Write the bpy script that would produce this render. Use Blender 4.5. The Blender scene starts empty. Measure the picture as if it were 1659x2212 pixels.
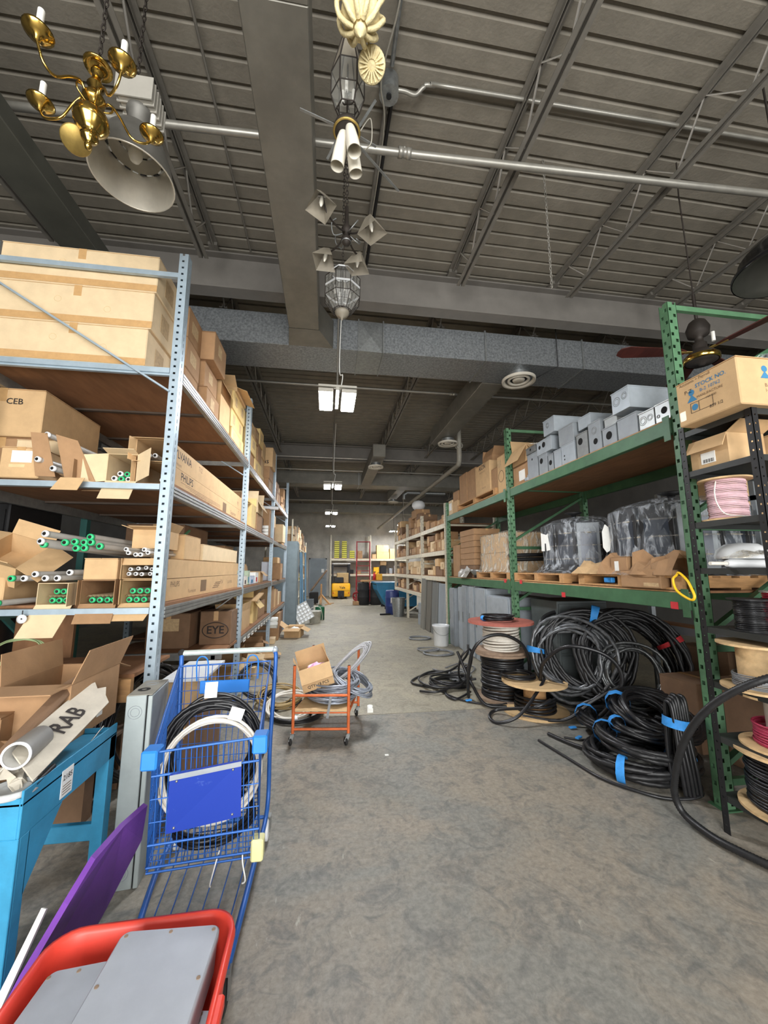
import bpy, bmesh, math, random
from mathutils import Vector, Matrix, Euler
SC = bpy.context.scene
COL = SC.collection
rnd = random.Random(7)
PI = math.pi

# ------------------------------------------------------------------ camera
cam_d = bpy.data.cameras.new('camera')
cam = bpy.data.objects.new('camera', cam_d)
COL.objects.link(cam)
cam.location = (0, 0, 1.5)
cam.rotation_euler = (math.radians(90 + 8.36), 0, math.radians(-8.3055))
cam_d.sensor_fit = 'HORIZONTAL'
cam_d.sensor_width = 36.0
cam_d.lens = 36.0 * 837.0 / 1659.0
cam_d.clip_start = 0.02
cam_d.clip_end = 200
SC.camera = cam

# ------------------------------------------------------------------ world, light, exposure
world = bpy.data.worlds.new('world')
SC.world = world
world.use_nodes = True
world.node_tree.nodes['Background'].inputs[0].default_value = (0.75, 0.85, 1.0, 1)
world.node_tree.nodes['Background'].inputs[1].default_value = 1.0
SC.view_settings.view_transform = 'Standard'
SC.view_settings.look = 'None'
SC.view_settings.gamma = 1.0
SC.view_settings.use_curve_mapping = False
SC.view_settings.exposure = 0.52

def area(name, loc, rot, sx, sy, power, col):
    d = bpy.data.lights.new(name, 'AREA')
    d.shape = 'RECTANGLE'; d.size = sx; d.size_y = sy
    d.energy = power; d.color = col
    o = bpy.data.objects.new(name, d)
    o.location = loc; o.rotation_euler = rot
    COL.objects.link(o)
    return o
# daylight through the open loading door in the wall behind the photographer
area('loading_door_daylight', (-0.6, -4.15, 1.9), (math.radians(90), 0, 0), 4.4, 3.6, 430, (1.0, 0.985, 0.955))
area('second_door_daylight', (4.9, -4.15, 1.9), (math.radians(90), 0, 0), 2.6, 3.6, 150, (1.0, 0.985, 0.955))

# ------------------------------------------------------------------ helpers
def lin(c):
    out = []
    for v in c[:3]:
        v = v / 255.0
        out.append(v / 12.92 if v <= 0.04045 else ((v + 0.055) / 1.055) ** 2.4)
    return tuple(out) + (1.0,)

def M(name, col, rough=0.6, metal=0.0, var=0.12, scale=6.0, bump=0.0, bscale=80.0, col2=None, spec=0.5, detail=5.0, trans=0.0, alpha=1.0, stretch=None, lo=0.35, hi=0.65, emit=0.0):
    m = bpy.data.materials.new(name)
    m.use_nodes = True
    nt = m.node_tree
    b = nt.nodes['Principled BSDF']
    b.inputs['Roughness'].default_value = rough
    b.inputs['Metallic'].default_value = metal
    b.inputs['Specular IOR Level'].default_value = spec
    if trans: b.inputs['Transmission Weight'].default_value = trans
    if alpha < 1: b.inputs['Alpha'].default_value = alpha
    c = lin(col)
    if emit:
        b.inputs['Emission Color'].default_value = c
        b.inputs['Emission Strength'].default_value = emit
    if var <= 0 and col2 is None:
        b.inputs['Base Color'].default_value = c
        if bump <= 0: return m
    tc = nt.nodes.new('ShaderNodeTexCoord')
    src = tc.outputs['Object']
    if stretch:
        mp = nt.nodes.new('ShaderNodeMapping')
        mp.inputs['Scale'].default_value = stretch
        nt.links.new(src, mp.inputs['Vector']); src = mp.outputs['Vector']
    if var > 0 or col2 is not None:
        n = nt.nodes.new('ShaderNodeTexNoise')
        n.inputs['Scale'].default_value = scale
        n.inputs['Detail'].default_value = detail
        n.inputs['Roughness'].default_value = 0.62
        nt.links.new(src, n.inputs['Vector'])
        r = nt.nodes.new('ShaderNodeValToRGB')
        r.color_ramp.elements[0].position = lo
        r.color_ramp.elements[1].position = hi
        if col2 is None:
            a = tuple(min(1, max(0, x * (1 - var))) for x in c[:3]) + (1,)
            d = tuple(min(1, x * (1 + var)) for x in c[:3]) + (1,)
        else:
            a, d = c, lin(col2)
        r.color_ramp.elements[0].color = a
        r.color_ramp.elements[1].color = d
        nt.links.new(n.outputs['Fac'], r.inputs['Fac'])
        nt.links.new(r.outputs['Color'], b.inputs['Base Color'])
    if bump > 0:
        n2 = nt.nodes.new('ShaderNodeTexNoise')
        n2.inputs['Scale'].default_value = bscale
        n2.inputs['Detail'].default_value = 3
        nt.links.new(src, n2.inputs['Vector'])
        bp = nt.nodes.new('ShaderNodeBump')
        bp.inputs['Strength'].default_value = bump
        bp.inputs['Distance'].default_value = 0.02
        nt.links.new(n2.outputs['Fac'], bp.inputs['Height'])
        nt.links.new(bp.outputs['Normal'], b.inputs['Normal'])
    return m

class MB:
    """collects faces for ONE mesh"""
    def __init__(s):
        s.v = []; s.f = []; s.s = []
    def add(s, vs, fs, smooth=False, T=None):
        o = len(s.v)
        if T is not None: vs = [T @ Vector(p) for p in vs]
        s.v.extend([tuple(p) for p in vs])
        for f in fs:
            s.f.append([i + o for i in f]); s.s.append(smooth)
        return s
    def bx(s, x0, x1, y0, y1, z0, z1, T=None):
        vs = [(x0,y0,z0),(x1,y0,z0),(x1,y1,z0),(x0,y1,z0),(x0,y0,z1),(x1,y0,z1),(x1,y1,z1),(x0,y1,z1)]
        return s.add(vs, [(0,3,2,1),(4,5,6,7),(0,1,5,4),(1,2,6,5),(2,3,7,6),(3,0,4,7)], False, T)
    def rb(s, x0, x1, y0, y1, z0, z1, b=0.004, T=None):
        """box with chamfered edges"""
        bm = bmesh.new()
        bmesh.ops.create_cube(bm, size=1.0)
        for v in bm.verts:
            v.co = Vector(((x0+x1)/2 + v.co.x*(x1-x0), (y0+y1)/2 + v.co.y*(y1-y0), (z0+z1)/2 + v.co.z*(z1-z0)))
        bmesh.ops.bevel(bm, geom=list(bm.edges), offset=b, segments=1, affect='EDGES')
        bm.verts.index_update()
        s.add([v.co.copy() for v in bm.verts], [[v.index for v in f.verts] for f in bm.faces], False, T)
        bm.free()
        return s
    def bar(s, a, b, w, h, up=(0,0,1)):
        """rectangular bar from a to b"""
        a = Vector(a); b = Vector(b); d = (b - a); L = d.length; d.normalize()
        u = Vector(up)
        if abs(d.dot(u)) > 0.98: u = Vector((0,1,0))
        r = d.cross(u).normalized(); u = r.cross(d).normalized()
        T = Matrix((( r.x, d.x, u.x, a.x),(r.y, d.y, u.y, a.y),(r.z, d.z, u.z, a.z),(0,0,0,1)))
        return s.bx(-w/2, w/2, 0, L, -h/2, h/2, T)
    def tube(s, pts, r, n=8, closed=False, cap=True, T=None):
        pts = [Vector(p) for p in pts]
        m = len(pts)
        if m < 2: return s
        rr = r if isinstance(r, (list, tuple)) else [r] * m
        tang = []
        for i in range(m):
            if closed: t = pts[(i+1) % m] - pts[i-1]
            elif i == 0: t = pts[1] - pts[0]
            elif i == m-1: t = pts[-1] - pts[-2]
            else: t = pts[i+1] - pts[i-1]
            if t.length < 1e-9: t = Vector((0,0,1))
            tang.append(t.normalized())
        t0 = tang[0]
        ref = Vector((0,0,1)) if abs(t0.z) < 0.9 else Vector((1,0,0))
        nrm = t0.cross(ref).normalized()
        vs = []; fs = []
        for i in range(m):
            t = tang[i]
            nrm = nrm - t * nrm.dot(t)
            if nrm.length < 1e-6: nrm = t.orthogonal()
            nrm.normalize()
            bn = t.cross(nrm)
            for k in range(n):
                a = 2*PI*k/n
                vs.append(pts[i] + nrm*(math.cos(a)*rr[i]) + bn*(math.sin(a)*rr[i]))
        last = m if closed else m-1
        for i in range(last):
            j = (i+1) % m
            for k in range(n):
                k2 = (k+1) % n
                fs.append((i*n+k, i*n+k2, j*n+k2, j*n+k))
        s.add(vs, fs, True, T)
        if cap and not closed:
            s.add([vs[k] for k in range(n)], [tuple(range(n))[::-1]], False, T)
            s.add([vs[(m-1)*n+k] for k in range(n)], [tuple(range(n))], False, T)
        return s
    def lathe(s, prof, n=24, T=None, smooth=True, a0=0.0, a1=2*PI):
        full = abs(a1 - a0 - 2*PI) < 1e-6
        m = n if full else n+1
        vs = []; fs = []
        for k in range(m):
            a = a0 + (a1-a0)*k/n
            c, sn = math.cos(a), math.sin(a)
            for (r, z) in prof: vs.append((r*c, r*sn, z))
        p = len(prof)
        for k in range(n):
            k2 = (k+1) % m
            for i in range(p-1):
                if prof[i][0] < 1e-6 and prof[i+1][0] < 1e-6: continue
                if prof[i][0] < 1e-6: fs.append((k*p+i, k2*p+i+1, k*p+i+1))
                elif prof[i+1][0] < 1e-6: fs.append((k*p+i, k2*p+i, k*p+i+1))
                else: fs.append((k*p+i, k2*p+i, k2*p+i+1, k*p+i+1))
        return s.add(vs, fs, smooth, T)
    def cyl(s, c, r, z0, z1, n=20, T=None):
        t = Matrix.Translation(Vector(c))
        if T is not None: t = T @ t
        s.lathe([(r,z0),(r,z1)], n, t)
        s.add([(r*math.cos(2*PI*k/n), r*math.sin(2*PI*k/n), z0) for k in range(n)], [tuple(range(n))[::-1]], False, t)
        s.add([(r*math.cos(2*PI*k/n), r*math.sin(2*PI*k/n), z1) for k in range(n)], [tuple(range(n))], False, t)
        return s
    def prism(s, poly, z0, z1, T=None):
        n = len(poly)
        vs = [(x,y,z0) for x,y in poly] + [(x,y,z1) for x,y in poly]
        fs = [tuple(range(n))[::-1], tuple(range(n, 2*n))] + [(i,(i+1)%n,n+(i+1)%n,n+i) for i in range(n)]
        return s.add(vs, fs, False, T)
    def sphere(s, c, r, n=16, T=None, sz=1.0):
        m = n//2
        prof = [(r*math.sin(PI*i/m) if 0 < i < m else 0.0, -r*sz*math.cos(PI*i/m)) for i in range(m+1)]
        t = Matrix.Translation(Vector(c))
        if T is not None: t = T @ t
        return s.lathe(prof, n, t)
    def mesh(s, name, mat):
        me = bpy.data.meshes.new(name)
        me.from_pydata(s.v, [], s.f)
        me.polygons.foreach_set('use_smooth', s.s)
        if mat is not None: me.materials.append(mat)
        me.update()
        return me
    def obj(s, name, mat, parent=None, loc=None, rot=None):
        return mkobj(name, s.mesh(name, mat), parent, loc, rot)

def mkobj(name, data, parent=None, loc=None, rot=None):
    o = bpy.data.objects.new(name, data)
    COL.objects.link(o)
    if loc is not None: o.location = loc
    if rot is not None: o.rotation_euler = rot
    if parent is not None: o.parent = parent
    return o

def tag(o, label, cat=None, group=None, kind=None):
    o['label'] = label
    if cat: o['category'] = cat
    if group: o['group'] = group
    if kind: o['kind'] = kind
    return o

def thing(name, label, cat, loc=(0,0,0), rz=0.0, group=None, kind=None, rot=None):
    o = bpy.data.objects.new(name, None)
    COL.objects.link(o)
    o.empty_display_size = 0.1
    o.location = loc
    o.rotation_euler = rot if rot is not None else (0,0,rz)
    return tag(o, label, cat, group, kind)

def copy_tree(o, parent=None):
    c = o.copy(); COL.objects.link(c)
    if parent is not None: c.parent = parent
    for ch in o.children: copy_tree(ch, c)
    return c

_tx = {}
def text(s, size, mat, parent, loc, rot, name='lettering', bold=0.0, sx=1.0, align='CENTER'):
    key = (s, bold, align)
    if key not in _tx:
        cu = bpy.data.curves.new('t', 'FONT')
        cu.body = s; cu.size = 1.0; cu.align_x = align; cu.align_y = 'CENTER'
        cu.offset = bold; cu.resolution_u = 2
        to = bpy.data.objects.new('t', cu)
        COL.objects.link(to)
        bpy.context.view_layer.update()
        me = bpy.data.meshes.new_from_object(to.evaluated_get(bpy.context.evaluated_depsgraph_get()))
        bpy.data.objects.remove(to); bpy.data.curves.remove(cu)
        _tx[key] = me
    me = _tx[key].copy()
    me.materials.clear(); me.materials.append(mat)
    o = mkobj(name, me, parent, loc, rot)
    o.scale = (size*sx, size, size)
    return o
# rotations that lay lettering on a face: towards -y, +x, -x, up
FACE_F = (PI/2, 0, 0)
FACE_R = (PI/2, 0, PI/2)
FACE_L = (PI/2, 0, -PI/2)
FACE_U = (0, 0, 0)

def rotT(loc=(0,0,0), rx=0, ry=0, rz=0):
    return Matrix.Translation(Vector(loc)) @ Euler((rx,ry,rz)).to_matrix().to_4x4()

def spline(pts, k=6, closed=False):
    pts = [Vector(p) for p in pts]; n = len(pts); out = []
    rng = n if closed else n-1
    for i in range(rng):
        p0 = pts[(i-1) % n] if (closed or i > 0) else pts[0]
        p1 = pts[i]; p2 = pts[(i+1) % n]
        p3 = pts[(i+2) % n] if (closed or i+2 < n) else pts[-1]
        for j in range(k):
            t = j/k
            out.append(0.5*((2*p1) + (-p0+p2)*t + (2*p0-5*p1+4*p2-p3)*t*t + (-p0+3*p1-3*p2+p3)*t*t*t))
    if not closed: out.append(pts[-1])
    return out

# ------------------------------------------------------------------ materials
m_deck   = M('deck_paint', (126,120,108), .7, 0, .10, 5, .15, 40)
m_joist  = M('joist_paint', (112,108,100), .6, 0, .12, 8)
m_web    = M('joist_rod', (186,182,174), .5, .2, .08, 8)
m_beam   = M('beam_paint', (116,112,106), .55, 0, .10, 3)
m_galv   = M('galvanised', (150,153,152), .42, .75, .16, 30, .05, 50)
m_ductd  = M('dusty_duct', (122,119,110), .5, .45, .12, 5)
m_ductk  = M('dark_duct', (74,74,66), .7, .1, .12, 4)
m_pipe   = M('sprinkler_pipe', (160,157,148), .38, .55, .08, 10)
m_pipew  = M('vent_pipe', (150,146,134), .55, .1, .10, 8)
m_black  = M('black_metal', (32,32,33), .5, .2, .15, 10)
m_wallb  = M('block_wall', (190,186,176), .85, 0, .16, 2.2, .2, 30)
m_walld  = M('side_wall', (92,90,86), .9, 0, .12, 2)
m_card   = [M('cardboard_tan', (200,166,122), .85, 0, .07, 9, .05, 120),
            M('cardboard_brown', (164,128,92), .85, 0, .09, 9, .05, 120),
            M('cardboard_dark', (124,96,72), .88, 0, .10, 9, .05, 120),
            M('cardboard_pale', (216,192,154), .85, 0, .06, 9, .05, 120),
            M('cardboard_yellow', (222,192,130), .8, 0, .06, 9, .05, 120)]
m_cardin = M('cardboard_inside', (142,110,78), .9, 0, .08, 9)
m_tape   = M('brown_tape', (196,156,106), .35, 0, .08, 20)
m_ctape  = M('clear_tape', (222,196,150), .25, 0, .08, 20)
m_paper  = M('white_paper', (232,232,226), .7, 0, .04, 20)
m_ink    = M('black_print', (46,40,36), .8, 0, 0)
m_inkb   = M('blue_print', (62,126,166), .8, 0, 0)
m_inkg   = M('faded_print', (120,96,70), .8, 0, 0)
m_inkn   = M('navy_print', (52,50,92), .8, 0, 0)
m_blueg  = M('pale_blue_steel', (168,184,194), .42, .35, .08, 12)
m_beamg  = M('zinc_beam', (150,150,146), .4, .6, .14, 14, stretch=(1,1,1))
m_ply    = M('plywood', (138,98,66), .8, 0, .16, 5, .05, 60, stretch=(3,.6,1))
m_plye   = M('plywood_edge', (196,152,106), .8, 0, .15, 20)
m_green  = M('rack_green', (66,106,74), .5, .1, .14, 9)
m_greenl = M('rack_green_worn', (88,128,94), .5, .1, .14, 9)
m_cream  = M('rack_cream', (206,198,176), .55, 0, .10, 9)
m_wood   = M('pallet_wood', (186,142,94), .8, 0, .16, 8, .1, 60, stretch=(1,6,6))
m_woodp  = M('reel_ply', (206,174,128), .75, 0, .14, 6, .05, 60, stretch=(1,4,4))
m_woodr  = M('reel_red', (168,96,82), .75, 0, .16, 7)
m_wooda  = M('reel_aged', (140,118,98), .85, 0, .2, 9)
m_steel  = M('bright_steel', (148,150,148), .4, .75, .10, 15)
m_grayp  = M('panel_gray', (146,152,156), .5, .15, .08, 8)
m_grayl  = M('pull_box_gray', (172,180,186), .42, .3, .08, 8)
m_dark   = M('dark_hole', (10,10,10), .9, 0, 0)
m_cable  = M('black_cable', (26,26,28), .38, 0, .2, 30, spec=.6)
m_cabler = M('ribbed_conduit', (30,30,31), .45, 0, .2, 30, spec=.5)
m_cableg = M('gray_cable', (128,130,132), .45, .15, .12, 30)
m_cablew = M('white_cable', (222,216,204), .5, 0, .06, 30)
m_cableb = M('blue_gray_cable', (150,156,166), .4, .35, .15, 30)
m_cablebr= M('tan_cable', (170,146,100), .5, 0, .1, 30)
m_btape  = M('blue_tape', (52,140,214), .7, 0, .10, 30)
m_rtape  = M('red_tape', (200,50,56), .6, 0, .08, 30)
m_redw   = M('red_wire', (216,36,72), .45, 0, .10, 40)
m_crimw  = M('crimson_wire', (168,48,78), .45, 0, .10, 40)
m_pinkw  = M('pink_wire', (226,190,196), .5, 0, .06, 40)
m_whitep = M('white_plastic', (226,228,228), .4, 0, .03, 10)
m_rubber = M('rubber', (34,33,32), .8, 0, .2, 20)
m_film   = None
m_stk    = M('faded_carton_print', (188,160,120), .8, 0, .15, 40)
# ================================================================== the building
XL, XR, YB, YF, ZD = -6.2, 8.2, -4.0, 22.4, 5.2

def floor_mat(name, base, alt, dark):
    m = bpy.data.materials.new(name); m.use_nodes = True
    nt = m.node_tree; L = nt.links.new; b = nt.nodes['Principled BSDF']
    b.inputs['Roughness'].default_value = .62
    tc = nt.nodes.new('ShaderNodeTexCoord')
    def noise(sc, det, dist=0.0, st=None, rot=0):
        mp = nt.nodes.new('ShaderNodeMapping')
        if st: mp.inputs['Scale'].default_value = st
        mp.inputs['Rotation'].default_value = (0,0,rot)
        L(tc.outputs['Object'], mp.inputs['Vector'])
        n = nt.nodes.new('ShaderNodeTexNoise')
        n.inputs['Scale'].default_value = sc; n.inputs['Detail'].default_value = det
        n.inputs['Roughness'].default_value = .68; n.inputs['Distortion'].default_value = dist
        L(mp.outputs['Vector'], n.inputs['Vector'])
        return n.outputs['Fac']
    def ramp(f, p0, c0, p1, c1):
        r = nt.nodes.new('ShaderNodeValToRGB')
        r.color_ramp.elements[0].position = p0; r.color_ramp.elements[0].color = c0
        r.color_ramp.elements[1].position = p1; r.color_ramp.elements[1].color = c1
        L(f, r.inputs['Fac']); return r.outputs['Color']
    def mix(f, a, c, kind='MIX'):
        x = nt.nodes.new('ShaderNodeMix'); x.data_type = 'RGBA'; x.blend_type = kind
        if isinstance(f, float): x.inputs[0].default_value = f
        else: L(f, x.inputs[0])
        for i, q in ((6, a), (7, c)):
            if isinstance(q, tuple): x.inputs[i].default_value = q
            else: L(q, x.inputs[i])
        return x.outputs[2]
    c = mix(ramp(noise(1.1, 6, .6), .42, (0,0,0,1), .58, (1,1,1,1)), lin(base), lin(alt))
    c = mix(ramp(noise(7, 8, 1.2), .48, (0,0,0,1), .66, (.75,.75,.75,1)), c, lin(dark))
    g = ramp(noise(38, 6, .3), .30, (.70,.70,.70,1), .70, (1.25,1.25,1.25,1))
    c = mix(.9, c, g, 'MULTIPLY')
    # pale scuffs drawn out along two directions
    for rot, pos in ((.5, .66), (-.35, .68), (1.2, .69)):
        s = ramp(noise(9, 9, 2.5, (1.0, .16, 1), rot), pos, (0,0,0,1), pos+.06, (.55,.55,.55,1))
        c = mix(s, c, lin((196,190,174)))
    # worn yellow paint
    y = ramp(noise(2.6, 7, .8, (1.4,.8,1)), .735, (0,0,0,1), .80, (.55,.55,.55,1))
    c = mix(y, c, lin((188,150,84)))
    L(c, b.inputs['Base Color'])
    bp = nt.nodes.new('ShaderNodeBump'); bp.inputs['Strength'].default_value = .12; bp.inputs['Distance'].default_value = .01
    L(noise(60, 5), bp.inputs['Height']); L(bp.outputs['Normal'], b.inputs['Normal'])
    return m
m_fl1 = floor_mat('concrete_gray', (130,128,120), (144,135,121), (98,98,94))
m_fl2 = floor_mat('concrete_beige', (148,142,126), (160,152,132), (122,116,102))
fl = MB().bx(XL, XR, YB, YF, -.12, -.03).obj('floor', M('subbase', (70,68,62), .9), None)
tag(fl, 'worn concrete floor slabs of the warehouse aisle', None, None, 'structure')
for (a, b_, mm) in ((YB, 4.262, m_fl1), (4.274, 11.2, m_fl2), (11.212, YF, m_fl2)):
    MB().bx(XL, XR, a, b_, -.03, 0).obj('concrete_slab', mm, fl)

# corrugated roof deck
mb = MB(); p = .162; y = YB; prof = []
while y < YF + .2:
    prof += [(y, ZD), (y+.122, ZD), (y+.132, ZD+.026), (y+.152, ZD+.026)]
    y += p
vs = []; fs = []
for yy, zz in prof: vs += [(XL, yy, zz), (XR, yy, zz)]
for i in range(len(prof)-1): fs.append((2*i, 2*i+2, 2*i+3, 2*i+1))
mb.add(vs, fs)
mb.bx(XL, XR, YB, YF+.2, ZD+.05, ZD+.15)
tag(mb.obj('ceiling', m_deck), 'grey painted corrugated steel roof deck', None, None, 'structure')

def wall(name, label, mat, *b):
    return tag(MB().bx(*b).obj(name, mat), label, None, None, 'structure')
wall('wall_back', 'grey block wall at the far end of the aisle', m_wallb, XL, XR, YF, YF+.2, -.1, ZD+.1)
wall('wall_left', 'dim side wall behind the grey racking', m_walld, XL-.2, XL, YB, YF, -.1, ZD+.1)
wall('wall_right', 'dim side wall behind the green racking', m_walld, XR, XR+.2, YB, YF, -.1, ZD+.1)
wr = MB()
wr.bx(XL, -2.9, YB-.2, YB, -.1, ZD+.1); wr.bx(1.7, 3.5, YB-.2, YB, -.1, ZD+.1); wr.bx(6.3, XR, YB-.2, YB, -.1, ZD+.1)
wr.bx(-2.9, 1.7, YB-.2, YB, 3.8, ZD+.1); wr.bx(3.5, 6.3, YB-.2, YB, 3.8, ZD+.1)
tag(wr.obj('wall_front', m_wallb), 'wall with two open loading doors behind the photographer', None, None, 'structure')
# far door
dr = thing('door_1', 'grey steel personnel door in the far wall', None, (-.5, YF, 0), 0, None, 'structure')
MB().bx(-.42,.42,-.05,-.005,0,2.03).obj('door_leaf', M('door_paint', (136,146,150), .5, 0, .06, 4), dr)
f = MB(); f.bx(-.50,-.42,-.07,0,0,2.1); f.bx(.42,.50,-.07,0,0,2.1); f.bx(-.50,.50,-.07,0,2.03,2.1); f.obj('door_frame', m_grayp, dr)
MB().bx(.20,.34,-.058,-.05,1.30,1.50).obj('notice', m_paper, dr)
MB().tube([(.34,-.05,1.0),(.34,-.10,1.0),(.24,-.10,1.0)], .012).obj('handle', m_steel, dr)

# steel beams across
def ibeam(y0, y1, z0, z1, label, nm):
    mb = MB(); c = (y0+y1)/2
    mb.bx(XL, XR, y0, y1, z1-.018, z1); mb.bx(XL, XR, y0, y1, z0, z0+.018); mb.bx(XL, XR, c-.008, c+.008, z0+.018, z1-.018)
    return tag(mb.obj(nm, m_beam), label, None, None, 'structure')
ibeam(4.22, 4.40, 4.68, 5.13, 'first grey steel roof beam, just before the crosswise duct', 'beam_1')
ibeam(11.2, 11.38, 4.68, 5.13, 'second grey steel roof beam halfway down the aisle', 'beam_2')
ibeam(18.2, 18.38, 4.68, 5.13, 'third grey steel roof beam near the far wall', 'beam_3')

# open-web joists
JL = 6.9
def joist_meshes():
    tc_ = MB(); bc = MB(); wb = MB()
    for s in (-1, 1):
        tc_.bx(s*.008 if s > 0 else -.048, .048 if s > 0 else -.008, 0, JL, 5.172, 5.178)
        tc_.bx(*( (.008,.014) if s > 0 else (-.014,-.008)), 0, JL, 5.13, 5.178)
        bc.bx(*((.008,.048) if s > 0 else (-.048,-.008)), .35, JL-.35, 4.758, 4.764)
        bc.bx(*((.008,.014) if s > 0 else (-.014,-.008)), .35, JL-.35, 4.758, 4.80)
    pts = [(0,.06,5.15)]; y = .42; k = 0
    while y < JL-.3:
        pts.append((0, y, 4.785 if k % 2 == 0 else 5.155)); y += .29; k += 1
    pts.append((0, JL-.06, 5.15))
    wb.tube(pts, .0095, 6)
    tc_.bx(-.05,.05,0,.12,5.132,5.172); tc_.bx(-.05,.05,JL-.12,JL,5.132,5.172)
    return tc_.mesh('top_chord', m_joist), bc.mesh('bottom_chord', m_joist), wb.mesh('web', m_web)
jm = joist_meshes()
jx = [-4.19, -2.78, -1.36, 1.47, 2.84, 4.26, 5.68, 7.1]
bayname = ['near the photographer', 'beyond the first beam', 'beyond the second beam', 'next to the far wall']
for bi, y0 in enumerate((-2.64, 4.34, 11.32, 18.3)):
    for k, x in enumerate(jx):
        if bi == 3: y0 = 18.3 - 2.9
        side = 'left' if x < 0 else 'right'
        t = thing('roof_joist', 'grey open-web roof joist %s of the aisle, %s from it, %s' % (side, ['first','second','third','fourth','fifth'][(2-k) if x < 0 else (k-3)], bayname[bi]), None, (x, y0, 0), 0, 'roof joists', 'structure')
        for nm, me in zip(('top_chord','bottom_chord','web'), jm):
            if bi == 3: continue
            mkobj(nm, me, t)
        if bi == 3: bpy.data.objects.remove(t)
# short end bay
def short_bay():
    tc_ = MB(); tc_.bx(-.048,.048,0,3.9,5.172,5.178); tc_.bx(-.006,.006,0,3.9,5.13,5.172)
    bc = MB(); bc.bx(-.048,.048,.3,3.7,4.758,4.764); bc.bx(-.006,.006,.3,3.7,4.764,4.80)
    pts = [(0,.06,5.15)]+[(0,.42+.29*k, 4.785 if k%2==0 else 5.155) for k in range(12)]
    wb = MB().tube(pts,.0095,6)
    ms = (tc_.mesh('top_chord', m_joist), bc.mesh('bottom_chord', m_joist), wb.mesh('web', m_web))
    for k, x in enumerate(jx):
        side = 'left' if x < 0 else 'right'
        t = thing('roof_joist', 'short open-web roof joist %s of the aisle, %s from it, next to the far wall' % (side, ['first','second','third','fourth','fifth'][(2-k) if x < 0 else (k-3)]), None, (x, 18.3, 0), 0, 'roof joists', 'structure')
        for nm, me in zip(('top_chord','bottom_chord','web'), ms): mkobj(nm, me, t)
short_bay()

# ------------------------------------------------------------------ ducts
def duct(name, label, segs, mat, seams=()):
    t = thing(name, label, 'duct', (0,0,0))
    for s in segs: MB().rb(*s, b=.006).obj('duct_section', mat, t)
    for s in seams: MB().bx(*s).obj('seam_flange', m_galv, t)
    return t
m_spang = M('spangled_sheet', (118,122,124), .42, .6, .3, 40, 0, col2=(158,162,164))
d1 = duct('air_duct', 'long dusty sheet metal duct running overhead along the aisle to the crosswise duct', [(-.50,-.15,-2.6,1.6,4.3,4.66),(-.50,-.15,1.598,4.30,4.3,4.66)], m_ductd, [])
bo = MB(); bo.add([(-.50,4.3,4.3),(-.15,4.3,4.3),(-.15,4.3,4.66),(-.50,4.3,4.66),(-.53,4.63,4.28),(.02,4.63,4.28),(.02,4.63,4.66),(-.53,4.63,4.66)], [(0,4,5,1),(1,5,6,2),(2,6,7,3),(3,7,4,0)])
bo.obj('flared_boot', m_ductd, d1)
d2 = duct('air_duct', 'large galvanised duct crossing the aisle behind the first beam', [(XL+.1,.345,4.63,5.24,4.28,4.70),(.665,2.06,4.63,5.22,4.28,4.70),(2.07,3.5,4.63,5.22,4.28,4.70),(3.51,XR-.1,4.63,5.22,4.28,4.70)], m_spang,
   [(.335,.350,4.615,5.25,4.265,4.715),(.66,.675,4.615,5.235,4.265,4.715),(2.055,2.075,4.615,5.235,4.265,4.715),(3.495,3.515,4.615,5.235,4.265,4.715)])
tr = MB(); tr.add([(.35,4.63,4.28),(.35,5.24,4.28),(.35,5.24,4.70),(.35,4.63,4.70),(.66,4.64,4.28),(.66,5.22,4.28),(.66,5.22,4.70),(.66,4.64,4.70),(.5,4.622,4.49)], [(0,1,5,4),(1,2,6,5),(2,3,7,6),(0,4,8),(4,7,8),(7,3,8),(3,0,8)])
tr.obj('transition', m_galv, d2)
def diffuser(parent, x, y, z, r):
    t = MB()
    for a, b_ in ((1.0,.80),(.66,.50),(.36,.0)):
        t.lathe([(r*b_, .012),(r*b_,.0),(r*(a-.03),-.03*a),(r*a,0),(r*a,.012)], 28)
    o = t.obj('diffuser', M('diffuser_paint', (196,190,176), .5, 0, .06, 10) if 'diffuser_paint' not in bpy.data.materials else bpy.data.materials['diffuser_paint'], parent, (x,y,z))
    n = MB(); n.lathe([(r*.62,0),(r*.62,.10)], 24); n.lathe([(0,.09),(r*.62,.09)], 24); n.obj('neck', m_galv, o)
diffuser(d2, 2.67, 4.90, 4.18, .235)
hr = MB(); hr.tube([(3.10,4.60,5.15),(3.10,4.60,4.27),(2.95,5.0,4.262)], .006, 6); hr.obj('hanger_rod', m_black, d2)
d3 = duct('air_duct', 'dusty branch duct with a round diffuser above the cartons on the green rack', [(2.26,2.62,5.24,8.2,4.28,4.60)], m_ductd)
diffuser(d3, 2.52, 7.75, 4.17, .215)
d4 = duct('air_duct', 'second crosswise duct halfway down the aisle', [(XL+.1,1.0,12.7,13.3,4.28,4.70),(1.01,XR-.1,12.7,13.3,4.28,4.70)], m_ductd, [(.99,1.015,12.69,13.31,4.27,4.71)])
d5 = duct('air_duct', 'short branch duct with a round diffuser over the middle of the aisle', [(1.08,1.40,9.3,12.7,4.28,4.60)], m_ductd)
diffuser(d5, 1.20, 9.7, 4.12, .20)
d6 = duct('air_duct', 'third crosswise duct near the far wall', [(XL+.1,XR-.1,19.2,19.8,4.28,4.70)], m_ductd)
d7 = duct('air_duct', 'branch duct with a diffuser near the far cream racking', [(2.4,2.72,13.32,15.5,4.28,4.6)], m_ductd)
diffuser(d7, 2.55, 14.9, 4.12, .20)
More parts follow.
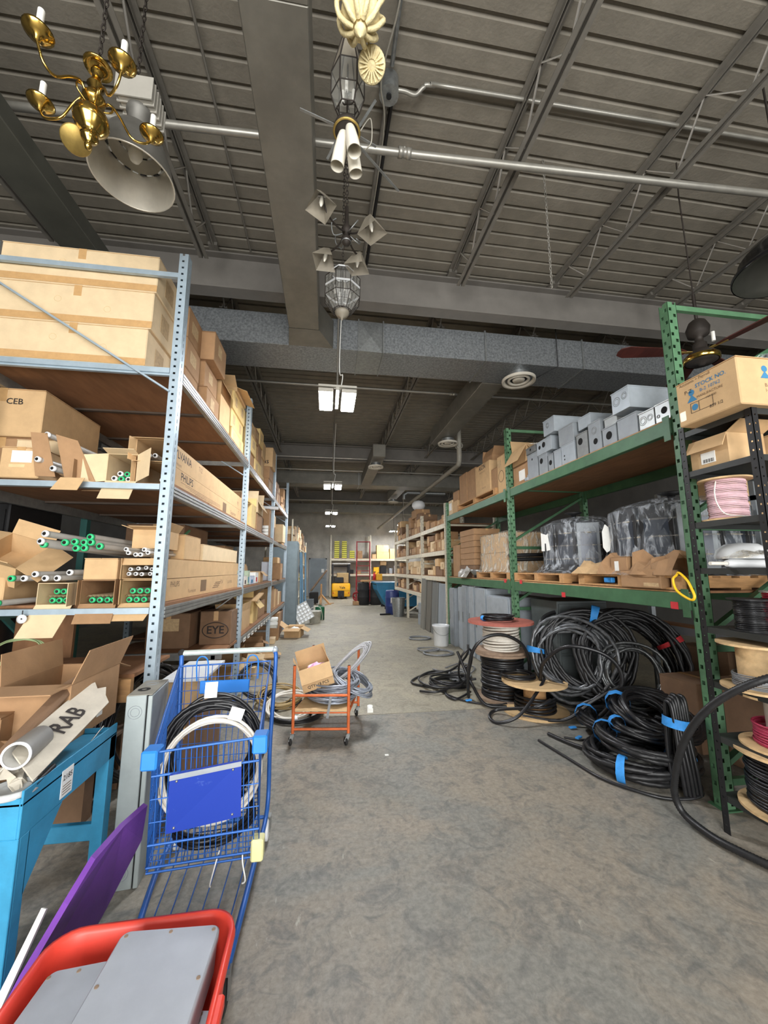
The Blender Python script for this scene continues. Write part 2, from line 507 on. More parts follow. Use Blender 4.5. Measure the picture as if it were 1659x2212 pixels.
d8 = duct('air_duct', 'flat dark duct high above the stacked cartons on the grey rack', [(-2.38,-2.08,-2.5,4.2,4.30,4.45)], m_ductk)

# ------------------------------------------------------------------ pipes and conduit
def pipe(name, label, pts, r, mat, coup=(), n=12):
    t = thing(name, label, 'pipe', (0,0,0))
    MB().tube(pts, r, n).obj('pipe_run', mat, t)
    for (c, ax) in coup:
        mb = MB(); T = Matrix.Translation(Vector(c)) @ (Euler((0,PI/2,0)) if ax == 'x' else Euler((PI/2,0,0))).to_matrix().to_4x4()
        mb.lathe([(r,-.05),(r*1.35,-.05),(r*1.35,-.018),(r*1.15,-.014),(r*1.15,.014),(r*1.35,.018),(r*1.35,.05),(r,.05)], 16, T)
        mb.sphere((c[0], c[1], c[2]+r*1.7), r*.45, 8)
        mb.obj('coupling', mat, t)
    return t
pipe('sprinkler_pipe', 'bright sprinkler pipe crossing above the near end of the aisle', [(XL,2.76,4.7),(-.63,2.56,4.7),(.62,2.525,4.7),(3.7,2.40,4.7),(XR,2.23,4.7)], .028, m_pipe, [((.53,2.525,4.7),'x')])
pipe('sprinkler_pipe', 'thin sprinkler pipe crossing behind the first crosswise duct', [(XL,6.42,4.65),(XR,6.42,4.65)], .022, m_pipe, [((2.2,6.42,4.65),'x')])
pipe('sprinkler_pipe', 'thin sprinkler pipe just before the second beam', [(XL,10.9,4.66),(XR,10.9,4.66)], .022, m_pipe)
pipe('sprinkler_pipe', 'thin sprinkler pipe just beyond the second beam', [(XL,12.1,4.6),(XR,12.1,4.6)], .02, m_pipe)
pipe('sprinkler_pipe', 'sprinkler pipe close to the third beam', [(XL,17.6,4.6),(XR,17.6,4.6)], .022, m_pipe)
pipe('vent_pipe', 'pale vent pipe dropping by the diffuser and running along above the green rack', spline([(2.85,7.98,4.9),(2.85,7.98,4.2),(2.85,7.98,3.95),(2.85,8.02,3.83),(2.85,8.15,3.79),(2.85,9,3.79),(2.85,14,3.79),(2.85,21.9,3.79)], 4), .055, m_pipew, [((2.85,7.98,4.2),'z'),])
pipe('vent_pipe', 'short pale pipe elbow behind the far carton stacks', [(2.3,11.5,3.62),(2.3,11.5,3.75),(2.4,11.5,3.82),(3.6,11.5,3.82)], .05, m_galv)
cd = thing('ceiling_conduit', 'grey electrical conduits with a round junction box under the roof deck', 'conduit')
MB().tube([(.40,-2.6,5.15),(.395,2.3,5.15)], .016, 8).obj('conduit', m_galv, cd)
MB().tube([(.385,2.52,5.15),(.35,4.2,5.15)], .016, 8).obj('conduit', m_joist, cd)
MB().tube([(.43,2.52,5.16),(.40,4.2,5.16)], .016, 8).obj('conduit', m_black, cd)
MB().tube(spline([(.46,2.42,5.12),(.52,2.42,5.12),(.60,2.43,5.12),(.66,2.40,5.16),(.74,2.385,5.17),(1.4,2.37,5.17),(7.5,2.30,5.17)], 5), .016, 8).obj('conduit', m_pipe, cd)
jb = MB(); jb.cyl((.39,2.415,0), .075, 5.05, 5.19, 14); jb.obj('junction_box', m_galv, cd)
jc = MB(); jc.cyl((.39,2.415,0), .02, 5.035, 5.05, 10); jc.obj('knockout', m_black, cd)
wc = MB().tube(spline([(.41,-1,5.10),(.40,1.4,5.08),(.375,1.9,5.0),(.315,2.3,5.0),(.385,2.7,5.02),(.36,4.2,5.12)], 6), .007, 6); wc.obj('loose_cable', m_pipew, cd)
tag(MB().tube([(-.96,-2.6,5.14),(-.95,4.2,5.14)], .011, 6).obj('wall_conduit', m_joist), 'thin dark conduit under the deck between the two ducts', 'conduit')

# hanging chain over the green rack side
def chain(pts_top, z0, z1, mat, name='chain_link_run', step=.034, r=.0032):
    mb = MB(); z = z1; k = 0; x, y = pts_top
    while z > z0:
        l = [(.009*math.cos(a), 0, .021*math.sin(a)) for a in [2*PI*i/8 for i in range(8)]]
        T = rotT((x, y, z), 0, 0, PI/2*(k % 2))
        mb.tube(l, r, 5, True, False, T); z -= step; k += 1
    return mb
tag(chain((1.876,2.794), 3.92, 5.18, m_joist).obj('hanging_chain', m_pipe), 'thin steel chain hanging from the deck over the right of the aisle', 'chain')
# ================================================================== things hung from the roof
m_brass = M('polished_brass', (206,172,92), .18, 1.0, .12, 12)
m_brassd = M('dusty_brass', (176,150,84), .5, .7, .2, 16)
m_candle = M('candle_sleeve', (236,234,226), .5, 0, 0)
m_bulb = M('frosted_bulb', (232,228,214), .3, 0, 0)
m_alu = M('spun_aluminium', (206,200,186), .36, .5, .08, 10)
m_alud = M('shade_outside', (120,118,112), .5, .5, .12, 10)
m_glassw = M('opal_glass', (226,220,204), .35, 0, .04, 10)
m_glassf = M('dusty_glass', (150,142,126), .5, 0, .10, 12, alpha=.75)
m_wroug = M('wrought_iron', (58,52,47), .6, .4, .15, 12)
m_resin = M('cream_resin', (222,206,158), .7, 0, .12, 25, .3, 60)
m_clear = M('lantern_glass', (190,190,182), .12, 0, 0, alpha=.22)
m_lens = M('lamp_lens', (246,249,255), .4, 0, 0, emit=150.0)
m_lampb = M('lamp_housing', (178,174,164), .5, .2, .05, 10)

# brass chandelier
ch = thing('brass_chandelier', 'polished brass candle chandelier hanging beside the dome lamp', 'chandelier', (-1.095,1.65,3.5))
cb = MB(); cb.lathe([(0,-.15),(.010,-.145),(.016,-.13),(.010,-.115),(.028,-.10),(.036,-.085),(.022,-.07),(.040,-.05),(.066,-.02),(.070,.0),(.064,.03),(.034,.06),(.024,.08),(.042,.10),(.046,.12),(.030,.145),(.020,.165),(.034,.185),(.028,.20),(.016,.225),(.020,.25),(.026,.262),(.020,.28),(.0,.285)], 22)
cb.obj('column', m_brass, ch)
cc = MB(); cc.lathe([(0,.302),(.020,.30),(.030,.292),(.055,.287),(.058,.294),(.040,.300),(.022,.31),(0,.315)], 22); cc.obj('crown_plate', m_brass, ch)
cups = [(-.10,-.20,.13),(-.25,.05,.11),(.19,-.15,.12),(.20,.11,.10)]
for i, (x, y, z) in enumerate(cups):
    r = math.hypot(x, y); ux, uy = x/r, y/r
    arm = MB().tube(spline([(ux*.03,uy*.03,.10),(ux*.06,uy*.06,.135),(ux*.10,uy*.10,.10),(ux*.15,uy*.15,.03),(ux*(r-.03),uy*(r-.03),.035),(x,y,z-.03)], 6), .0055, 8)
    ao = arm.obj('arm', m_brass, ch)
    T = rotT((x,y,z))
    c_ = MB(); c_.lathe([(0,-.036),(.010,-.034),(.013,-.02),(.030,-.012),(.050,.004),(.053,.010),(.044,.006),(.026,-.004),(.012,.0),(.014,.016),(.0,.018)], 20, T); c_.obj('candle_cup', m_brass, ao)
    d_ = MB(); d_.cyl((x,y,z), .0125, .012, .115, 12); d_.obj('candle', m_candle, ao)
for a in range(5):
    w = a*2*PI/5+.4
    MB().tube(spline([(.03*math.cos(w),.03*math.sin(w),.07),(.065*math.cos(w),.065*math.sin(w),.09),(.07*math.cos(w),.07*math.sin(w),.12),(.05*math.cos(w),.05*math.sin(w),.13)],4), .004, 6).obj('scroll', m_brass, ch)
cp = MB(); cp.lathe([(0,.0),(.055,.0),(.060,.006),(.052,.014),(.02,.03),(0,.032)], 26); cp.obj('canopy_plate', m_brassd, ch, (-.085,.05,-.055), (-.45,-.35,0))
MB().tube([(-.085,.05,-.02),(-.02,.01,.0)], .003, 6).obj('canopy_wire', m_wroug, ch)
chain((0,0), .31, 1.68, m_wroug).obj('suspension_chain', m_wroug, ch)

# dome high-bay lamp
hb = thing('dome_lamp', 'industrial lamp with a wide spun aluminium dome beside the brass chandelier', 'lamp', (-1.108,2.035,3.64))
hb.scale = (1.1,1.1,1.1)
do = MB(); do.lathe([(.186,0),(.180,.03),(.158,.12),(.128,.20),(.098,.245),(.070,.262),(.045,.268)], 40); do.obj('shade', m_alud, hb)
di = MB(); di.lathe([(.183,.0),(.176,.031),(.154,.12),(.124,.198),(.094,.240),(.066,.256),(0,.258)], 40); di.obj('reflector', m_alu, hb)
MB().tube([(.186*math.cos(a),.186*math.sin(a),0) for a in [2*PI*k/40 for k in range(40)]], .004, 6, True).obj('rim', m_alu, hb)
for ring, (rr, zz, cnt) in enumerate(((.127,.160,22),(.086,.214,16))):
    for k in range(cnt):
        a = 2*PI*k/cnt
        T = rotT((rr*math.cos(a), rr*math.sin(a), zz), 0, .75, a)
        MB().bx(-.003,.003,-rr*.10,rr*.10,-.012,.012,T).obj('facet', m_whitep if k % 2 else m_black, hb)
MB().lathe([(0,.10),(.022,.105),(.032,.13),(.034,.16),(.024,.20),(.02,.255)], 18).obj('bulb', m_bulb, hb)
MB().lathe([(.045,.262),(.05,.27),(.05,.36),(.06,.37),(.06,.39)], 20).obj('neck', m_alud, hb)
bl = MB(); bl.rb(-.085,.085,-.075,.075,.39,.51,.01); [bl.bx(-.088,.088,-.078+.03*k,-.072+.03*k,.385,.515) for k in range(6)]; bl.obj('ballast_box', m_lampb, hb)
chain((-.03,0), .52, 1.40, m_wroug).obj('suspension_chain', m_wroug, hb)

# cream resin pendant
cr = thing('resin_pendant', 'cream moulded pendant light at the very top, nearest the photographer', 'pendant light', (.095,1.37,3.88))
b_ = MB(); b_.lathe([(0,-.09),(.012,-.08),(.028,-.055),(.022,-.04),(.05,-.02),(.075,.0),(.085,.03),(.08,.06),(.06,.10),(.03,.15),(.018,.22),(.02,.26),(0,.27)], 26); b_.obj('body', m_resin, cr)
for k in range(10):
    a = 2*PI*k/10
    MB().tube(spline([(.03*math.cos(a),.03*math.sin(a),-.035),(.062*math.cos(a),.062*math.sin(a),-.025),(.095*math.cos(a),.095*math.sin(a),.015),(.105*math.cos(a+.15),.105*math.sin(a+.15),.06),(.085*math.cos(a+.25),.085*math.sin(a+.25),.08)],4), .011, 8).obj('acanthus_leaf', m_resin, cr)
MB().tube([(0,0,.27),(0,0,1.3)], .004, 6).obj('cord', m_resin, cr)
pl = MB(); pl.lathe([(0,0),(.030,.0),(.034,.006),(.062,.0),(.066,.008),(.05,.016),(0,.018)], 26)
po = pl.obj('canopy_rosette', m_resin, cr, (.065,.13,-.02), (-.6,.15,0))
for k in range(18):
    a = 2*PI*k/18
    MB().bar((.02*math.cos(a),.02*math.sin(a),-.002),(.058*math.cos(a),.058*math.sin(a),-.002), .006, .006).obj('petal', m_resin, po)
MB().tube([(.02,.02,.10),(.05,.10,.03),(.065,.13,.0)], .005, 6).obj('cord', m_resin, cr)

# dark glass lantern with candles
la = thing('candle_lantern', 'dusty dark framed glass lantern with candle sleeves, second in the hanging row', 'lantern', (.055,1.67,3.84))
fr = MB(); ns = 6; zt = ((.060,-.03),(.085,.06),(.085,.20),(.035,.42))
for k in range(ns):
    a = 2*PI*k/ns; a2 = 2*PI*(k+1)/ns
    fr.tube([(r*math.cos(a), r*math.sin(a), z) for r, z in zt], .004, 6)
    for r, z in zt: fr.tube([(r*math.cos(a), r*math.sin(a), z),(r*math.cos(a2), r*math.sin(a2), z)], .0035, 6)
fr.obj('frame', m_wroug, la)
for k in range(ns):
    a = 2*PI*k/ns; a2 = 2*PI*(k+1)/ns
    for i in range(3):
        (r0,z0),(r1,z1) = zt[i], zt[i+1]
        g = MB(); q = [(r0*math.cos(a),r0*math.sin(a),z0),(r0*math.cos(a2),r0*math.sin(a2),z0),(r1*math.cos(a2),r1*math.sin(a2),z1),(r1*math.cos(a),r1*math.sin(a),z1)]
        g.add(q, [(0,1,2,3)]); g.obj('pane', m_clear if i < 2 else m_glassf, la)
for k in range(3):
    a = 2*PI*k/3+.3
    MB().cyl((.032*math.cos(a),.032*math.sin(a),0), .009, .05, .12, 10).obj('candle', m_candle, la)
    MB().tube(spline([(0,0,.02),(.02*math.cos(a),.02*math.sin(a),.03),(.032*math.cos(a),.032*math.sin(a),.05)],4), .004, 6).obj('arm', m_wroug, la)
chain((0,0), .42, 1.34, m_wroug).obj('suspension_chain', m_wroug, la)

# three cylinder spot pendant with strap arms
tp = thing('three_shade_pendant', 'pendant with three white opal cylinder shades pointing down', 'pendant light', (.055,1.72,3.72))
MB().lathe([(0,.07),(.05,.068),(.066,.06),(.07,.045),(.066,.03),(.06,.028),(0,.03)], 26).obj('ring_plate', m_wroug, tp)
MB().tube([(.066*math.cos(a),.066*math.sin(a),.03) for a in [2*PI*k/28 for k in range(28)]], .006, 6, True).obj('ring', m_brassd, tp)
for (x, y) in ((-.037,.016),(.030,-.052),(.042,.036)):
    t2 = MB(); A = Vector((x*.45,y*.45,.04)); B = Vector((x*1.25,y*1.25,-.16))
    t2.tube([A, A.lerp(B,.2), A.lerp(B,.6), B], [.020,.027,.033,.035], 22, False, False); t2.tube([A, A.lerp(B,.2), A.lerp(B,.6), B], [.018,.025,.031,.033], 22, False, False)
    t2.obj('glass_shade', m_glassw, tp)
for (x, y, z, x2, y2, z2) in ((-.05,0,.06,-.24,-.02,.10),(.05,0,.05,.14,-.10,.12),(.05,.02,.05,.16,.05,.035),(-.04,.03,.04,-.10,.10,-.03),(.04,.04,.04,.33,.30,.06)):
    sb = MB(); sb.bar((x,y,z),(x2,y2,z2), .012, .005); sb.obj('strap', m_galv, tp)
MB().tube(spline([(.07,0,.05),(.12,-.03,.10),(.13,.0,.0),(.10,.03,-.02)],6), .003, 6).obj('loose_wire', m_pipew, tp)
MB().tube([(0,0,.07),(0,0,1.46)], .005, 6).obj('stem', m_wroug, tp)

# four square-shade chandelier
sq = thing('square_shade_chandelier', 'chandelier with four square dusty glass shades and frosted candle bulbs', 'chandelier', (.085,2.36,3.78))
MB().lathe([(0,-.10),(.02,-.095),(.034,-.07),(.036,-.05),(.028,-.045),(.012,-.03),(.03,.0),(.034,.03),(.015,.06),(.012,.20),(0,.21)], 20).obj('column', m_wroug, sq)
MB().lathe([(.012,-.055),(.030,-.06),(.034,-.075),(.026,-.078),(.012,-.07)], 20).obj('socket_ring', m_galv, sq)
for i, (x, y, z) in enumerate(((-.165,-.20,.03),(.15,-.115,0),(.095,.17,-.02),(-.135,.18,-.01),(-.02,-.28,.06))):
    if i == 4: continue
    MB().tube(spline([(0,0,.0),(x*.4,y*.4,-.04),(x*.8,y*.8,-.03),(x,y,z+.03)],6), .006, 8).obj('arm', m_wroug, sq)
    g = MB(); s0, s1, h = .022, .072, .095
    T = rotT((x,y,z), (y)*.9, -x*.9, .5+i*.3)
    for k in range(4):
        a = PI/4+k*PI/2; a2 = a+PI/2
        q = [(s0*1.414*math.cos(a),s0*1.414*math.sin(a),.02),(s0*1.414*math.cos(a2),s0*1.414*math.sin(a2),.02),(s1*1.414*math.cos(a2),s1*1.414*math.sin(a2),-h),(s1*1.414*math.cos(a),s1*1.414*math.sin(a),-h)]
        g.add(q, [(0,1,2,3)], False, T)
    so = g.obj('glass_shade', m_glassf, sq)
    MB().lathe([(0,-.085),(.006,-.08),(.014,-.05),(.012,-.02),(.008,.01),(0,.012)], 12, T).obj('bulb', m_bulb, so)
for a in (0.3,1.9,3.4,5.0):
    MB().tube(spline([(.03*math.cos(a),.03*math.sin(a),-.02),(.09*math.cos(a),.09*math.sin(a),-.05),(.12*math.cos(a+.3),.12*math.sin(a+.3),.0),(.10*math.cos(a+.5),.10*math.sin(a+.5),.03)],5), .0045, 6).obj('scroll', m_galv, sq)
chain((0,0), .20, 1.40, m_wroug).obj('suspension_chain', m_wroug, sq)

# octagonal glass lantern
ol = thing('octagonal_lantern', 'octagonal leaded glass lantern with a glass bowl finial, lowest in the hanging row', 'lantern', (.083,3.05,3.655))
fr = MB(); ns = 8; zt = ((.085,.02),(.158,.13),(.158,.30),(.10,.375))
for k in range(ns):
    a = 2*PI*(k+.5)/ns; a2 = 2*PI*(k+1.5)/ns
    fr.tube([(r*math.cos(a), r*math.sin(a), z) for r, z in zt], .0035, 6)
    for i in range(3):
        (r0,z0),(r1,z1) = zt[i], zt[i+1]
        P00 = Vector((r0*math.cos(a),r0*math.sin(a),z0)); P01 = Vector((r0*math.cos(a2),r0*math.sin(a2),z0))
        P10 = Vector((r1*math.cos(a),r1*math.sin(a),z1)); P11 = Vector((r1*math.cos(a2),r1*math.sin(a2),z1))
        for t in (1/3, 2/3): fr.tube([P00.lerp(P01,t), P10.lerp(P11,t)], .0018, 4)
        fr.tube([P00.lerp(P10,.5), P01.lerp(P11,.5)], .0018, 4)
    for r, z in zt: fr.tube([(r*math.cos(a), r*math.sin(a), z),(r*math.cos(a2), r*math.sin(a2), z)], .003, 6)
fr.obj('lead_frame', m_wroug, ol)
wb_ = MB()
for k in range(ns):
    a = 2*PI*(k+.5)/ns; a2 = 2*PI*(k+1.5)/ns
    for (r,z,h) in ((.160,.205,.018),(.100,.378,.014)):
        wb_.add([(r*math.cos(a),r*math.sin(a),z),(r*math.cos(a2),r*math.sin(a2),z),(r*math.cos(a2),r*math.sin(a2),z+h),(r*math.cos(a),r*math.sin(a),z+h),
                 (r*.97*math.cos(a),r*.97*math.sin(a),z),(r*.97*math.cos(a2),r*.97*math.sin(a2),z),(r*.97*math.cos(a2),r*.97*math.sin(a2),z+h),(r*.97*math.cos(a),r*.97*math.sin(a),z+h)], [(0,1,2,3),(7,6,5,4),(0,4,5,1),(2,6,7,3)])
wb_.obj('white_band', m_whitep, ol)
for k in range(ns):
    a = 2*PI*(k+.5)/ns; a2 = 2*PI*(k+1.5)/ns
    for i in range(3):
        (r0,z0),(r1,z1) = zt[i], zt[i+1]
        MB().add([(r0*math.cos(a),r0*math.sin(a),z0),(r0*math.cos(a2),r0*math.sin(a2),z0),(r1*math.cos(a2),r1*math.sin(a2),z1),(r1*math.cos(a),r1*math.sin(a),z1)], [(0,1,2,3)]).obj('pane', m_clear, ol)
st = MB(); st.tube([(0,0,-.02),(0,0,.40)], .008, 8); st.obj('stem', m_wroug, ol)
for k in range(4):
    a = k*PI/2+.3
    ao = MB().tube(spline([(0,0,.16),(.03*math.cos(a),.03*math.sin(a),.12),(.06*math.cos(a),.06*math.sin(a),.13),(.065*math.cos(a),.065*math.sin(a),.17)],5), .005, 6).obj('arm', m_steel, ol)
    MB().cyl((.065*math.cos(a),.065*math.sin(a),0), .009, .17, .25, 10).obj('candle', m_candle, ao)
MB().lathe([(0,-.06),(.008,-.055),(.010,-.04),(.045,-.02),(.060,.005),(.062,.02),(.055,.02),(.04,-.005),(.0,-.02)], 22).obj('bowl_finial', m_glassf, ol)
chain((0,0), .40, 1.52, m_wroug).obj('suspension_chain', m_wroug, ol)

# twin-panel work lights along the aisle (each gives off its own light)
def twin_lamp(x, y, z, label, stem=True, grp='twin work lights along the ceiling'):
    t = thing('twin_ceiling_light', label, 'ceiling light', (x,y,z), 0, grp)
    MB().bx(-.02,.02,-.27,.27,.03,.07).obj('spine', m_lampb, t)
    MB().bx(-.22,.22,-.26,-.20,.075,.10).obj('bracket', m_lampb, t)
    for s in (-1, 1):
        h = MB(); h.rb(s*.135-.085, s*.135+.085, -.27, .27, .008, .055, .006); ho = h.obj('head', m_lampb, t)
        MB().bx(s*.135-.075, s*.135+.075, -.255, .255, -.002, .006).obj('lens', m_lens, ho)
    if stem:
        MB().tube([(0,0,.07),(0,0,5.19-z)], .012, 8).obj('stem', m_joist, t)
        MB().tube(spline([(.03,-.1,.08),(.06,-.1,.3),(.02,-.05,.45),(.05,0,5.15-z)],6), .006, 6).obj('power_cord', m_paper, t)
    return t
for (x, y, l) in ((.08,4.50,'twin-panel work light hanging nearest, before the crosswise duct'),
                  (.10,9.5,'twin-panel work light second down the aisle'),
                  (.12,14.1,'twin-panel work light third down the aisle'),
                  (.13,18.5,'twin-panel work light farthest down the aisle'),
                  (3.55,20.6,'twin-panel work light above the far wall shelves'),
                  (3.42,17.4,'twin-panel work light beside the cartons on the far cream rack')):
    twin_lamp(x, y, 3.5, l)
twin_lamp(0.3, -1.6, 4.75, 'added unseen twin-panel fill light behind the photographer, over the middle', True)  # unseen lamp added behind the camera as fill light
tr_ = MB().tube([(.10,5.0,4.9),(.12,21.5,4.9)], .014, 8)
tag(tr_.obj('lamp_conduit', m_joist), 'grey conduit feeding the row of work lights down the aisle', 'conduit')

# ceiling fan and black dome lamp over the green rack
m_blade = M('fan_blade', (74,34,28), .45, 0, .2, 10, stretch=(6,1,1))
fn = thing('ceiling_fan', 'dark ceiling fan with a brass ring behind the green upright', 'ceiling fan', (3.08,2.62,3.22))
MB().lathe([(0,-.03),(.02,-.03),(.028,-.015),(.09,-.01),(.115,.005),(.118,.012)], 28).obj('light_plate', m_wroug, fn)
MB().lathe([(.118,.0),(.128,.006),(.128,.04),(.118,.046)], 32).obj('brass_ring', m_brass, fn)
MB().lathe([(.118,.046),(.10,.07),(.06,.10),(.05,.12),(.05,.16),(.03,.18),(.03,.22),(.075,.24),(.085,.30),(.06,.36),(.035,.38),(.0,.38)], 26).obj('motor_housing', m_wroug, fn)
MB().tube([(0,0,.38),(0,0,.62)], .013, 8).obj('down_rod', m_wroug, fn)
MB().tube([(0,0,.62),(-.02,.0,1.6),(0,0,1.95)], .006, 6).obj('hanger_wire', m_wroug, fn)
MB().cyl((.035,-.09,0), .014, .14, .22, 10).obj('socket', m_candle, fn)
for a in (172, 278, 62, 20):
    w = math.radians(a)
    bo_ = MB(); T = rotT((.13*math.cos(w), .13*math.sin(w), .085), .18, 0, w)
    bo_.prism([(0,-.02),(.08,-.045),(.50,-.065),(.56,-.04),(.57,0),(.56,.04),(.50,.065),(.08,.045),(0,.02)], -.004, .004, T); bo_.obj('blade', m_blade, fn)
    MB().bar((.07*math.cos(w),.07*math.sin(w),.085),(.20*math.cos(w),.20*math.sin(w),.082), .03, .006).obj('blade_bracket', m_brassd, fn)
dm = thing('black_dome_lamp', 'big black dome lamp hanging at the upper right edge', 'lamp', (3.20,2.0,3.60))
MB().lathe([(.33,0),(.335,.012),(.33,.03),(.29,.045),(.285,.12),(.24,.18),(.12,.24),(.07,.25),(.07,.33),(0,.335)], 44).obj('shade', M('gloss_black', (24,24,25), .18, 0, 0), dm)
MB().lathe([(.325,.002),(.27,.03),(.22,.12),(0,.16)], 44).obj('reflector', M('dark_reflector', (70,70,64), .4, .5, .1, 8), dm)
MB().tube([(0,0,.33),(0,0,1.58)], .008, 6).obj('down_rod', m_wroug, dm)
# ================================================================== cartons
def carton(label, x0, x1, y0, y1, z0, z1, mat=0, rz=0.0, tape=True, name='carton', cat='carton', group=None, seam='y', lbl=None, cut=True):
    """closed carton; returns the Empty at its base centre. lbl: list of (face,u0,u1,v0,v1) white stickers in 0..1"""
    w, d, h = x1-x0, y1-y0, z1-z0
    t = thing(name, label, cat, ((x0+x1)/2, (y0+y1)/2, z0), rz, group)
    b = MB(); k = min(.006, .04*min(w,d,h))
    b.rb(-w/2, w/2, -d/2, d/2, 0, h-.004, k)
    if seam == 'y':
        b.bx(-w/2, -.002, -d/2, d/2, h-.004, h); b.bx(.002, w/2, -d/2, d/2, h-.004, h)
    else:
        b.bx(-w/2, w/2, -d/2, -.002, h-.004, h); b.bx(-w/2, w/2, .002, d/2, h-.004, h)
    b.obj('body', m_card[mat] if isinstance(mat, int) else mat, t)
    if tape:
        tw = min(.025, .12*min(w,d)); g = MB()
        if seam == 'y':
            g.bx(-tw, tw, -d/2-.001, d/2+.001, h-.001, h+.001); g.bx(-tw, tw, -d/2-.0012, -d/2+.001, h*.72, h+.001)
        else:
            g.bx(-w/2-.001, w/2+.001, -tw, tw, h-.001, h+.001); g.bx(w/2-.001, w/2+.0012, -tw, tw, h*.72, h+.001)
        g.obj('tape', m_tape, t)
    for (fc, u0, u1, v0, v1) in (lbl or ()):
        g = MB()
        if fc == 'f': g.bx(-w/2+u0*w, -w/2+u1*w, -d/2-.0018, -d/2+.001, v0*h, v1*h)
        elif fc == 'r': g.bx(w/2-.001, w/2+.0018, -d/2+u0*d, -d/2+u1*d, v0*h, v1*h)
        elif fc == 'l': g.bx(-w/2-.0018, -w/2+.001, -d/2+u0*d, -d/2+u1*d, v0*h, v1*h)
        g.obj('sticker', m_paper if ('white' in label or 'barcode' in label or 'pale carton overh' in label) else m_stk, t)
    t['dims'] = (w, d, h)
    return t

def open_box(t, w, d, h, flaps, mat, inner=None, th=.005):
    """open box with hinged flaps, opening towards local +z, base at z=0; parts under t"""
    mt = m_card[mat] if isinstance(mat, int) else mat
    b = MB()
    b.bx(-w/2,w/2,-d/2,d/2,0,th); b.bx(-w/2,-w/2+th,-d/2,d/2,th,h); b.bx(w/2-th,w/2,-d/2,d/2,th,h)
    b.bx(-w/2+th,w/2-th,-d/2,-d/2+th,th,h); b.bx(-w/2+th,w/2-th,d/2-th,d/2,th,h)
    b.obj('body', mt, t)
    for side, (ln, ang, *sk) in flaps.items():
        a = math.radians(ang); g = MB(); s = sk[0] if sk else 0.0
        if side in ('-x','+x'):
            sg = -1 if side == '-x' else 1
            T = rotT((sg*w/2, 0, h), 0, sg*a, 0)
            g.prism([(-d/2,0),(d/2,0),(d/2+s,ln),(-d/2+s,ln)], -th*.4, th*.4, T @ Matrix(((0,0,1,0),(1,0,0,0),(0,1,0,0),(0,0,0,1))))
        else:
            sg = -1 if side == '-y' else 1
            T = rotT((0, sg*d/2, h), -sg*a, 0, 0)
            g.prism([(-w/2,0),(w/2,0),(w/2+s,ln),(-w/2+s,ln)], -th*.4, th*.4, T @ Matrix(((1,0,0,0),(0,0,-1,0),(0,1,0,0),(0,0,0,1))))
        g.obj('flap', mt, t)
    return t
def open_carton(label, x, y, z, w, d, h, flaps, mat=0, rz=0.0, name='open_carton', cat='carton', group=None, rot=None):
    t = thing(name, label, cat, (x,y,z), rz, group, None, rot)
    return open_box(t, w, d, h, flaps, mat)
def end_open(label, x0, x1, yf, yb, z0, z1, flaps, mat=0, name='tube_carton', group=None):
    """long carton lying along y whose near end (at yf) is open"""
    t = thing(name, label, 'carton', ((x0+x1)/2, yb, (z0+z1)/2), 0, group, None, (PI/2,0,0))
    return open_box(t, x1-x0, z1-z0, yb-yf, flaps, mat, th=.004)

ORD = ['first','second','third','fourth','fifth','sixth','seventh','eighth','ninth','tenth','eleventh','twelfth']
CN = {0:'tan',1:'brown',2:'dark brown',3:'pale',4:'yellowish'}

# ================================================================== grey racking on the left
LX, LB = -1.04, -2.36
lr = thing('shelving_rack', 'tall grey perforated steel shelving rack with plywood decks left of the aisle', 'rack', (0,0,0))
def perf_post(h):
    b = MB(); w, d, t = .060, .075, .0025
    b.bx(0,.020,0,t,0,h); b.bx(.036,w,0,t,0,h); z = 0.0; pz = .0508
    while z < h-.02:
        z1 = min(h, z+pz-.015); b.bx(.020,.036,0,t,z,z1); z += pz
    b.bx(w-t,w,t,.030,0,h); b.bx(w-t,w,.040,d,0,h); z = -.02
    while z < h-.02:
        z1 = min(h, z+pz-.030); b.bx(w-t,w,.030,.040,max(0,z),z1); z += pz
    b.bx(0,t,t,d,0,h); b.bx(0,w,d-t,d,0,h)
    return b
pm = perf_post(3.76).mesh('upright', m_blueg)
LYS = (2.69, 5.12, 7.72, 10.30)
for y in LYS:
    mkobj('upright', pm, lr, (-1.10, y, 0)); mkobj('upright', pm, lr, (LB, y, 0))
    f = MB(); f.bx(-1.12,-1.03,y-.02,y+.09,0,.006); f.obj('foot_plate', m_blueg, lr)
# end-frame braces
for i, y in enumerate(LYS):
    yy = y + .03
    for z in ((3.60, 2.845) if i == 0 else (3.60, 2.845, .35)):
        MB().bx(LB+.06,-1.10,yy-.012,yy+.012,z-.018,z+.018).obj('frame_brace', m_blueg if i == 0 else m_beamg, lr)
    MB().bar((-1.09,yy-.03,2.70),(LB+.05,yy-.03,3.46), .012, .034, (0,1,0)).obj('frame_brace', m_blueg, lr)
    if i: MB().bar((-1.09,yy-.03,1.20),(LB+.25,yy-.03,.42), .012, .034, (0,1,0)).obj('frame_brace', m_beamg, lr)
def lbeam(y0, y1, x, z, sgn):
    b = MB(); L = y1-y0
    b.bx(x-.03*0-.035, x, y0, y1, z-.075, z)
    if sgn > 0:
        for k in range(3): b.bx(x, x+.006, y0, y1, z-.068+.024*k, z-.052+.024*k)
    return b.obj('beam', m_beamg, lr)
SZ = (2.895, 2.075, 1.275)
m_dsup = M('deck_support_steel', (84,72,62), .7, .2, .1, 8)
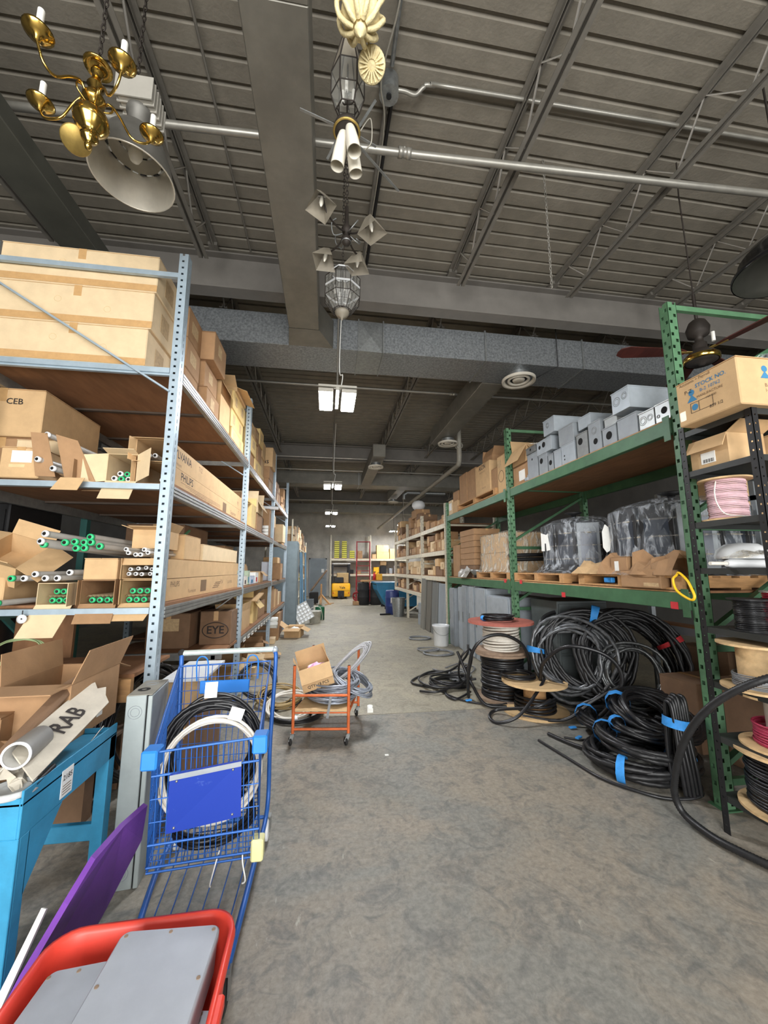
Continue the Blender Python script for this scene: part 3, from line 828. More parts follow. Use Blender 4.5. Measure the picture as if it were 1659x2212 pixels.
for bi in range(3):
    y0, y1 = LYS[bi]+.075, LYS[bi+1]
    for z in SZ + (((.68,) if bi else ())):
        lbeam(y0, y1, LX-.002, z-.018, 1); lbeam(y0, y1, LB+.035, z-.018, -1)
        n = 3; L = (y1-y0)/n
        for k in range(n):
            MB().bx(LB+.01, LX-.004, y0+k*L+.004, y0+(k+1)*L-.004, z-.018, z).obj('deck_panel', m_ply, lr)
            MB().bx(LB+.04, LX-.04, y0+k*L-.02, y0+k*L+.02, z-.034, z-.018).obj('deck_support', m_dsup, lr)
    for z in SZ: MB().bx(LB+.06, -1.105, LYS[bi]+.004, LYS[bi]+.05, z-.055, z-.018).obj('end_rail', m_blueg if bi == 0 else m_beamg, lr)
MB().bx(-2.2,-1.06,4.4,5.08,.625,.65).obj('deck_panel', m_ply, lr); MB().bx(-2.2,-1.06,4.36,4.40,.58,.652).obj('end_rail', m_beamg, lr)
MB().bx(-2.2,-2.16,4.4,5.1,0,.62).obj('shelf_leg', m_beamg, lr); MB().bx(-1.16,-1.12,4.36,4.40,0,.62).obj('shelf_leg', m_beamg, lr)

# ---- top shelf, first bay
zs = 2.905
for i in range(3):
    dx = (.02, .008, -.012)[2-i]
    c = carton('big pale front carton on the grey rack top shelf, %s of three' % ('bottom','middle','topmost')[i], -2.26-dx, -1.28+dx, 2.75, 3.20, zs+.286*i, zs+.286*i+.284, 3, 0, True, lbl=[('r',.3,.62,.25,.75)])
    w, d, h = c['dims']; g = MB(); g.bx(-w/2-.001, w/2+.001, -d/2-.0015, -d/2, .005, .055); g.obj('tape', m_tape, c)
    for (u, v) in ((-.12,.17),(.20,.12)):
        MB().tube([(u+.022*math.cos(a), -d/2-.0005, v+.022*math.sin(a)) for a in [2*PI*k/18 for k in range(18)]], .0012, 4, True).obj('faint_stamp', m_ctape, c)
for i in range(3):
    carton('brown carton in the top shelf second stack, %s of three' % ('bottom','middle','topmost')[i], -2.2, -1.20, 3.22, 3.56, zs+.27*i, zs+.27*i+.268, 1, 0, lbl=[('r',.25,.7,.3,.7)])
ys = [(3.58,3.98,-1.65,-1.13,0,.27,1),(3.58,3.98,-1.65,-1.16,.272,.52,1),(3.55,3.95,-1.60,-1.08,.522,.80,1)]
for i, (y0,y1,x0,x1,a,b_,mm) in enumerate(ys):
    carton('brown carton in the third stack of the grey rack top shelf, %s' % ('bottom','middle','overhanging on top')[i], x0,x1,y0,y1,zs+a,zs+b_,mm,0, lbl=[('r',.3,.6,.4,.8)])
open_carton('large tan carton with raised flaps in front of the yellow cartons on the top shelf', -1.38, 4.22, zs, .50, .40, .56, {'-x':(.22,-35),'+x':(.16,150),'-y':(.20,-8),'+y':(.24,25)}, 0)
for i in range(3):
    for j in range(2):
        carton('yellow carton in the %s yellow stack, top shelf, %s of three' % (('nearer','farther')[j], ('bottom','middle','topmost')[i]), -1.52, -1.11-.015*(i%2), 4.46+.32*j, 4.765+.32*j, zs+.22*i, zs+.22*i+.218, 4, 0, lbl=[('r',.3,.6,.3,.8)], group='yellow cartons on the top shelf')
open_carton('flattened tan lid carton lying over the yellow stacks', -1.30, 4.76, zs+.662, .42, .5, .05, {'-y':(.16,60),'+x':(.12,110)}, 0)

# ---- top shelf, second and third bays
def shelf_fill(bay, y0, y1, x1, z, zmax, rng, shelf, n=6, mats=(0,1,1,3,4), deep=.5, stack=2, rack='grey rack'):
    y = y0; k = 0
    while y < y1 - .12 and k < n:
        d = min(rng.uniform(.22,.42), y1-y); zz = z; s = 0
        while s < stack:
            h = rng.uniform(.13,.30)
            if zz + h > zmax: break
            w = rng.uniform(.26,deep); xe = x1 - rng.uniform(0,.05)
            mm = rng.choice(mats)
            pos = ORD[k] + ' from its near post'
            st = ('at the bottom','above it','on top')[s] if s else 'standing'
            lbl = '%s carton %s on the %s %s, bay %s, %s' % (CN[mm], 'stacked' if s else 'resting', rack, shelf, bay, ORD[k]+' along')
            if s == 2: lbl = lbl.replace('stacked','topmost')
            carton(lbl, xe-w, xe, y, y+d-.015, zz+.001, zz+h, mm, 0, True, lbl=[('r',.3,.7,.35,.8)] if rng.random()<.5 else None)
            zz += h; s += 1
            if rng.random() < .3: break
        y += d; k += 1
R = random.Random(21)
shelf_fill('two', 5.25, 6.95, -1.10, 2.897, 3.95, R, 'top shelf', 6, (4,4,1,0), .5, 3)
c = carton('tan carton with two bold letters high on the grey rack top shelf', -1.36,-1.02,7.08,7.50,3.34,3.70,0,0)
text('ns', .13, m_ink, c, (.05,-.212,.10), FACE_F, bold=.012)
carton('brown carton below the two-letter carton, upper', -1.40,-1.06,7.05,7.55,3.12,3.339,1,0); carton('brown carton below the two-letter carton, lower', -1.42,-1.07,7.02,7.60,2.897,3.119,1,0, lbl=[('r',.2,.5,.3,.8)])
shelf_fill('three', 7.85, 10.2, -1.08, 2.897, 4.0, R, 'top shelf', 7, (1,2,2,1), .55, 3)
# ---- middle shelf, second bay
carton('pale carton with a small heart stamp standing behind the second post', -1.75,-1.14,5.22,5.60,2.077,2.50,1,0)
oc = open_carton('open pale carton with a heart stamp on its front, grey rack second bay', -1.28, 6.35, 2.36, .42, .50, .18, {'-x':(.18,60),'+x':(.15,150),'-y':(.16,-12),'+y':(.2,20)}, 3)
hm = MB(); hm.prism([(0,-.022),(.022,.004),(.018,.018),(.008,.020),(0,.012),(-.008,.020),(-.018,.018),(-.022,.004)], 0, .001); hm.obj('heart_stamp', m_inkn, oc, (.02,-.2505,.10), FACE_F)
carton('brown carton beneath the open heart-stamped carton', -1.55,-1.08,6.12,6.60,2.077,2.355,1,0)
open_carton('torn tan carton with its flaps up just past the second post', -1.22, 5.80, 2.077, .30, .34, .34, {'-x':(.14,20),'+x':(.14,-50),'-y':(.16,100),'+y':(.14,10)}, 4)
for i in range(3): 
    t = thing('paper_roll', 'small white paper roll stacked by the third post, %s' % ('lowest','middle','uppermost')[i], 'roll', (-1.10, 7.12, 2.115+.062*i), 0, 'white rolls on the middle shelf')
    MB().lathe([(.008,-.05),(.03,-.05),(.03,.05),(.008,.05)], 18, rotT((0,0,0),0,PI/2,0)).obj('paper', m_paper, t); MB().lathe([(.009,-.051),(.009,.051)], 12, rotT((0,0,0),0,PI/2,0)).obj('core', m_cardin, t)
carton('dark carton behind the white paper rolls', -1.6,-1.18,6.66,7.4,2.077,2.42,2,0)
tw_ = MB().tube([(-1.25,7.55,2.66),(-.95,7.62,2.66)], .035, 14); tag(tw_.obj('mailing_tube', m_whitep), 'white mailing tube sticking out towards the aisle above the middle shelf', 'tube')
carton('brown carton under the white mailing tube', -1.5,-1.09,7.46,7.70,2.077,2.62,1,0)
carton('large pale carton overhanging the middle shelf in the third bay', -1.42,-.96,8.6,9.1,2.077,2.46,3,0, lbl=[('f',.1,.3,.5,.8)])
shelf_fill('three', 7.85, 8.55, -1.08, 2.077, 2.8, R, 'middle shelf', 3, (1,2,0), .5, 2)
shelf_fill('three', 9.15, 10.2, -1.08, 2.077, 2.8, R, 'middle shelf far end', 4, (1,2,0,3), .5, 2)
# ---- tube cartons on the middle shelf, first bay
m_cap = M('tube_cap_white', (232,232,230), .4, 0, 0); m_capg = M('tube_cap_green', (58,196,128), .4, 0, .1, 20); m_glasst = M('tube_glass', (196,192,184), .35, 0, .06, 12); m_pin = M('tube_pin', (60,58,56), .4, .6, 0)
_tc = {}
def tube_lamp(label, x, z, yf, L=1.2, r=.019, green=False, dx=0.0, dz=0.0, group=None):
    t = thing('fluorescent_tube', label, 'lamp tube', (x,yf,z), 0, group, None, (math.atan2(dz, L), 0, -math.atan2(dx, L)))
    key = (L, r, green)
    if key not in _tc:
        R_ = Euler((-PI/2,0,0)).to_matrix().to_4x4()
        g = MB().lathe([(r*.93,.018),(r*.93,L-.018)], 14, R_).mesh('glass', m_glasst)
        c = MB()
        c.lathe([(r*.55,0),(r,.002),(r,.02),(r*.93,.021)], 14, R_)
        c = c.mesh('end_cap', m_capg if green else m_cap)
        p = MB(); p.lathe([(0,.0005),(r*.6,.0005)], 12, R_); p.bx(-r*.36, r*.36, -.007, 0.0006, -.0015, .0015)
        _tc[key] = (g, c, p.mesh('contact', m_pin))
    for nm, me in zip(('glass','end_cap','contact'), _tc[key]): mkobj(nm, me, t)
    TUBES.append(t)
    return t
TUBES = []
zm = 2.078
a = end_open('long printed carton lowest on the middle shelf beside the post', -1.315,-1.095,2.80,5.08,zm,zm+.150,{'-x':(.03,20),'+x':(.03,10)},0)
b_ = end_open('long printed carton on top of another, torn open at its near end', -1.315,-1.095,2.79,5.08,zm+.152,zm+.312,{'-y':(.05,10),'+y':(.06,-8),'+x':(.05,5),'-x':(.06,20)},0)
def side_text(t, s, size, ly, lz, mat, x=.1105, bold=0.0, align='LEFT'):
    # t is rotated so local z points to -y: lettering reads along +y on the +x face
    return text(s, size, mat, t, (x, lz, -ly), (0, PI/2, 0), bold=bold, align=align)
def on_side(t, yb, ylo, s, size, dz, mat, x, bold=0.0):
    o = text(s, size, mat, t, (x, dz, yb-ylo), (0, PI/2, 0), bold=bold, align='LEFT'); return o
on_side(b_, 5.08, 2.84, 'SYLVANIA', .085, .02, m_ink, .1103, .012)
on_side(b_, 5.08, 2.86, 'fluorescent', .035, -.05, m_inkg, .1103)
on_side(b_, 5.08, 3.40, 'T12', .06, .03, m_inkg, .1103)
on_side(b_, 5.08, 4.85, 'M1', .07, -.02, m_inkg, .1103)
on_side(a, 5.08, 3.02, 'PHILIPS', .085, .03, m_ink, .1103, .010)
for k in range(3): MB().bx(.1098,.1106,-.012-.012*k,-.009-.012*k,.95,2.05-.1*k).obj('printed_rule', m_inkg, a)
on_side(a, 5.08, 3.35, 'HIGH OUTPUT 1500 mA 96 T12', .035, -.048, m_inkg, .1103)
MB().bx(.1098,.1108,-.05,.045,.72,.86).obj('printed_block', m_inkg, a)
on_side(a, 5.08, 4.55, 'Equipment', .06, -.015, m_inkg, .1103, .008)
on_side(a, 5.08, 4.93, 'T', .06, .03, m_inkg, .1103, .01)
for i, x in enumerate((-1.275,-1.235,-1.195)): tube_lamp('white-capped tube in the torn long carton', x, zm+.20, 2.80, 1.2, .0165, group='tubes in the torn long carton')
tube_lamp('single white-capped tube lying inside the long carton under the torn one', -1.14, zm+.03, 2.81, 1.2, .0165)
c = end_open('tan tube carton with four splayed flaps and a dark square end on the middle shelf', -1.47,-1.28,2.76,4.9,zm,zm+.19,{'-x':(.13,62,-.03),'+x':(.13,55,.03),'-y':(.15,60),'+y':(.07,15)},3)
for i, (x, z, g) in enumerate(((-1.44,.03,0),(-1.40,.03,1),(-1.36,.03,0),(-1.42,.07,0),(-1.38,.07,1),(-1.33,.10,0))): tube_lamp('%s-capped tube in the splayed carton' % ('green' if g else 'white'), x, zm+z, 2.80+.01*i, 1.2, .0185, bool(g), group='tubes in the splayed carton')
c = end_open('brown tube carton with a tall flap standing at its near end', -1.62,-1.49,2.86,4.8,zm,zm+.12,{'-x':(.20,-2,.0),'-y':(.10,40)},1)
fl_ = MB(); fl_.prism([(0,0),(.17,-.02),(.06,.24),(-.06,.27)], 0, .004); tag(fl_.obj('cardboard_flap', m_card[1], None, (-1.68,2.70,2.085), (PI/2+.1,0,.15)), 'loose brown cardboard flap leaning among the white tubes', 'cardboard')
fl_ = MB(); fl_.prism([(0,0),(.11,0),(.05,.28),(-.04,.28)], 0, .004); tag(fl_.obj('cardboard_flap', m_card[1], None, (-1.86,2.72,2.09), (PI/2+.1,0,.1)), 'loose brown cardboard flap standing beside the labelled carton', 'cardboard')
fl_ = MB(); fl_.prism([(0,0),(.15,0),(.17,.09),(.03,.09)], 0, .004); tag(fl_.obj('cardboard_flap', m_card[0], None, (-1.70,2.62,1.985), (PI/2-.35,0,0)), 'small tan cardboard tab hanging below the middle shelf edge', 'cardboard')
for i, (x, z, g, yf, L) in enumerate(((-1.816,2.363,0,2.70,1.5),(-1.66,2.246,0,2.70,1.3),(-1.601,2.227,0,2.72,1.3),(-1.571,2.237,0,2.78,1.3),(-1.647,2.203,1,2.70,1.3),(-1.839,2.192,0,2.68,1.3),(-1.745,2.135,0,2.68,1.3))):
    tube_lamp(('loose white-capped tube highest above the middle shelf' if i == 0 else 'green-capped loose tube by the brown flap' if g else 'loose white-capped tube on the middle shelf'), x, z, yf, L, .019, bool(g), .25, .0 if i else -.05, 'loose tubes on the middle shelf')
c = carton('tan carton with a white shipping label on its front, middle shelf', -2.09,-1.86,2.74,3.3,zm,zm+.205,0,0,lbl=[('f',.28,.80,.50,.88)])
MB().bx(-.06,.03,-.2805,-.279,.07,.09).obj('clear_tape_patch', m_ctape, c)
carton('pale carton stacked behind the labelled carton', -2.14,-1.83,2.92,3.5,zm+.206,zm+.31,3,0)
c = carton('tan carton with three bold letters at the left edge', -2.62,-2.08,3.02,3.75,2.44,2.80,0,.02)
text('CEB', .062, m_ink, c, (.08,-.368,.26), FACE_F, bold=.01)
carton('plain carton beneath the three-letter carton', -2.6,-2.06,3.05,3.7,2.16,2.438,1,0)
carton('flat long carton under the plain carton at the back', -2.7,-2.05,3.56,4.9,zm,zm+.08,2,0)
tag(MB().bx(-2.18,-2.17,3.55,4.05,2.30,2.62).bx(-2.17,-2.155,3.6,3.63,2.30,2.62).bx(-2.17,-2.155,3.8,3.83,2.30,2.62).bx(-2.17,-2.155,4.0,4.03,2.30,2.62).obj('steel_sheet', m_steel), 'bright ribbed steel sheet glimpsed at the back of the middle shelf', 'sheet')
carton('dark carton holding up the ribbed steel sheet', -2.19,-1.9,3.5,4.6,2.16,2.298,2,0)
for i in range(2): carton('long dark carton at the back of the middle shelf, %s' % ('lower','upper')[i], -1.84,-1.64,3.55,5.05,zm+.082*i,zm+.082*i+.08,2,0)

# ---- low shelf, first bay
zl = 1.278
E_ = end_open('long printed lowest carton, its near end open with a pale flap, by the post', -1.305,-1.095,2.76,5.10,zl,zl+.152,{'-y':(.13,48,-.03),'+x':(.04,5),'-x':(.06,-15)},0)
on_side(E_, 5.10, 2.98, 'PHILIPS', .055, .035, m_inkg, .1055, .01)
on_side(E_, 5.10, 3.35, 'Fluorescent', .04, -.03, m_inkg, .1055)
MB().bx(.1049,.1058,-.05,.05,1.28,1.44).obj('printed_block', m_inkg, E_)
for k in range(4): MB().bx(.1049,.1058,.010-.016*k,.018-.016*k,.78+.03*k,.98+.03*k).obj('printed_rule', m_inkg, E_)
on_side(E_, 5.10, 4.30, 'T34', .06, .01, m_inkg, .1055)
on_side(E_, 5.10, 4.60, 'LIGHTING', .045, .0, m_inkg, .1055)
D_ = end_open('middle lowest tube carton with corrugated liner and a torn front flap', -1.535,-1.320,2.74,4.9,zl,zl+.152,{'-y':(.14,50,.02),'+x':(.07,12),'-x':(.05,-10)},1)
C_ = end_open('lowest tube carton with a big pale flap hanging below the shelf', -1.765,-1.560,2.72,4.9,zl,zl+.135,{'-y':(.20,66,-.04),'+x':(.12,15)},3)
for nm, xs, z0, rows in (('carton by the post',(-1.27,-1.225,-1.18),zl+.02,2),('middle lowest carton',(-1.49,-1.445,-1.40,-1.36),zl+.02,1),('big-flap carton',(-1.72,-1.68,-1.64,-1.60),zl+.02,2)):
    for rw in range(rows):
        for x in xs: tube_lamp('green-capped tube in the lowest %s' % nm, x+.008*rw, z0+.004+.055*rw, 2.79+.02*rw, 1.2, .018, True, group='tubes in the lowest %s' % nm)
for nm, x0, x1 in (('by the post',-1.29,-1.15),('in the middle',-1.52,-1.33),('with the hanging flap',-1.75,-1.58)):
    zz = MB(); pts = []; k = 0; x = x0
    while x < x1: pts.append((x, 0, .050 + (.006 if k % 2 else -.006))); x += .012; k += 1
    for i in range(len(pts)-1): zz.add([(pts[i][0],2.78,zl+pts[i][2]),(pts[i+1][0],2.78,zl+pts[i+1][2]),(pts[i+1][0],3.3,zl+pts[i+1][2]),(pts[i][0],3.3,zl+pts[i][2])], [(0,1,2,3)])
    tag(zz.obj('corrugated_liner', m_card[3]), 'corrugated packing liner inside the lowest carton %s' % nm, 'packing')
B_ = end_open('second-row carton full of thin white-capped tubes next to the post', -1.310,-1.095,2.76,5.06,zl+.156,zl+.290,{'-x':(.04,-10),'+y':(.05,-60),'+x':(.02,5)},0)
for i, (x, z) in enumerate(((-1.28,.10),(-1.24,.10),(-1.15,.10),(-1.27,.06),(-1.225,.065),(-1.18,.07),(-1.14,.06),(-1.28,.03),(-1.24,.03),(-1.20,.028),(-1.15,.03))):
    tube_lamp('thin white-capped tube packed in the second-row carton', x, zl+.160+z, 2.77+.004*(i%3), 1.2, .0125, group='thin tubes in the second-row carton')
carton('tan second-row carton with a closed front flap beside the thin tubes', -1.52,-1.325,2.72,3.92,zl+.154,zl+.290,0,0,False)
for i, (x, z, g) in enumerate(((-1.88,.165,1),(-1.82,.165,0),(-1.77,.19,0),(-1.72,.165,0),(-1.66,.165,0),(-1.60,.20,0))):
    tube_lamp('loose tube left of the closed tan carton', x, zl+z, 2.66+.012*i, 1.3, .019, bool(g), .12, 0, 'loose tubes beside the closed tan carton')
tube_lamp('single green-capped tube sticking out by the shelf edge at the left', -1.91, zl+.022, 2.62, 1.3, .019, True, .1)
bun = [(148,1173,1),(167,1171,1),(185,1172,1),(195,1160,1),(202,1172,1),(171,1185,1),(187,1184,1),(217,1180,1)]
for i, (x, z, g) in enumerate(((-1.612,1.662,1),(-1.562,1.668,1),(-1.512,1.665,1),(-1.485,1.700,1),(-1.465,1.665,1),(-1.550,1.628,1),(-1.508,1.630,1),(-1.425,1.642,1))):
    tube_lamp('green-capped tube in the loose bundle', x, z, 2.66+.008*(i%4), 1.8, .021, True, .18, -.05, 'bundle of green-capped tubes')
for i, (x, z, g) in enumerate(((-1.703,1.713,0),(-1.735,1.668,0),(-1.730,1.650,1))):
    tube_lamp(('white-capped tube lying highest left of the green bundle','white-capped tube just left of the green bundle','green-capped tube resting beneath two white ones')[i], x, z, 2.62+.02*i, 1.8, .021, bool(g), .32, -.10)
tag(MB().tube([(-1.40,3.6,1.62),(-1.30,3.9,1.86)], .012, 8).obj('thin_pole', m_green), 'thin dark green pole leaning behind the green-capped bundle', 'pole')
for i, (x, z) in enumerate(((-1.275,1.625),(-1.265,1.603),(-1.225,1.592),(-1.200,1.592),(-1.185,1.625),(-1.165,1.606))):
    tube_lamp('thin white-capped tube loose by the post', x, z, 2.70+.01*i, 1.2, .014, group='loose thin tubes by the post')
open_carton('crumpled open carton on top of the tubes next to the post', -1.225, 3.02, 1.64, .20, .30, .13, {'-x':(.08,70),'-y':(.08,80),'+x':(.06,30)}, 0, .05)
carton('big tan carton on the low shelf just past the post', -1.34,-1.10,3.20,3.62,1.57,1.765,0,.03)
carton('long pale printed carton lying high on the low shelf tube cartons', -1.32,-1.10,3.66,5.05,1.572,1.72,3,.01, False)
t = open_carton('tan carton tipped open at the left edge of the low shelf', -2.03, 2.88, 1.50, .26, .32, .15, {'-x':(.12,100),'+x':(.14,115),'-y':(.10,40),'+y':(.10,30)}, 0, 0, rot=(.55,.30,.1))
c = carton('tan carton stamped 1000 beneath the tipped carton', -2.14,-1.95,2.72,3.3,zl,zl+.185,0,0)
text('000', .07, m_ink, c, (.02,-.292,.11), (PI/2,.6,0), bold=.01)
carton('dark carton behind the green-capped bundle', -2.0,-1.45,4.2,5.0,zl+.2,1.95,2,0)
from collections import defaultdict
_by = defaultdict(list)
for t_ in TUBES: _by[t_['label']].append(t_)
for lab_, ts_ in _by.items():
    if len(ts_) < 2: continue
    ts_.sort(key=lambda o: o.location.z); rows_ = [[ts_[0]]]
    for o in ts_[1:]:
        if o.location.z - rows_[-1][0].location.z > .018: rows_.append([o])
        else: rows_[-1].append(o)
    nm_ = {1:[''],2:['lower row ','upper row '],3:['bottom row ','middle row ','top row ']}.get(len(rows_), ['row %s up ' % k for k in ('one','two','three','four','five')])
    for rn, row in zip(nm_, rows_):
        row.sort(key=lambda o: o.location.x)
        for k_, o in enumerate(row): o['label'] = lab_ + ', ' + rn + (('%s from the left' % ORD[k_]) if len(row) > 1 else 'alone')
# black appliance cabinets seen through the low shelf
for i, (x0, x1) in enumerate(((-2.55,-2.26),)):
    t = thing('black_cabinet', 'black cabinet standing behind the low shelf tubes', 'cabinet', (-2.75,3.6,0)); MB().rb(-.35,.35,-.3,.3,0,2.0,.01).obj('body', m_black, t); MB().bx(-.33,.33,-.312,-.3,.05,1.95).obj('door', m_black, t); MB().bx(.22,.28,-.32,-.312,1.85,1.9).obj('badge', m_paper, t)

# ---- under the low shelf, first bay
t = thing('small_reel', 'small white plastic reel hanging under the shelf edge at the left', 'reel', (-1.79,2.66,1.205)); MB().lathe([(.006,-.004),(.026,-.004),(.026,.004),(.006,.004)], 20, rotT((0,0,0),PI/2,0,0)).obj('disc', m_whitep, t); MB().tube([(0,0,.0),(0,.0,.05)], .003, 6).obj('hook', m_black, t); MB().lathe([(0,-.005),(.006,-.005)], 10, rotT((0,0,0),PI/2,0,0)).obj('hub', m_dark, t)
tg = thing('teal_rack', 'teal rack posts and brace standing behind the grey rack', 'rack', (0,0,0))
for x, y in ((-2.42,2.95),(-2.42,4.2)):
    b = MB(); b.bx(x,x+.06,y,y+.06,0,2.3); b.obj('upright', M('teal_post', (66,118,112), .5, .1, .1, 8) if 'teal_post' not in bpy.data.materials else bpy.data.materials['teal_post'], tg)
MB().bar((-2.40,3.0,1.45),(-2.40,4.2,.45), .04, .04).obj('brace', bpy.data.materials['teal_post'], tg)
for z in (.55,1.2): MB().bx(-2.42,-2.36,2.95,4.26,z-.07,z).obj('beam', bpy.data.materials['teal_post'], tg)
tag(MB().bx(-2.36,-1.95,3.45,3.48,.60,1.20).bx(-2.36,-2.33,3.46,3.5,0,1.2).obj('plywood_sheet', m_ply), 'upright brown plywood sheet under the low shelf', 'plywood')
carton('dark carton standing on the low inner shelf beside the oval-marked carton', -1.90,-1.46,4.6,4.95,.651,1.02,2,0,lbl=[('f',.15,.75,.5,.85)])
c = carton('dark carton with letters in an oval on the low inner shelf', -1.41,-1.07,4.78,5.08,.651,1.02,2,0)
text('EYE', .12, m_ink, c, (.0,-.1515,.16), FACE_F, bold=.02)
MB().tube([(.14*math.cos(a),-.1515,.16+.085*math.sin(a)) for a in [2*PI*k/28 for k in range(28)]], .005, 5, True).obj('oval_print', m_ink, c)
# ================================================================== green pallet racking on the right
GX, GB = 2.50, 3.62
gr = thing('pallet_rack', 'green steel pallet rack with plywood decks right of the aisle', 'rack', (0,0,0))
def green_post(h):
    b = MB(); w = .075; t = .003; pz = .0508*2
    for (axis) in (0, 1):
        def put(u0, u1, z0, z1):
            if axis == 0: b.bx(u0, u1, 0, t, z0, z1)
            else: b.bx(0, t, u0, u1, z0, z1)
        put(0,.010,0,h); put(.032,.043,0,h); put(.065,w,0,h)
        for (c0, c1, off) in ((.010,.032,0.0),(.043,.065,.0508)):
            z = -off
            while z < h-.02:
                z0 = max(0, z); z1 = min(h, z+pz-.026)
                if z1 > z0: put(c0, c1, z0, z1)
                z += pz
    b.bx(w-t,w,0,w,0,h); b.bx(0,w,w-t,w,0,h); b.bx(.025,.05,-.004,0,0,.0)
    return b
gm = green_post(3.50).mesh('upright', m_greenl); gm2 = green_post(2.90).mesh('upright', m_greenl)
GY = (2.33, 5.02, 7.88)
for i, y in enumerate(GY):
    me = gm if i < 2 else gm2
    for x in (GX, GB): mkobj('upright', me, gr, (x, y, 0))
    MB().bx(GX-.02,GX+.10,y-.02,y+.10,0,.008).obj('foot_plate', m_green, gr)
    hi = 3.50 if i < 2 else 2.88
    MB().bx(GX+.075,GB,y+.02,y+.05,hi-.045,hi-.005).obj('frame_brace', m_greenl, gr)
    zz = .3
    for k in range(4 if i < 2 else 3):
        z0 = .25+.82*k
        MB().bar((GX+.06,y+.035,z0),(GB,y+.035,z0+.62), .03, .04, (0,1,0)).obj('frame_brace', m_green, gr)
        MB().bx(GX+.075,GB,y+.02,y+.05,z0-.12,z0-.08).obj('frame_brace', m_green, gr)
for bi in range(2):
    y0, y1 = GY[bi]+.075, GY[bi+1]
    for (za, zb) in ((2.49,2.60),(1.215,1.33)):
        for x in (GX-.012, GB+.02):
            b = MB(); b.rb(x, x+.05, y0, y1, za, zb, .004); b.bx(x+.012,x+.05,y0,y1,zb,zb+.002); b.obj('beam', m_green, gr)
            for yy in (y0, y1-.06):
                b = MB(); b.rb(x-.006, x+.0, yy, yy+.06, za-.05, zb+.03, .002); b.obj('beam_connector', m_green, gr)
        n = 3; L = (y1-y0)/n
        for k in range(n): MB().bx(GX+.03, GB+.03, y0+k*L+.003, y0+(k+1)*L-.003, zb+.002, zb+.018).obj('deck_panel', m_ply, gr)
        MB().bx(GX+.002,GX+.03,y0,y1,zb+.002,zb+.012).obj('deck_edge', m_plye, gr)
for (y, z) in ((4.75,1.335),(3.84,1.23),(2.50,1.24),(5.20,1.335)):
    MB().bx(GX-.0155,GX-.012,y,y+.06,z-.025,z+.025).obj('red_tag', m_rtape, gr)
Zu, Zl = 2.619, 1.349

# ---- pull boxes on the upper deck
def pull_box(label, y0, y1, z0, z1, L, mat, holes=(), rings=(), x=GX+.02, lid=True):
    t = thing('junction_box', label, 'metal box', (x, (y0+y1)/2, z0), 0, 'grey metal boxes on the green rack')
    d = y1-y0; h = z1-z0
    MB().rb(0, L, -d/2, d/2, 0, h-.006, .003).obj('body', mat, t)
    if lid: MB().rb(-.004, L+.004, -d/2-.004, d/2+.004, h-.012, h, .002).obj('cover', mat, t)
    for (u, v, r) in holes:
        c = MB(); T = rotT((-.0015, u, v), 0, -PI/2, 0); c.lathe([(0,0),(r,0)], 18, T); c.obj('knockout_hole', m_dark, t)
    for (u, v, r) in rings:
        c = MB()
        for k in (1, .62): c.tube([(-.0015, u+r*k*math.cos(a), v+r*k*math.sin(a)) for a in [2*PI*q/18 for q in range(18)]], .0018, 4, True)
        c.obj('knockout_ring', m_steel, t)
    return t
PB = [('bright steel box with a round hole at the near end of the row',2.41,2.555,.0,.15,.5,m_steel,[(-.01,.08,.028)],[(.045,.05,.014)]),
 ('bright steel box with double ring knockouts, second from the near end',2.565,2.715,0,.145,.5,m_steel,[],[(.035,.07,.036),(-.035,.075,.026)]),
 ('dull plain grey box with a greenish lid, third from the near end',2.735,2.955,0,.185,.5,m_grayp,[],[]),
 ('grey box with one big dark hole, fourth from the near end',2.975,3.145,0,.17,.5,m_grayp,[(0,.085,.038)],[]),
 ('tall grey box with a hole low on its end, fifth along',3.165,3.335,0,.29,.5,m_grayp,[(-.01,.09,.03)],[(0,.20,.035)]),
 ('bright box with a large hole near its top, sixth along',3.355,3.525,0,.245,.5,m_steel,[(.02,.16,.036)],[]),
 ('grey box with two tiny holes near the middle of the row, lower',3.56,3.79,0,.21,.5,m_grayl,[(.06,.09,.010),(.06,.05,.010)],[]),
 ('narrow grey box squeezed beside the two-hole box',3.80,3.93,0,.20,.5,m_grayl,[],[]),
 ('grey box with a half-open round hole, eighth along',3.955,4.05,0,.19,.5,m_grayp,[(0,.09,.03)],[]),
 ('upright grey box with a hole near its top corner',4.07,4.25,0,.235,.5,m_grayp,[(.03,.16,.034)],[]),
 ('tall grey box with a small hole, at the far end of the row',4.275,4.515,0,.315,.5,m_grayp,[(0,.24,.014)],[])]
for (l, y0, y1, z0, z1, L, mt, ho, ri) in PB: pull_box(l, y0, y1, Zu+z0, Zu+z1, L, mt, ho, ri)
pull_box('big pale grey box lying across the top at the near end', 2.75, 2.95, 2.845, 3.04, .85, m_grayl, [], [(.04,.10,.04),(-.05,.12,.03)], GX-.02)
pull_box('small bright box wedged under the big pale box', 2.96, 3.12, Zu+.172, 2.88, .3, m_steel, [], [], GX+.03)
pull_box('large plain grey box stacked on the two-hole box', 3.56, 3.82, Zu+.212, 3.03, .5, m_grayp, [], [], GX+.02)
pull_box('long pale box lying across the pile, highest in the middle', 3.84, 4.06, 3.032, 3.215, 1.0, m_grayl, [], [(.02,.11,.03)], GX-.01)
pull_box('long pale box behind the tall box with the low hole', 3.33, 3.52, Zu+.29, 3.04, .9, m_grayl, [], [], GX+.05)
pull_box('grey box with two holes resting on the upright ones', 3.95, 4.26, Zu+.237, 3.02, .45, m_grayl, [(.09,.09,.024),(.0,.10,.034)], [], GX+.01)
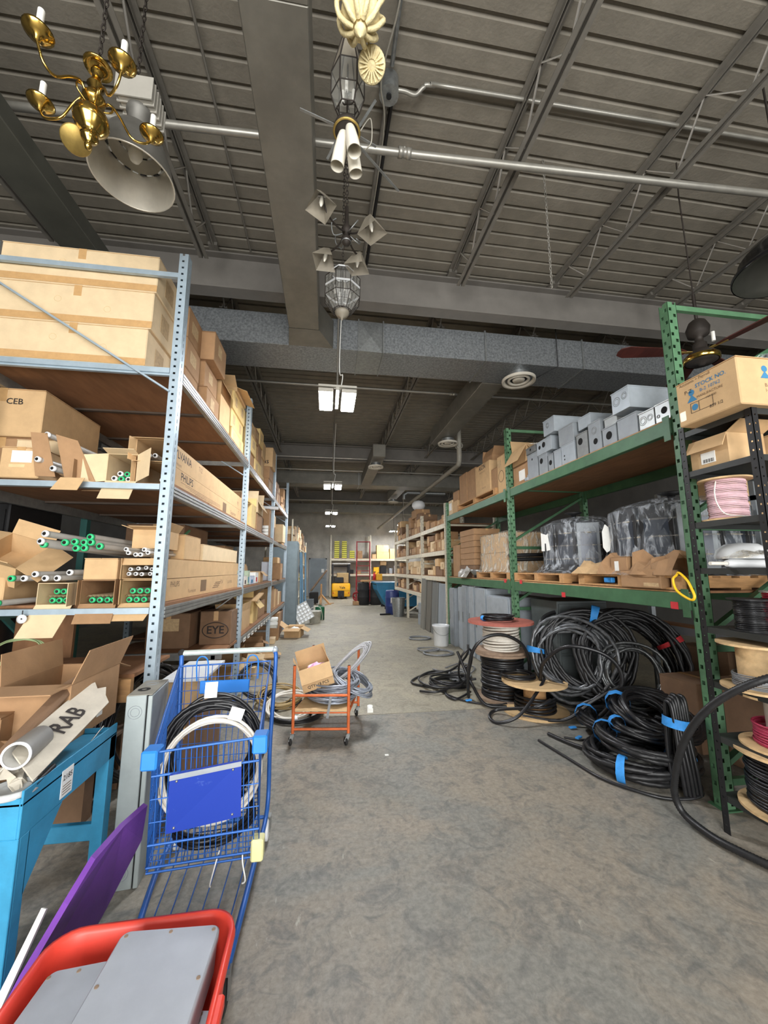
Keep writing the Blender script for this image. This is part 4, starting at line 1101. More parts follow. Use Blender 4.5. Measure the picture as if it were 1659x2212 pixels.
pull_box('flat bright box with one hole bridging the far end of the pile', 4.28, 4.50, 2.936, 3.02, .6, m_steel, [(0,.045,.016)], [], GX)
# front faces of long boxes carry ring knockouts too
t = open_carton('open tan carton of white fittings on the upper green shelf', 2.78, 4.77, 2.90, .46, .40, .22, {'-x':(.24,152,.05),'+x':(.16,40),'+y':(.18,12),'-y':(.16,130)}, 0)
carton('carton of grey fittings below the open carton of white fittings', 2.56,3.0,4.58,4.98,Zu,2.895,1,0,lbl=[('l',.2,.6,.2,.7)])
for i in range(7):
    x = 2.62+.05*(i%3)+.02*i; y = 4.64+.045*(i%4)
    f = thing('plastic_fitting', 'white plastic fitting heaped in the green rack open carton, %s one' % ORD[i], 'fitting', (x,y,3.05+.025*(i%3)), i*.8, 'white fittings in the open carton')
    MB().bx(-.025,.025,-.02,.02,0,.09).obj('body', m_cablew, f); MB().tube([(-.03,0,.07),(.05,0,.075)], .012, 8).obj('spigot', m_cablew, f)
for i in range(6):
    f = thing('pipe_fitting', 'small grey fitting spilled beside the far end boxes, %s one' % ORD[i], 'fitting', (GX+.02+.035*(i//3),4.525+.022*(i%3),Zu+.001+.042*(i//3)), i, 'grey fittings on the upper deck')
    MB().cyl((0,0,0), .016, 0, .04, 10).obj('body', m_grayp, f); MB().tube([(0,0,.02),(.024,0,.02)], .008, 6).obj('stub', m_steel, f)
# ---- upper deck second bay
def pallet(label, x0, x1, y0, y1, z0, group=None):
    t = thing('wood_pallet', label, 'pallet', ((x0+x1)/2,(y0+y1)/2,z0), 0, group)
    w, d = x1-x0, y1-y0
    for k in range(3):
        u = -d/2+.045+k*(d-.09)/2; MB().bx(-w/2,w/2,u-.045,u+.045,.016,.086).obj('stringer', m_wood, t)
    n = 7
    for k in range(n):
        u = -w/2+.045+k*(w-.09)/(n-1); MB().bx(u-.045,u+.045,-d/2,d/2,.086,.102).obj('deck_board', m_wood, t)
    for k in range(3):
        u = -w/2+.045+k*(w-.09)/2; MB().bx(u-.045,u+.045,-d/2,d/2,0,.016).obj('bottom_board', m_wood, t)
    return t
pallet('wood pallet under the big-lettered carton on the upper green deck', 2.50,3.45,5.45,7.2,Zu)
c = carton('tan carton with big black lettering on the upper green deck', 2.53,3.0,5.70,6.30,Zu+.103,3.23,0,0)
text('AION', .11, m_ink, c, (0.0-.2355,.0,.45), FACE_L, bold=.015); text('PACKING LIST', .035, m_inkg, c, (-.2355,.0,.37), FACE_L); text('MADE IN', .035, m_inkg, c, (-.2355,-.05,.10), FACE_L)
c = carton('tall tan carton with a round printed emblem beside the green post', 2.53,3.0,5.13,5.42,Zu,3.17,0,0,lbl=[('l',.55,.95,.70,.9)])
MB().tube([(-.2365,.02+.085*math.cos(a),.24+.085*math.sin(a)) for a in [2*PI*k/24 for k in range(24)]], .003, 4, True).obj('emblem', m_ink, c)
carton('narrow carton with an umbrella mark between the big-lettered carton and the emblem carton', 2.55,3.0,5.46,5.68,Zu+.103,3.05,1,0)
carton('brown taped carton behind the big-lettered carton', 2.55,3.0,6.34,6.75,Zu+.103,3.28,1,0); carton('brown taped carton at the far end of the pallet', 2.55,3.0,6.78,7.18,Zu+.103,3.30,1,0)
open_carton('open brown carton with flaps up on top of the big-lettered carton', 2.80, 6.0, 3.232, .34, .4, .12, {'-x':(.14,-20),'+x':(.14,20),'-y':(.15,35),'+y':(.15,-15)}, 1)
carton('low tan carton just before the green end post, lower', 2.54,2.95,7.30,7.60,Zu,2.86,0,0); carton('white and tan carton just before the green end post', 2.54,2.9,7.62,7.86,Zu,2.92,3,0,lbl=[('l',.2,.9,.3,.8)])
carton('brown carton stacked above the low tan carton', 2.56,2.95,7.30,7.62,2.862,3.06,1,0)

# ---- lower deck: shrink-wrapped loads
def film_mat(name, tint, alpha, bump):
    m = bpy.data.materials.new(name); m.use_nodes = True; nt = m.node_tree; b = nt.nodes['Principled BSDF']
    b.inputs['Base Color'].default_value = lin(tint); b.inputs['Roughness'].default_value = .10; b.inputs['Specular IOR Level'].default_value = 1.0
    tc = nt.nodes.new('ShaderNodeTexCoord'); n = nt.nodes.new('ShaderNodeTexNoise'); n.inputs['Scale'].default_value = 9; n.inputs['Detail'].default_value = 6; n.inputs['Distortion'].default_value = 1.5
    mp = nt.nodes.new('ShaderNodeMapping'); mp.inputs['Scale'].default_value = (1.6,1.6,.55); mp.inputs['Rotation'].default_value = (.5,.3,0)
    nt.links.new(tc.outputs['Object'], mp.inputs['Vector']); nt.links.new(mp.outputs['Vector'], n.inputs['Vector'])
    bp = nt.nodes.new('ShaderNodeBump'); bp.inputs['Strength'].default_value = bump; bp.inputs['Distance'].default_value = .06
    nt.links.new(n.outputs['Fac'], bp.inputs['Height']); nt.links.new(bp.outputs['Normal'], b.inputs['Normal'])
    r = nt.nodes.new('ShaderNodeValToRGB'); r.color_ramp.elements[0].position = .47; r.color_ramp.elements[1].position = .66
    r.color_ramp.elements[0].color = (alpha*.5,)*3+(1,); r.color_ramp.elements[1].color = (min(1,alpha*3.6),)*3+(1,)  # pale opaque streaks put the film's glints into its alpha
    nt.links.new(n.outputs['Fac'], r.inputs['Fac']); nt.links.new(r.outputs['Color'], b.inputs['Alpha'])
    return m
m_film = film_mat('stretch_film', (210,216,222), .17, .9)
m_filmb = film_mat('stretch_film_thick', (214,206,188), .36, .8)
def wobble_lathe(prof, n, seed, amp, sx=1.0, sy=1.0):
    R_ = random.Random(seed); b = MB(); vs = []; fs = []; p = len(prof)
    for k in range(n):
        a = 2*PI*k/n
        for (r, z) in prof:
            q = r*(1+R_.uniform(-amp,amp)); vs.append((q*math.cos(a)*sx, q*math.sin(a)*sy, z+R_.uniform(-amp,amp)*.3))
    for k in range(n):
        k2 = (k+1)%n
        for i in range(p-1): fs.append((k*p+i, k2*p+i, k2*p+i+1, k*p+i+1))
    return b.add(vs, fs, True)
def wrapped_load(label, cx, cy, z0, rx, ry, h, seed, n=12):
    t = thing('wrapped_pallet_load', label, 'wrapped load', (cx,cy,z0))
    for k in range(n):
        a = 2*PI*k/n; x, y = (rx-.06)*math.cos(a), (ry-.06)*math.sin(a)
        T = rotT((x,y,0),0,0,a); wd = 2*PI*min(rx,ry)/n*.46
        MB().rb(-.05,.05,-wd,wd,.02,h-.06,.004,T).obj('black_case', m_black if k % 4 else m_grayp, t)
        MB().bx(.05,.053,-wd*.72,wd*.72,.10,h-.16,T).obj('case_panel', M('case_panel_%d' % seed, (60,66,76), .3, .2, .2, 8) if ('case_panel_%d' % seed) not in bpy.data.materials else bpy.data.materials['case_panel_%d' % seed], t)
    MB().lathe([(0,h-.06),(rx-.12,h-.06),(rx-.10,h-.03),(0,h-.01)], 20).obj('top_sheet', m_black, t)
    for z in (.16,.31,.45):
        MB().tube([((rx-.004)*math.cos(a),(ry-.004)*math.sin(a),z) for a in [2*PI*k/24 for k in range(24)]], .008, 5, True).obj('film_band', m_filmb, t)
    wobble_lathe([(rx+.13,.0),(rx+.06,.04),(rx+.005,.11),(rx,.24),(rx,.40),(rx+.01,h-.06),(rx*.8,h+.0),(rx*.45,h+.04),(.05,h+.06)], 40, seed, .02, 1, ry/rx).obj('stretch_film', m_film, t)
    return t
pallet('wood pallet under the nearest wrapped black load', 2.50,3.55,2.46,3.62,Zl)
pallet('wood pallet under the wrapped black load with a white slip', 2.50,3.55,3.86,4.98,Zl)
wA = wrapped_load('stretch-wrapped black load with a white slip hanging at its side', 3.08,4.30,Zl+.103,.47,.47,.62,3)
wB = wrapped_load('larger stretch-wrapped black load nearest the black shelf unit', 3.06,3.03,Zl+.103,.50,.52,.62,4)
s = MB(); s.prism([(0,0),(.05,0),(.055,.09),(.075,.09),(.08,0),(.14,.01),(.11,.21),(.09,.19),(.06,.20),(.0,.22)], 0, .002); s.obj('paper_slip', m_paper, wA, (-.50,.10,.26), (PI/2,0,-1.35))
s = MB(); s.prism([(0,.05),(.03,0),(.06,.02),(.075,.12),(.06,.24),(.03,.27),(.0,.2)], 0, .002); s.obj('paper_slip', m_paper, wB, (-.46,.33,.20), (PI/2,0,-1.0))
for w_, k in ((wA,0),(wB,1)):
    MB().lathe([(.0,.10),(.09,.10),(.10,.09),(.03,.07),(.02,.0)], 18).obj('top_knob', m_black, w_, (-.15+.1*k,-.05,.62))
    MB().lathe([(.0,.08),(.06,.08),(.07,.07),(.02,.05),(.02,.0)], 18).obj('top_knob', m_steel, w_, (.05,.15,.62))
def crumple(name, label, cat, x, y, z, w, d, h, mat, seed, rz=0):
    R_ = random.Random(seed); n = 7; b = MB(); vs = []
    for i in range(n):
        for j in range(n):
            u, v = i/(n-1)-.5, j/(n-1)-.5
            vs.append((u*w+R_.uniform(-.02,.02), v*d+R_.uniform(-.02,.02), max(.004, h*(1-(2*abs(u))**2)*(.5+R_.random()*.6))))
    m_ = len(vs); vs += [(x_, y_, z_-.004) for (x_, y_, z_) in vs]
    fs = []
    for i in range(n-1):
        for j in range(n-1):
            q = (i*n+j, (i+1)*n+j, (i+1)*n+j+1, i*n+j+1); fs.append(q); fs.append(tuple(m_+k for k in q[::-1]))
    for i in range(n-1):
        for (a, c) in ((i*n,(i+1)*n),((i+1)*n+n-1,i*n+n-1)): fs.append((a, m_+a, m_+c, c))
        for (a, c) in ((i+1,i),((n-1)*n+i,(n-1)*n+i+1)): fs.append((a, m_+a, m_+c, c))
    return tag(b.add(vs, fs).obj(name, mat, None, (x,y,z), (0,0,rz)), label, cat)
crumple('torn_cardboard', 'torn curled cardboard sheet against the nearest wrapped load', 'cardboard', 2.56,3.42,Zl+.105,.22,.42,.13,m_card[0],5)
crumple('torn_cardboard', 'folded brown cardboard leaning between the wrapped loads and the labelled carton', 'cardboard', 2.60,3.10,Zl+.105,.22,.36,.20,m_card[1],8,.4)
carton('small brown carton with a barcode sticker on the nearest pallet', 2.49,2.70,2.95,3.14,Zl+.104,Zl+.255,1,0,lbl=[('l',.5,.75,.2,.75)])
crumple('torn_cardboard', 'bulging brown cardboard wrapped in film next to the black shelf unit', 'cardboard', 2.56,2.70,Zl+.105,.22,.42,.19,m_card[1],11)
t = carton('flat brown carton with half-closed flaps at the front edge of the nearest pallet', 2.46,2.62,2.60,3.0,Zl+.004,Zl+.143,1,0,lbl=[('l',.05,.4,.1,.3)])
MB().prism([(0,0),(.17,0),(.17,.06),(0,.06)],0,.004).obj('flap', m_card[1], t, (-.083,.0,.085), (PI/2,0,-PI/2))
tag(MB().rb(2.50,2.54,3.16,3.26,Zl+.03,Zl+.075,.006).obj('blue_block', m_btape), 'small blue block tucked in the nearest pallet opening', 'block')
# metal frame behind the nearest wrapped load
t = thing('angle_iron_stand', 'grey metal angle frame standing behind the nearest wrapped load', 'frame', (3.52,3.2,Zl+.001))
for y in (-.5,.45): MB().bx(0,.04,y,y+.04,0,.95).obj('leg', m_grayp, t)
MB().bx(0,.04,-.5,.49,.72,.76).obj('rail', m_grayp, t)
carton('pale carton glimpsed behind the metal frame under the upper deck', 3.60,3.95,2.9,3.4,Zl+.02,2.34,0,0)
# ---- lower deck second bay
pallet('wood pallet under the wrapped tan carton block', 2.50,3.45,5.12,6.32,Zl)
wc_ = thing('wrapped_carton_block', 'block of tan cartons in shiny stretch film on the lower green deck', 'wrapped load', (2.95,5.75,Zl+.103))
for i in range(2):
    for j in range(2): MB().rb(-.40,.40,-.47+.47*i,-.003+.47*i,.29*j,.29*j+.287,.006).obj('carton', m_card[0], wc_)
wf = MB(); 
wobble_lathe([(.60,.0),(.585,.06),(.578,.2),(.578,.45),(.58,.58),(.45,.60),(.05,.605)], 40, 9, .006).v
R_ = random.Random(5)
ring = []
for k in range(48):
    a = 2*PI*k/48; c_, s_ = math.cos(a), math.sin(a); q = max(abs(c_), abs(s_)); ring.append((c_/q, s_/q))
vs = []; fs = []
for (sc, z) in ((1.16,-.0),(1.05,.05),(1.012,.14),(1.01,.3),(1.01,.5),(1.012,.585),(.9,.60),(.3,.605)):
    for (u, v) in ring: vs.append((u*.40*sc+R_.uniform(-.004,.004), v*.475*sc+R_.uniform(-.004,.004), z+R_.uniform(-.008,.008)))
for i in range(7):
    for k in range(48): fs.append((i*48+k, i*48+(k+1)%48, (i+1)*48+(k+1)%48, (i+1)*48+k))
wf.add(vs, fs, True); wf.obj('stretch_film', m_filmb, wc_)
for i in range(6): carton('thin brown carton in the stack beyond the wrapped block, %s from the bottom' % ORD[i], 2.56,3.05,6.55,7.25,Zl+.22+.108*i,Zl+.22+.108*i+.105,1,.01*(i%3),True,group='stack of thin brown cartons')
carton('dark low carton carrying the stack of thin brown cartons', 2.55,3.1,6.5,7.3,Zl,Zl+.218,2,0)
crumple('sack', 'dusty grey plastic sack slumped on the lower green deck', 'sack', 2.55,6.85,Zl+.001,.24,.50,.20,M('sack_plastic', (150,146,136), .35, 0, .15, 12),14)
t = thing('gray_bowl_reflector', 'shiny round grey reflector lying at the edge of the lower deck', 'reflector', (2.60,6.45,Zl+.03)); MB().lathe([(.05,0),(.10,.02),(.14,.07),(.15,.11),(.145,.11),(.10,.03)], 26).obj('dish', m_steel, t); MB().lathe([(0,-.02),(.09,-.02),(.09,.03),(0,.03)], 20).obj('base', m_black, t)
carton('brown carton on the lower deck just before the green end post', 2.60,3.0,7.40,7.84,Zl,1.98,1,0)
for i in range(2): tag(MB().tube([(2.55,5.15+.06*i,Zl+.28+.06*i),(3.4,5.05,Zl+.30+.06*i)], .028, 10).obj('black_pipe', m_black), 'short black pipe lying beside the wrapped tan block, %s' % ('lower','upper')[i], 'pipe')

# ---- panels and cabinets standing under the second bay
PN = [(7.55,7.85,2.46,1.12,m_grayp,'narrow grey'),(7.18,7.42,2.50,1.16,m_grayl,'pale blue-grey'),(6.86,7.10,2.46,1.20,m_grayp,'darker grey'),(6.52,6.80,2.48,1.21,m_grayl,'light blue-grey'),(6.0,6.46,2.47,1.19,m_grayl,'wide light blue-grey'),(5.25,5.95,2.47,1.10,m_grayl,'broad pale blue')]
for i, (y0, y1, x, h, mt, dsc) in enumerate(PN):
    t = thing('steel_enclosure', '%s steel cabinet standing under the green rack, %s from the far post' % (dsc, ORD[i]), 'cabinet', (x+.35,(y0+y1)/2,0), .03*(i%3-1))
    d = y1-y0
    MB().rb(-.30,.30,-d/2,d/2,0,h,.005).obj('body', mt, t)
    MB().rb(-.316,-.302,-d/2+.015,d/2-.015,.02,h-.02,.003).obj('door', mt, t)
    MB().rb(-.29,.29,-d/2-.012,-d/2-.001,.02,h-.02,.003).obj('side_cover', mt, t)
    MB().rb(-.328,-.317,d/2-.07,d/2-.05,h*.45,h*.6,.003).obj('latch', m_steel, t)
t = thing('steel_enclosure', 'dark grey switchgear cabinet with round ports under the first green bay', 'cabinet', (3.0,4.65,0))
MB().rb(-.30,.35,-.30,.30,0,1.12,.006).obj('body', M('dark_enclosure', (84,90,90), .5, .2, .1, 8), t)
MB().rb(-.28,.33,-.315,-.302,.03,.50,.004).obj('lower_door', bpy.data.materials['dark_enclosure'], t); MB().rb(-.28,.33,-.315,-.302,.53,1.09,.004).obj('upper_door', bpy.data.materials['dark_enclosure'], t)
for (u, v) in ((-.12,.72),(.16,.72),(-.12,.98)): MB().lathe([(0,0),(.035,0)], 16, rotT((u,-.317,v),PI/2,0,0)).obj('port', m_dark, t)
for (x0,x1,y0,y1,z0,z1,mm,l) in ((3.15,3.6,2.55,2.95,0,.62,2,'dark carton on the floor behind the near coils, upper'),(3.05,3.5,3.0,3.35,0,.55,2,'dark carton on the floor behind the near coils, beside a post'),(3.85,4.2,2.6,3.2,0,.9,2,'tall dark carton deep under the first green bay'),(3.85,4.25,3.4,3.9,0,.7,2,'dark carton deep behind the standing coils')):
    carton(l,x0,x1,y0,y1,z0,z1,mm,.05)
ib = thing('inner_rack', 'dark steel shelf frame deep under the first green bay', 'rack', (3.68,3.7,0))
for y in (-1.1,.35): MB().bx(0,.05,y,y+.05,0,1.18).obj('leg', m_grayp, ib)
MB().bx(0,.05,-1.1,.40,.82,.90).obj('rail', m_grayp, ib); MB().bx(0,.14,-1.1,.40,.90,.92).obj('shelf', m_ply, ib)

# ================================================================== cream racking beyond
cr_ = thing('cream_rack', 'cream painted pallet rack beyond the green one', 'rack', (0,0,0))
CY = (8.02, 10.18, 12.15, 14.3)
cmh = green_post(2.92).mesh('upright', m_cream)
for i, y in enumerate(CY):
    for x in (GX, GB): mkobj('upright', cmh, cr_, (x, y, 0))
    for k in range(3):
        z0 = .2+.8*k
        MB().bar((GX+.06,y+.035,z0),(GB,y+.035,z0+.6), .03, .04, (0,1,0)).obj('frame_brace', m_cream, cr_)
        MB().bx(GX+.075,GB,y+.02,y+.05,z0+.62,z0+.66).obj('frame_brace', m_cream, cr_)
for bi in range(3):
    y0, y1 = CY[bi]+.075, CY[bi+1]
    for z in ((2.48,1.90,1.33) if bi == 0 else (2.48,1.90,1.33,.86)):
        for x in (GX-.01, GB+.02): MB().rb(x, x+.045, y0, y1, z-.10, z, .004).obj('beam', m_cream, cr_)
        for k in range(3): 
            L = (y1-y0)/3; MB().bx(GX+.02,GB+.03,y0+k*L+.003,y0+(k+1)*L-.003,z,z+.016).obj('deck_panel', m_ply, cr_)
R = random.Random(44)
def shelf_fill_r(bay, y0, y1, z, zmax, shelf, n, mats, stack=2):
    y = y0; k = 0
    while y < y1-.12 and k < n:
        d = min(R.uniform(.2,.42), y1-y); zz = z; s = 0
        while s < stack:
            h = R.uniform(.12,.26)
            if zz+h > zmax: break
            mm = R.choice(mats); x0 = GX+.03+R.uniform(0,.06)
            carton('%s carton %s on the cream rack %s, bay %s, %s along' % (CN[mm], ('resting','stacked','topmost')[s], shelf, bay, ORD[k]), x0, x0+R.uniform(.28,.5), y, y+d-.015, zz+.001, zz+h, mm, 0, True, lbl=[('l',.2,.6,.3,.8)] if R.random()<.4 else None)
            zz += h; s += 1
            if R.random()<.35: break
        y += d; k += 1
for bi in range(3):
    y0, y1 = CY[bi]+.12, CY[bi+1]-.05; bn = ('one','two','three')[bi]
    shelf_fill_r(bn, y0, y1, 2.497, 3.25 if bi else 2.9, 'top level', 6, (1,2,1,0), 3 if bi else 1)
    shelf_fill_r(bn, y0, y1, 1.917, 2.36, 'second level', 6, (1,1,0,2,3), 2)
    shelf_fill_r(bn, y0, y1, 1.347, 1.75, 'third level', 6, (1,0,3,2), 2)
    if bi: shelf_fill_r(bn, y0, y1, .877, 1.2, 'lowest level', 5, (1,2,0), 2)
t = thing('globe_lampshade', 'white globe lampshade on top of the cartons on the cream rack', 'lampshade', (2.68,11.2,3.24)); MB().lathe([(.08,.0),(.165,.05),(.20,.13),(.185,.21),(.13,.27),(.0,.30)], 28).obj('globe', m_whitep, t); MB().lathe([(.0,-.012),(.13,-.012),(.13,.01),(.10,.012)], 24).obj('fitter', m_steel, t)
carton('brown carton carrying the white globe lampshade', 2.53,2.95,10.9,11.5,2.98,3.226,1,0)
SH = [(9.75,10.1,2.42,1.26,(128,126,118)),(9.3,9.7,2.46,1.24,(112,108,100)),(8.75,9.25,2.48,1.20,(120,122,120)),(8.12,8.7,2.48,1.18,(150,158,164))]
for i, (y0,y1,x,h,cl) in enumerate(SH):
    t = thing('metal_sheet_stack', 'tall grey sheet metal panel leaning under the cream rack, %s from the far post' % ORD[i], 'metal panel', (x,(y0+y1)/2,0), 0, None, None, (0,.05,0))
    mt = M('sheet_%d' % i, cl, .5, .3, .12, 6, stretch=(1,1,.2))
    MB().rb(0,.05,-(y1-y0)/2,(y1-y0)/2,0,h,.004).obj('panel', mt, t); MB().rb(.055,.09,-(y1-y0)/2+.03,(y1-y0)/2-.02,0,h-.05,.004).obj('panel', mt, t)
carton('open brown carton with a yellow label above the leaning panels', 2.62,2.95,8.55,9.2,1.02,1.22,1,0,lbl=[('l',.2,.6,.2,.6)])
carton('carton hidden beneath the yellow labelled one', 2.64,2.97,8.5,9.25,.0,1.018,1,0)
for i,(y,z,s) in enumerate(((10.55,0,.34),(10.5,.30,.30))):
    t = thing('metal_case', 'small grey metal case under the cream rack, %s' % ('on the floor','on top')[i], 'case', (2.72,y,z)); MB().rb(-.2,.2,-.2,.2,0,.28,.005).obj('body', m_grayp, t); MB().lathe([(0,0),(.03,0)],4,rotT((0,-.2015,.15),PI/2,0,0)).obj('opening', m_dark, t); MB().rb(-.19,.19,-.19,.19,.281,.29,.003).obj('lid', m_grayp, t)

# ================================================================== black shelf unit at the right edge
bu = thing('black_shelf_unit', 'black slotted-angle shelf unit full of wire reels at the right edge', 'shelf unit', (0,0,0))
UX0, UX1, UY0, UY1 = 2.30, 3.25, 1.72, 2.17
USH = (2.385, 2.12, 1.79, 1.505, 1.15, .835, .53, .21)
def angle_post(x, y, sx, sy, h):
    b = MB(); t = .003; w = .038; pz = .05; z = 0
    def seg(z0, z1, full):
        for ax in (0,1):
            parts = ((0,w),) if full else ((0,.014),(.024,w))
            for (u0,u1) in parts:
                if ax == 0: b.bx(min(x,x+sx*t),max(x,x+sx*t),min(y+sy*u0,y+sy*u1),max(y+sy*u0,y+sy*u1),z0,z1)
                else: b.bx(min(x+sx*u0,x+sx*u1),max(x+sx*u0,x+sx*u1),min(y,y+sy*t),max(y,y+sy*t),z0,z1)
    while z < h:
        seg(z, min(h,z+pz-.01), True)
        if z+pz-.01 < h: seg(z+pz-.01, min(h,z+pz), False)
        z += pz
    return b
for (x, sx) in ((UX0,1),(UX1,-1)):
    for (y, sy) in ((UY0,1),(UY1,-1)): angle_post(x, y, sx, sy, 2.42).obj('post', m_black, bu)
m_shelfg = M('shelf_black', (48,50,48), .5, .2, .12, 6)
for z in USH:
    b = MB(); b.bx(UX0+.004,UX1-.004,UY0+.004,UY1-.004,z-.004,z); b.bx(UX0+.004,UX0+.007,UY0+.004,UY1-.004,z-.035,z-.004); b.bx(UX0+.007,UX1-.007,UY0+.004,UY0+.007,z-.035,z-.004); b.bx(UX0+.007,UX1-.007,UY1-.007,UY1-.004,z-.035,z-.004); b.obj('shelf', m_shelfg, bu)
c = carton('big tan carton printed STOCK NO. on top of the black shelf unit', 2.20,2.95,1.685,2.06,2.386,2.665,0,0,False)
xl = -.3765
text('STOCK NO.', .035, m_inkb, c, (xl,-.035,.215), FACE_L, bold=.012); text('B-2 10762', .03, m_inkb, c, (xl,-.03,.178), FACE_L); text('MANUFACTURE', .022, m_inkg, c, (xl,-.025,.145), FACE_L); text('144 700', .02, m_inkg, c, (xl,-.03,.118), FACE_L)
text('Accounts + Payroll', .026, m_inkg, c, (xl,.06,.258), FACE_L); text('P-Z', .034, m_ink, c, (xl,.105,.20), FACE_L); text('839 1/2', .026, m_ink, c, (xl,-.055,.055), FACE_L)
def emblem(par, loc, rot):
    e = MB(); e.lathe([(0,0),(.019,0)], 22, rotT((0,.042,0))); e.obj('emblem_disc', m_inkb, par, loc, rot)
    g = MB(); g.prism([(0,.028),(.032,-.014),(-.032,-.014)], 0, .0005); g.obj('emblem_triangle', m_inkb, par, loc, rot)
emblem(c, (xl,.085,.145), FACE_L); emblem(c, (-.20,-.1885,.17), FACE_F)
MB().lathe([(0,0),(.02,0)], 22, rotT((xl,.072,.09),0,-PI/2,0)).obj('emblem_disc', m_inkb, c)
fr_ = MB()
for (y0,y1,z0,z1) in ((-.04,.10,.058,.060),(-.04,.10,.118,.120),(.098,.10,.058,.12),(-.04,-.038,.058,.12),(.044,.046,.058,.12)): fr_.bx(xl-.0004,xl+.0004,y0,y1,z0,z1)
fr_.obj('printed_frame', m_ink, c)
text('B-2', .03, m_inkg, c, (-.19,-.1885,.115), FACE_F); text('144 700', .026, m_inkg, c, (-.17,-.1885,.085), FACE_F)
MB().bx(xl-.0006,xl,.135,.175,.03,.09).obj('clear_tape_patch', m_ctape, c)
crumple('plastic_bag', 'clear plastic bag bunched on top of the STOCK NO. carton', 'plastic bag', 2.62,1.86,2.666,.5,.26,.12,m_film,17)
t = open_carton('tan carton with a barcode label and one flap down on the upper black shelf', 2.47,2.02,2.121,.26,.24,.19,{'-x':(.09,155),'+x':(.08,30),'-y':(.10,60)},0)
MB().bx(-.1335,-.130,-.04,.05,.03,.10).obj('barcode_label', m_paper, t)
for k in range(9): MB().bx(-.1342,-.1336,-.03+.008*k,-.027+.008*k+.002*(k%2),.036,.058).obj('barcode_bar', m_ink, t)
carton('plain tan carton behind the near post on the upper black shelf', 2.62,2.95,1.76,2.1,2.121,2.30,0,0)
def reel(label, x, y, z, r, rc, h, wr, core, disc, wire, wmat, th=.012, name='wire_reel', turns=10, wz=(0,1), rr=None, group=None):
    """reel standing on its flange: flanges, core and rows of wound wire"""
    t = thing(name, label, 'reel', (x,y,z), 0, group)
    for zz in (0, h-th):
        b = MB(); b.lathe([(0,zz),(r,zz),(r,zz+th),(0,zz+th)], 36, None, False); b.obj('flange', disc, t)
    MB().lathe([(rc,th),(rc,h-th)], 28).obj('core', core, t)
    b = MB(); lo, hi = th+(h-2*th)*wz[0]+wr, th+(h-2*th)*wz[1]-wr
    n = max(2, int((hi-lo)/(wr*1.9)))
    R_ = random.Random(int(x*100+y*10+z*1000))
    for k in range(n+1):
        zz = lo+(hi-lo)*k/n; q = wire+R_.uniform(-.4,.3)*wr*2
        b.tube([((q)*math.cos(a),(q)*math.sin(a), zz+wr*.7*math.sin(a*1+k)) for a in [2*PI*i/28 for i in range(28)]], wr, 6, True)
    b.obj('wound_wire', wmat, t)
    return t
reel('pale pink wire reel with a plywood top on the third black shelf', 2.44,2.03,1.791,.135,.06,.26,.004,m_woodp,m_woodp,.095,m_pinkw,.010)
tag(MB().tube(spline([(2.34,2.00,2.03),(2.30,1.98,1.95),(2.30,1.97,1.88),(2.33,1.95,1.82),(2.40,1.88,1.80)],6), .0035, 6).obj('loose_wire_end', m_cablew), 'loose white wire end dangling from the pink reel', 'wire')
t = thing('globe_light', 'white domed globe resting on a tube fixture, black shelf unit', 'lampshade', (2.52,2.05,1.56)); MB().lathe([(.13,0),(.135,.02),(.12,.06),(.08,.09),(0,.10)], 28).obj('globe', m_whitep, t); MB().lathe([(0,-.003),(.09,-.003),(.10,.004),(.13,.004)], 24).obj('collar', m_steel, t)
t = thing('tube_fixture', 'white tubular light fixture lying across the black shelf', 'light fixture', (2.26,1.98,1.532)); MB().tube([(.06,0,0),(.09,0,.0),(.95,.0,.0)], [.018,.026,.026], 14).obj('tube', m_whitep, t); MB().tube([(-.05,0,0),(.06,0,0)], .011, 10).obj('end_stub', m_cablew, t)
crumple('plastic_bag', 'torn clear plastic bag draped over the tube fixture and hanging down', 'plastic bag', 2.42,1.86,1.56,.34,.16,.05,m_filmb,19)
b = MB(); R_ = random.Random(3); vs = []; 
for i in range(6):
    for j in range(4): vs.append((2.27+.045*j+R_.uniform(-.012,.012)+.01*i, 1.715+R_.uniform(-.02,.02), 1.57-.055*i+R_.uniform(-.01,.01)))
b.add(vs, [(i*4+j,i*4+j+1,(i+1)*4+j+1,(i+1)*4+j) for i in range(5) for j in range(3)], False); tag(b.obj('plastic_strip', m_filmb), 'strip of torn plastic dangling before the black wire spool', 'plastic')
reel('dark spool of black wire on the fifth black shelf', 2.42,1.96,1.151,.105,.05,.18,.004,m_black,m_black,.075,m_cable,.008,turns=6)
reel('spool of bright red wire at the right edge', 2.66,1.93,1.151,.13,.06,.22,.004,m_wooda,m_cablew,.115,m_redw,.008)
reel('plywood reel half wound with thin grey wire, left of its twin', 2.42,1.95,.836,.185,.10,.25,.0035,m_woodp,m_woodp,.125,m_cableg,.012,wz=(0,.32))
reel('plywood reel with grey wire cut by the photo edge', 2.76,1.90,.836,.16,.09,.24,.0035,m_woodp,m_woodp,.12,m_cableg,.012,wz=(0,.4))
reel('reel with a white core and crimson wire', 2.50,1.93,.531,.20,.075,.28,.006,m_cablew,m_woodp,.13,m_crimw,.012,wz=(0,.45))
reel('big bottom reel wound with black wire', 2.50,1.93,.211,.235,.10,.305,.007,m_woodp,m_woodp,.185,m_cable,.014)
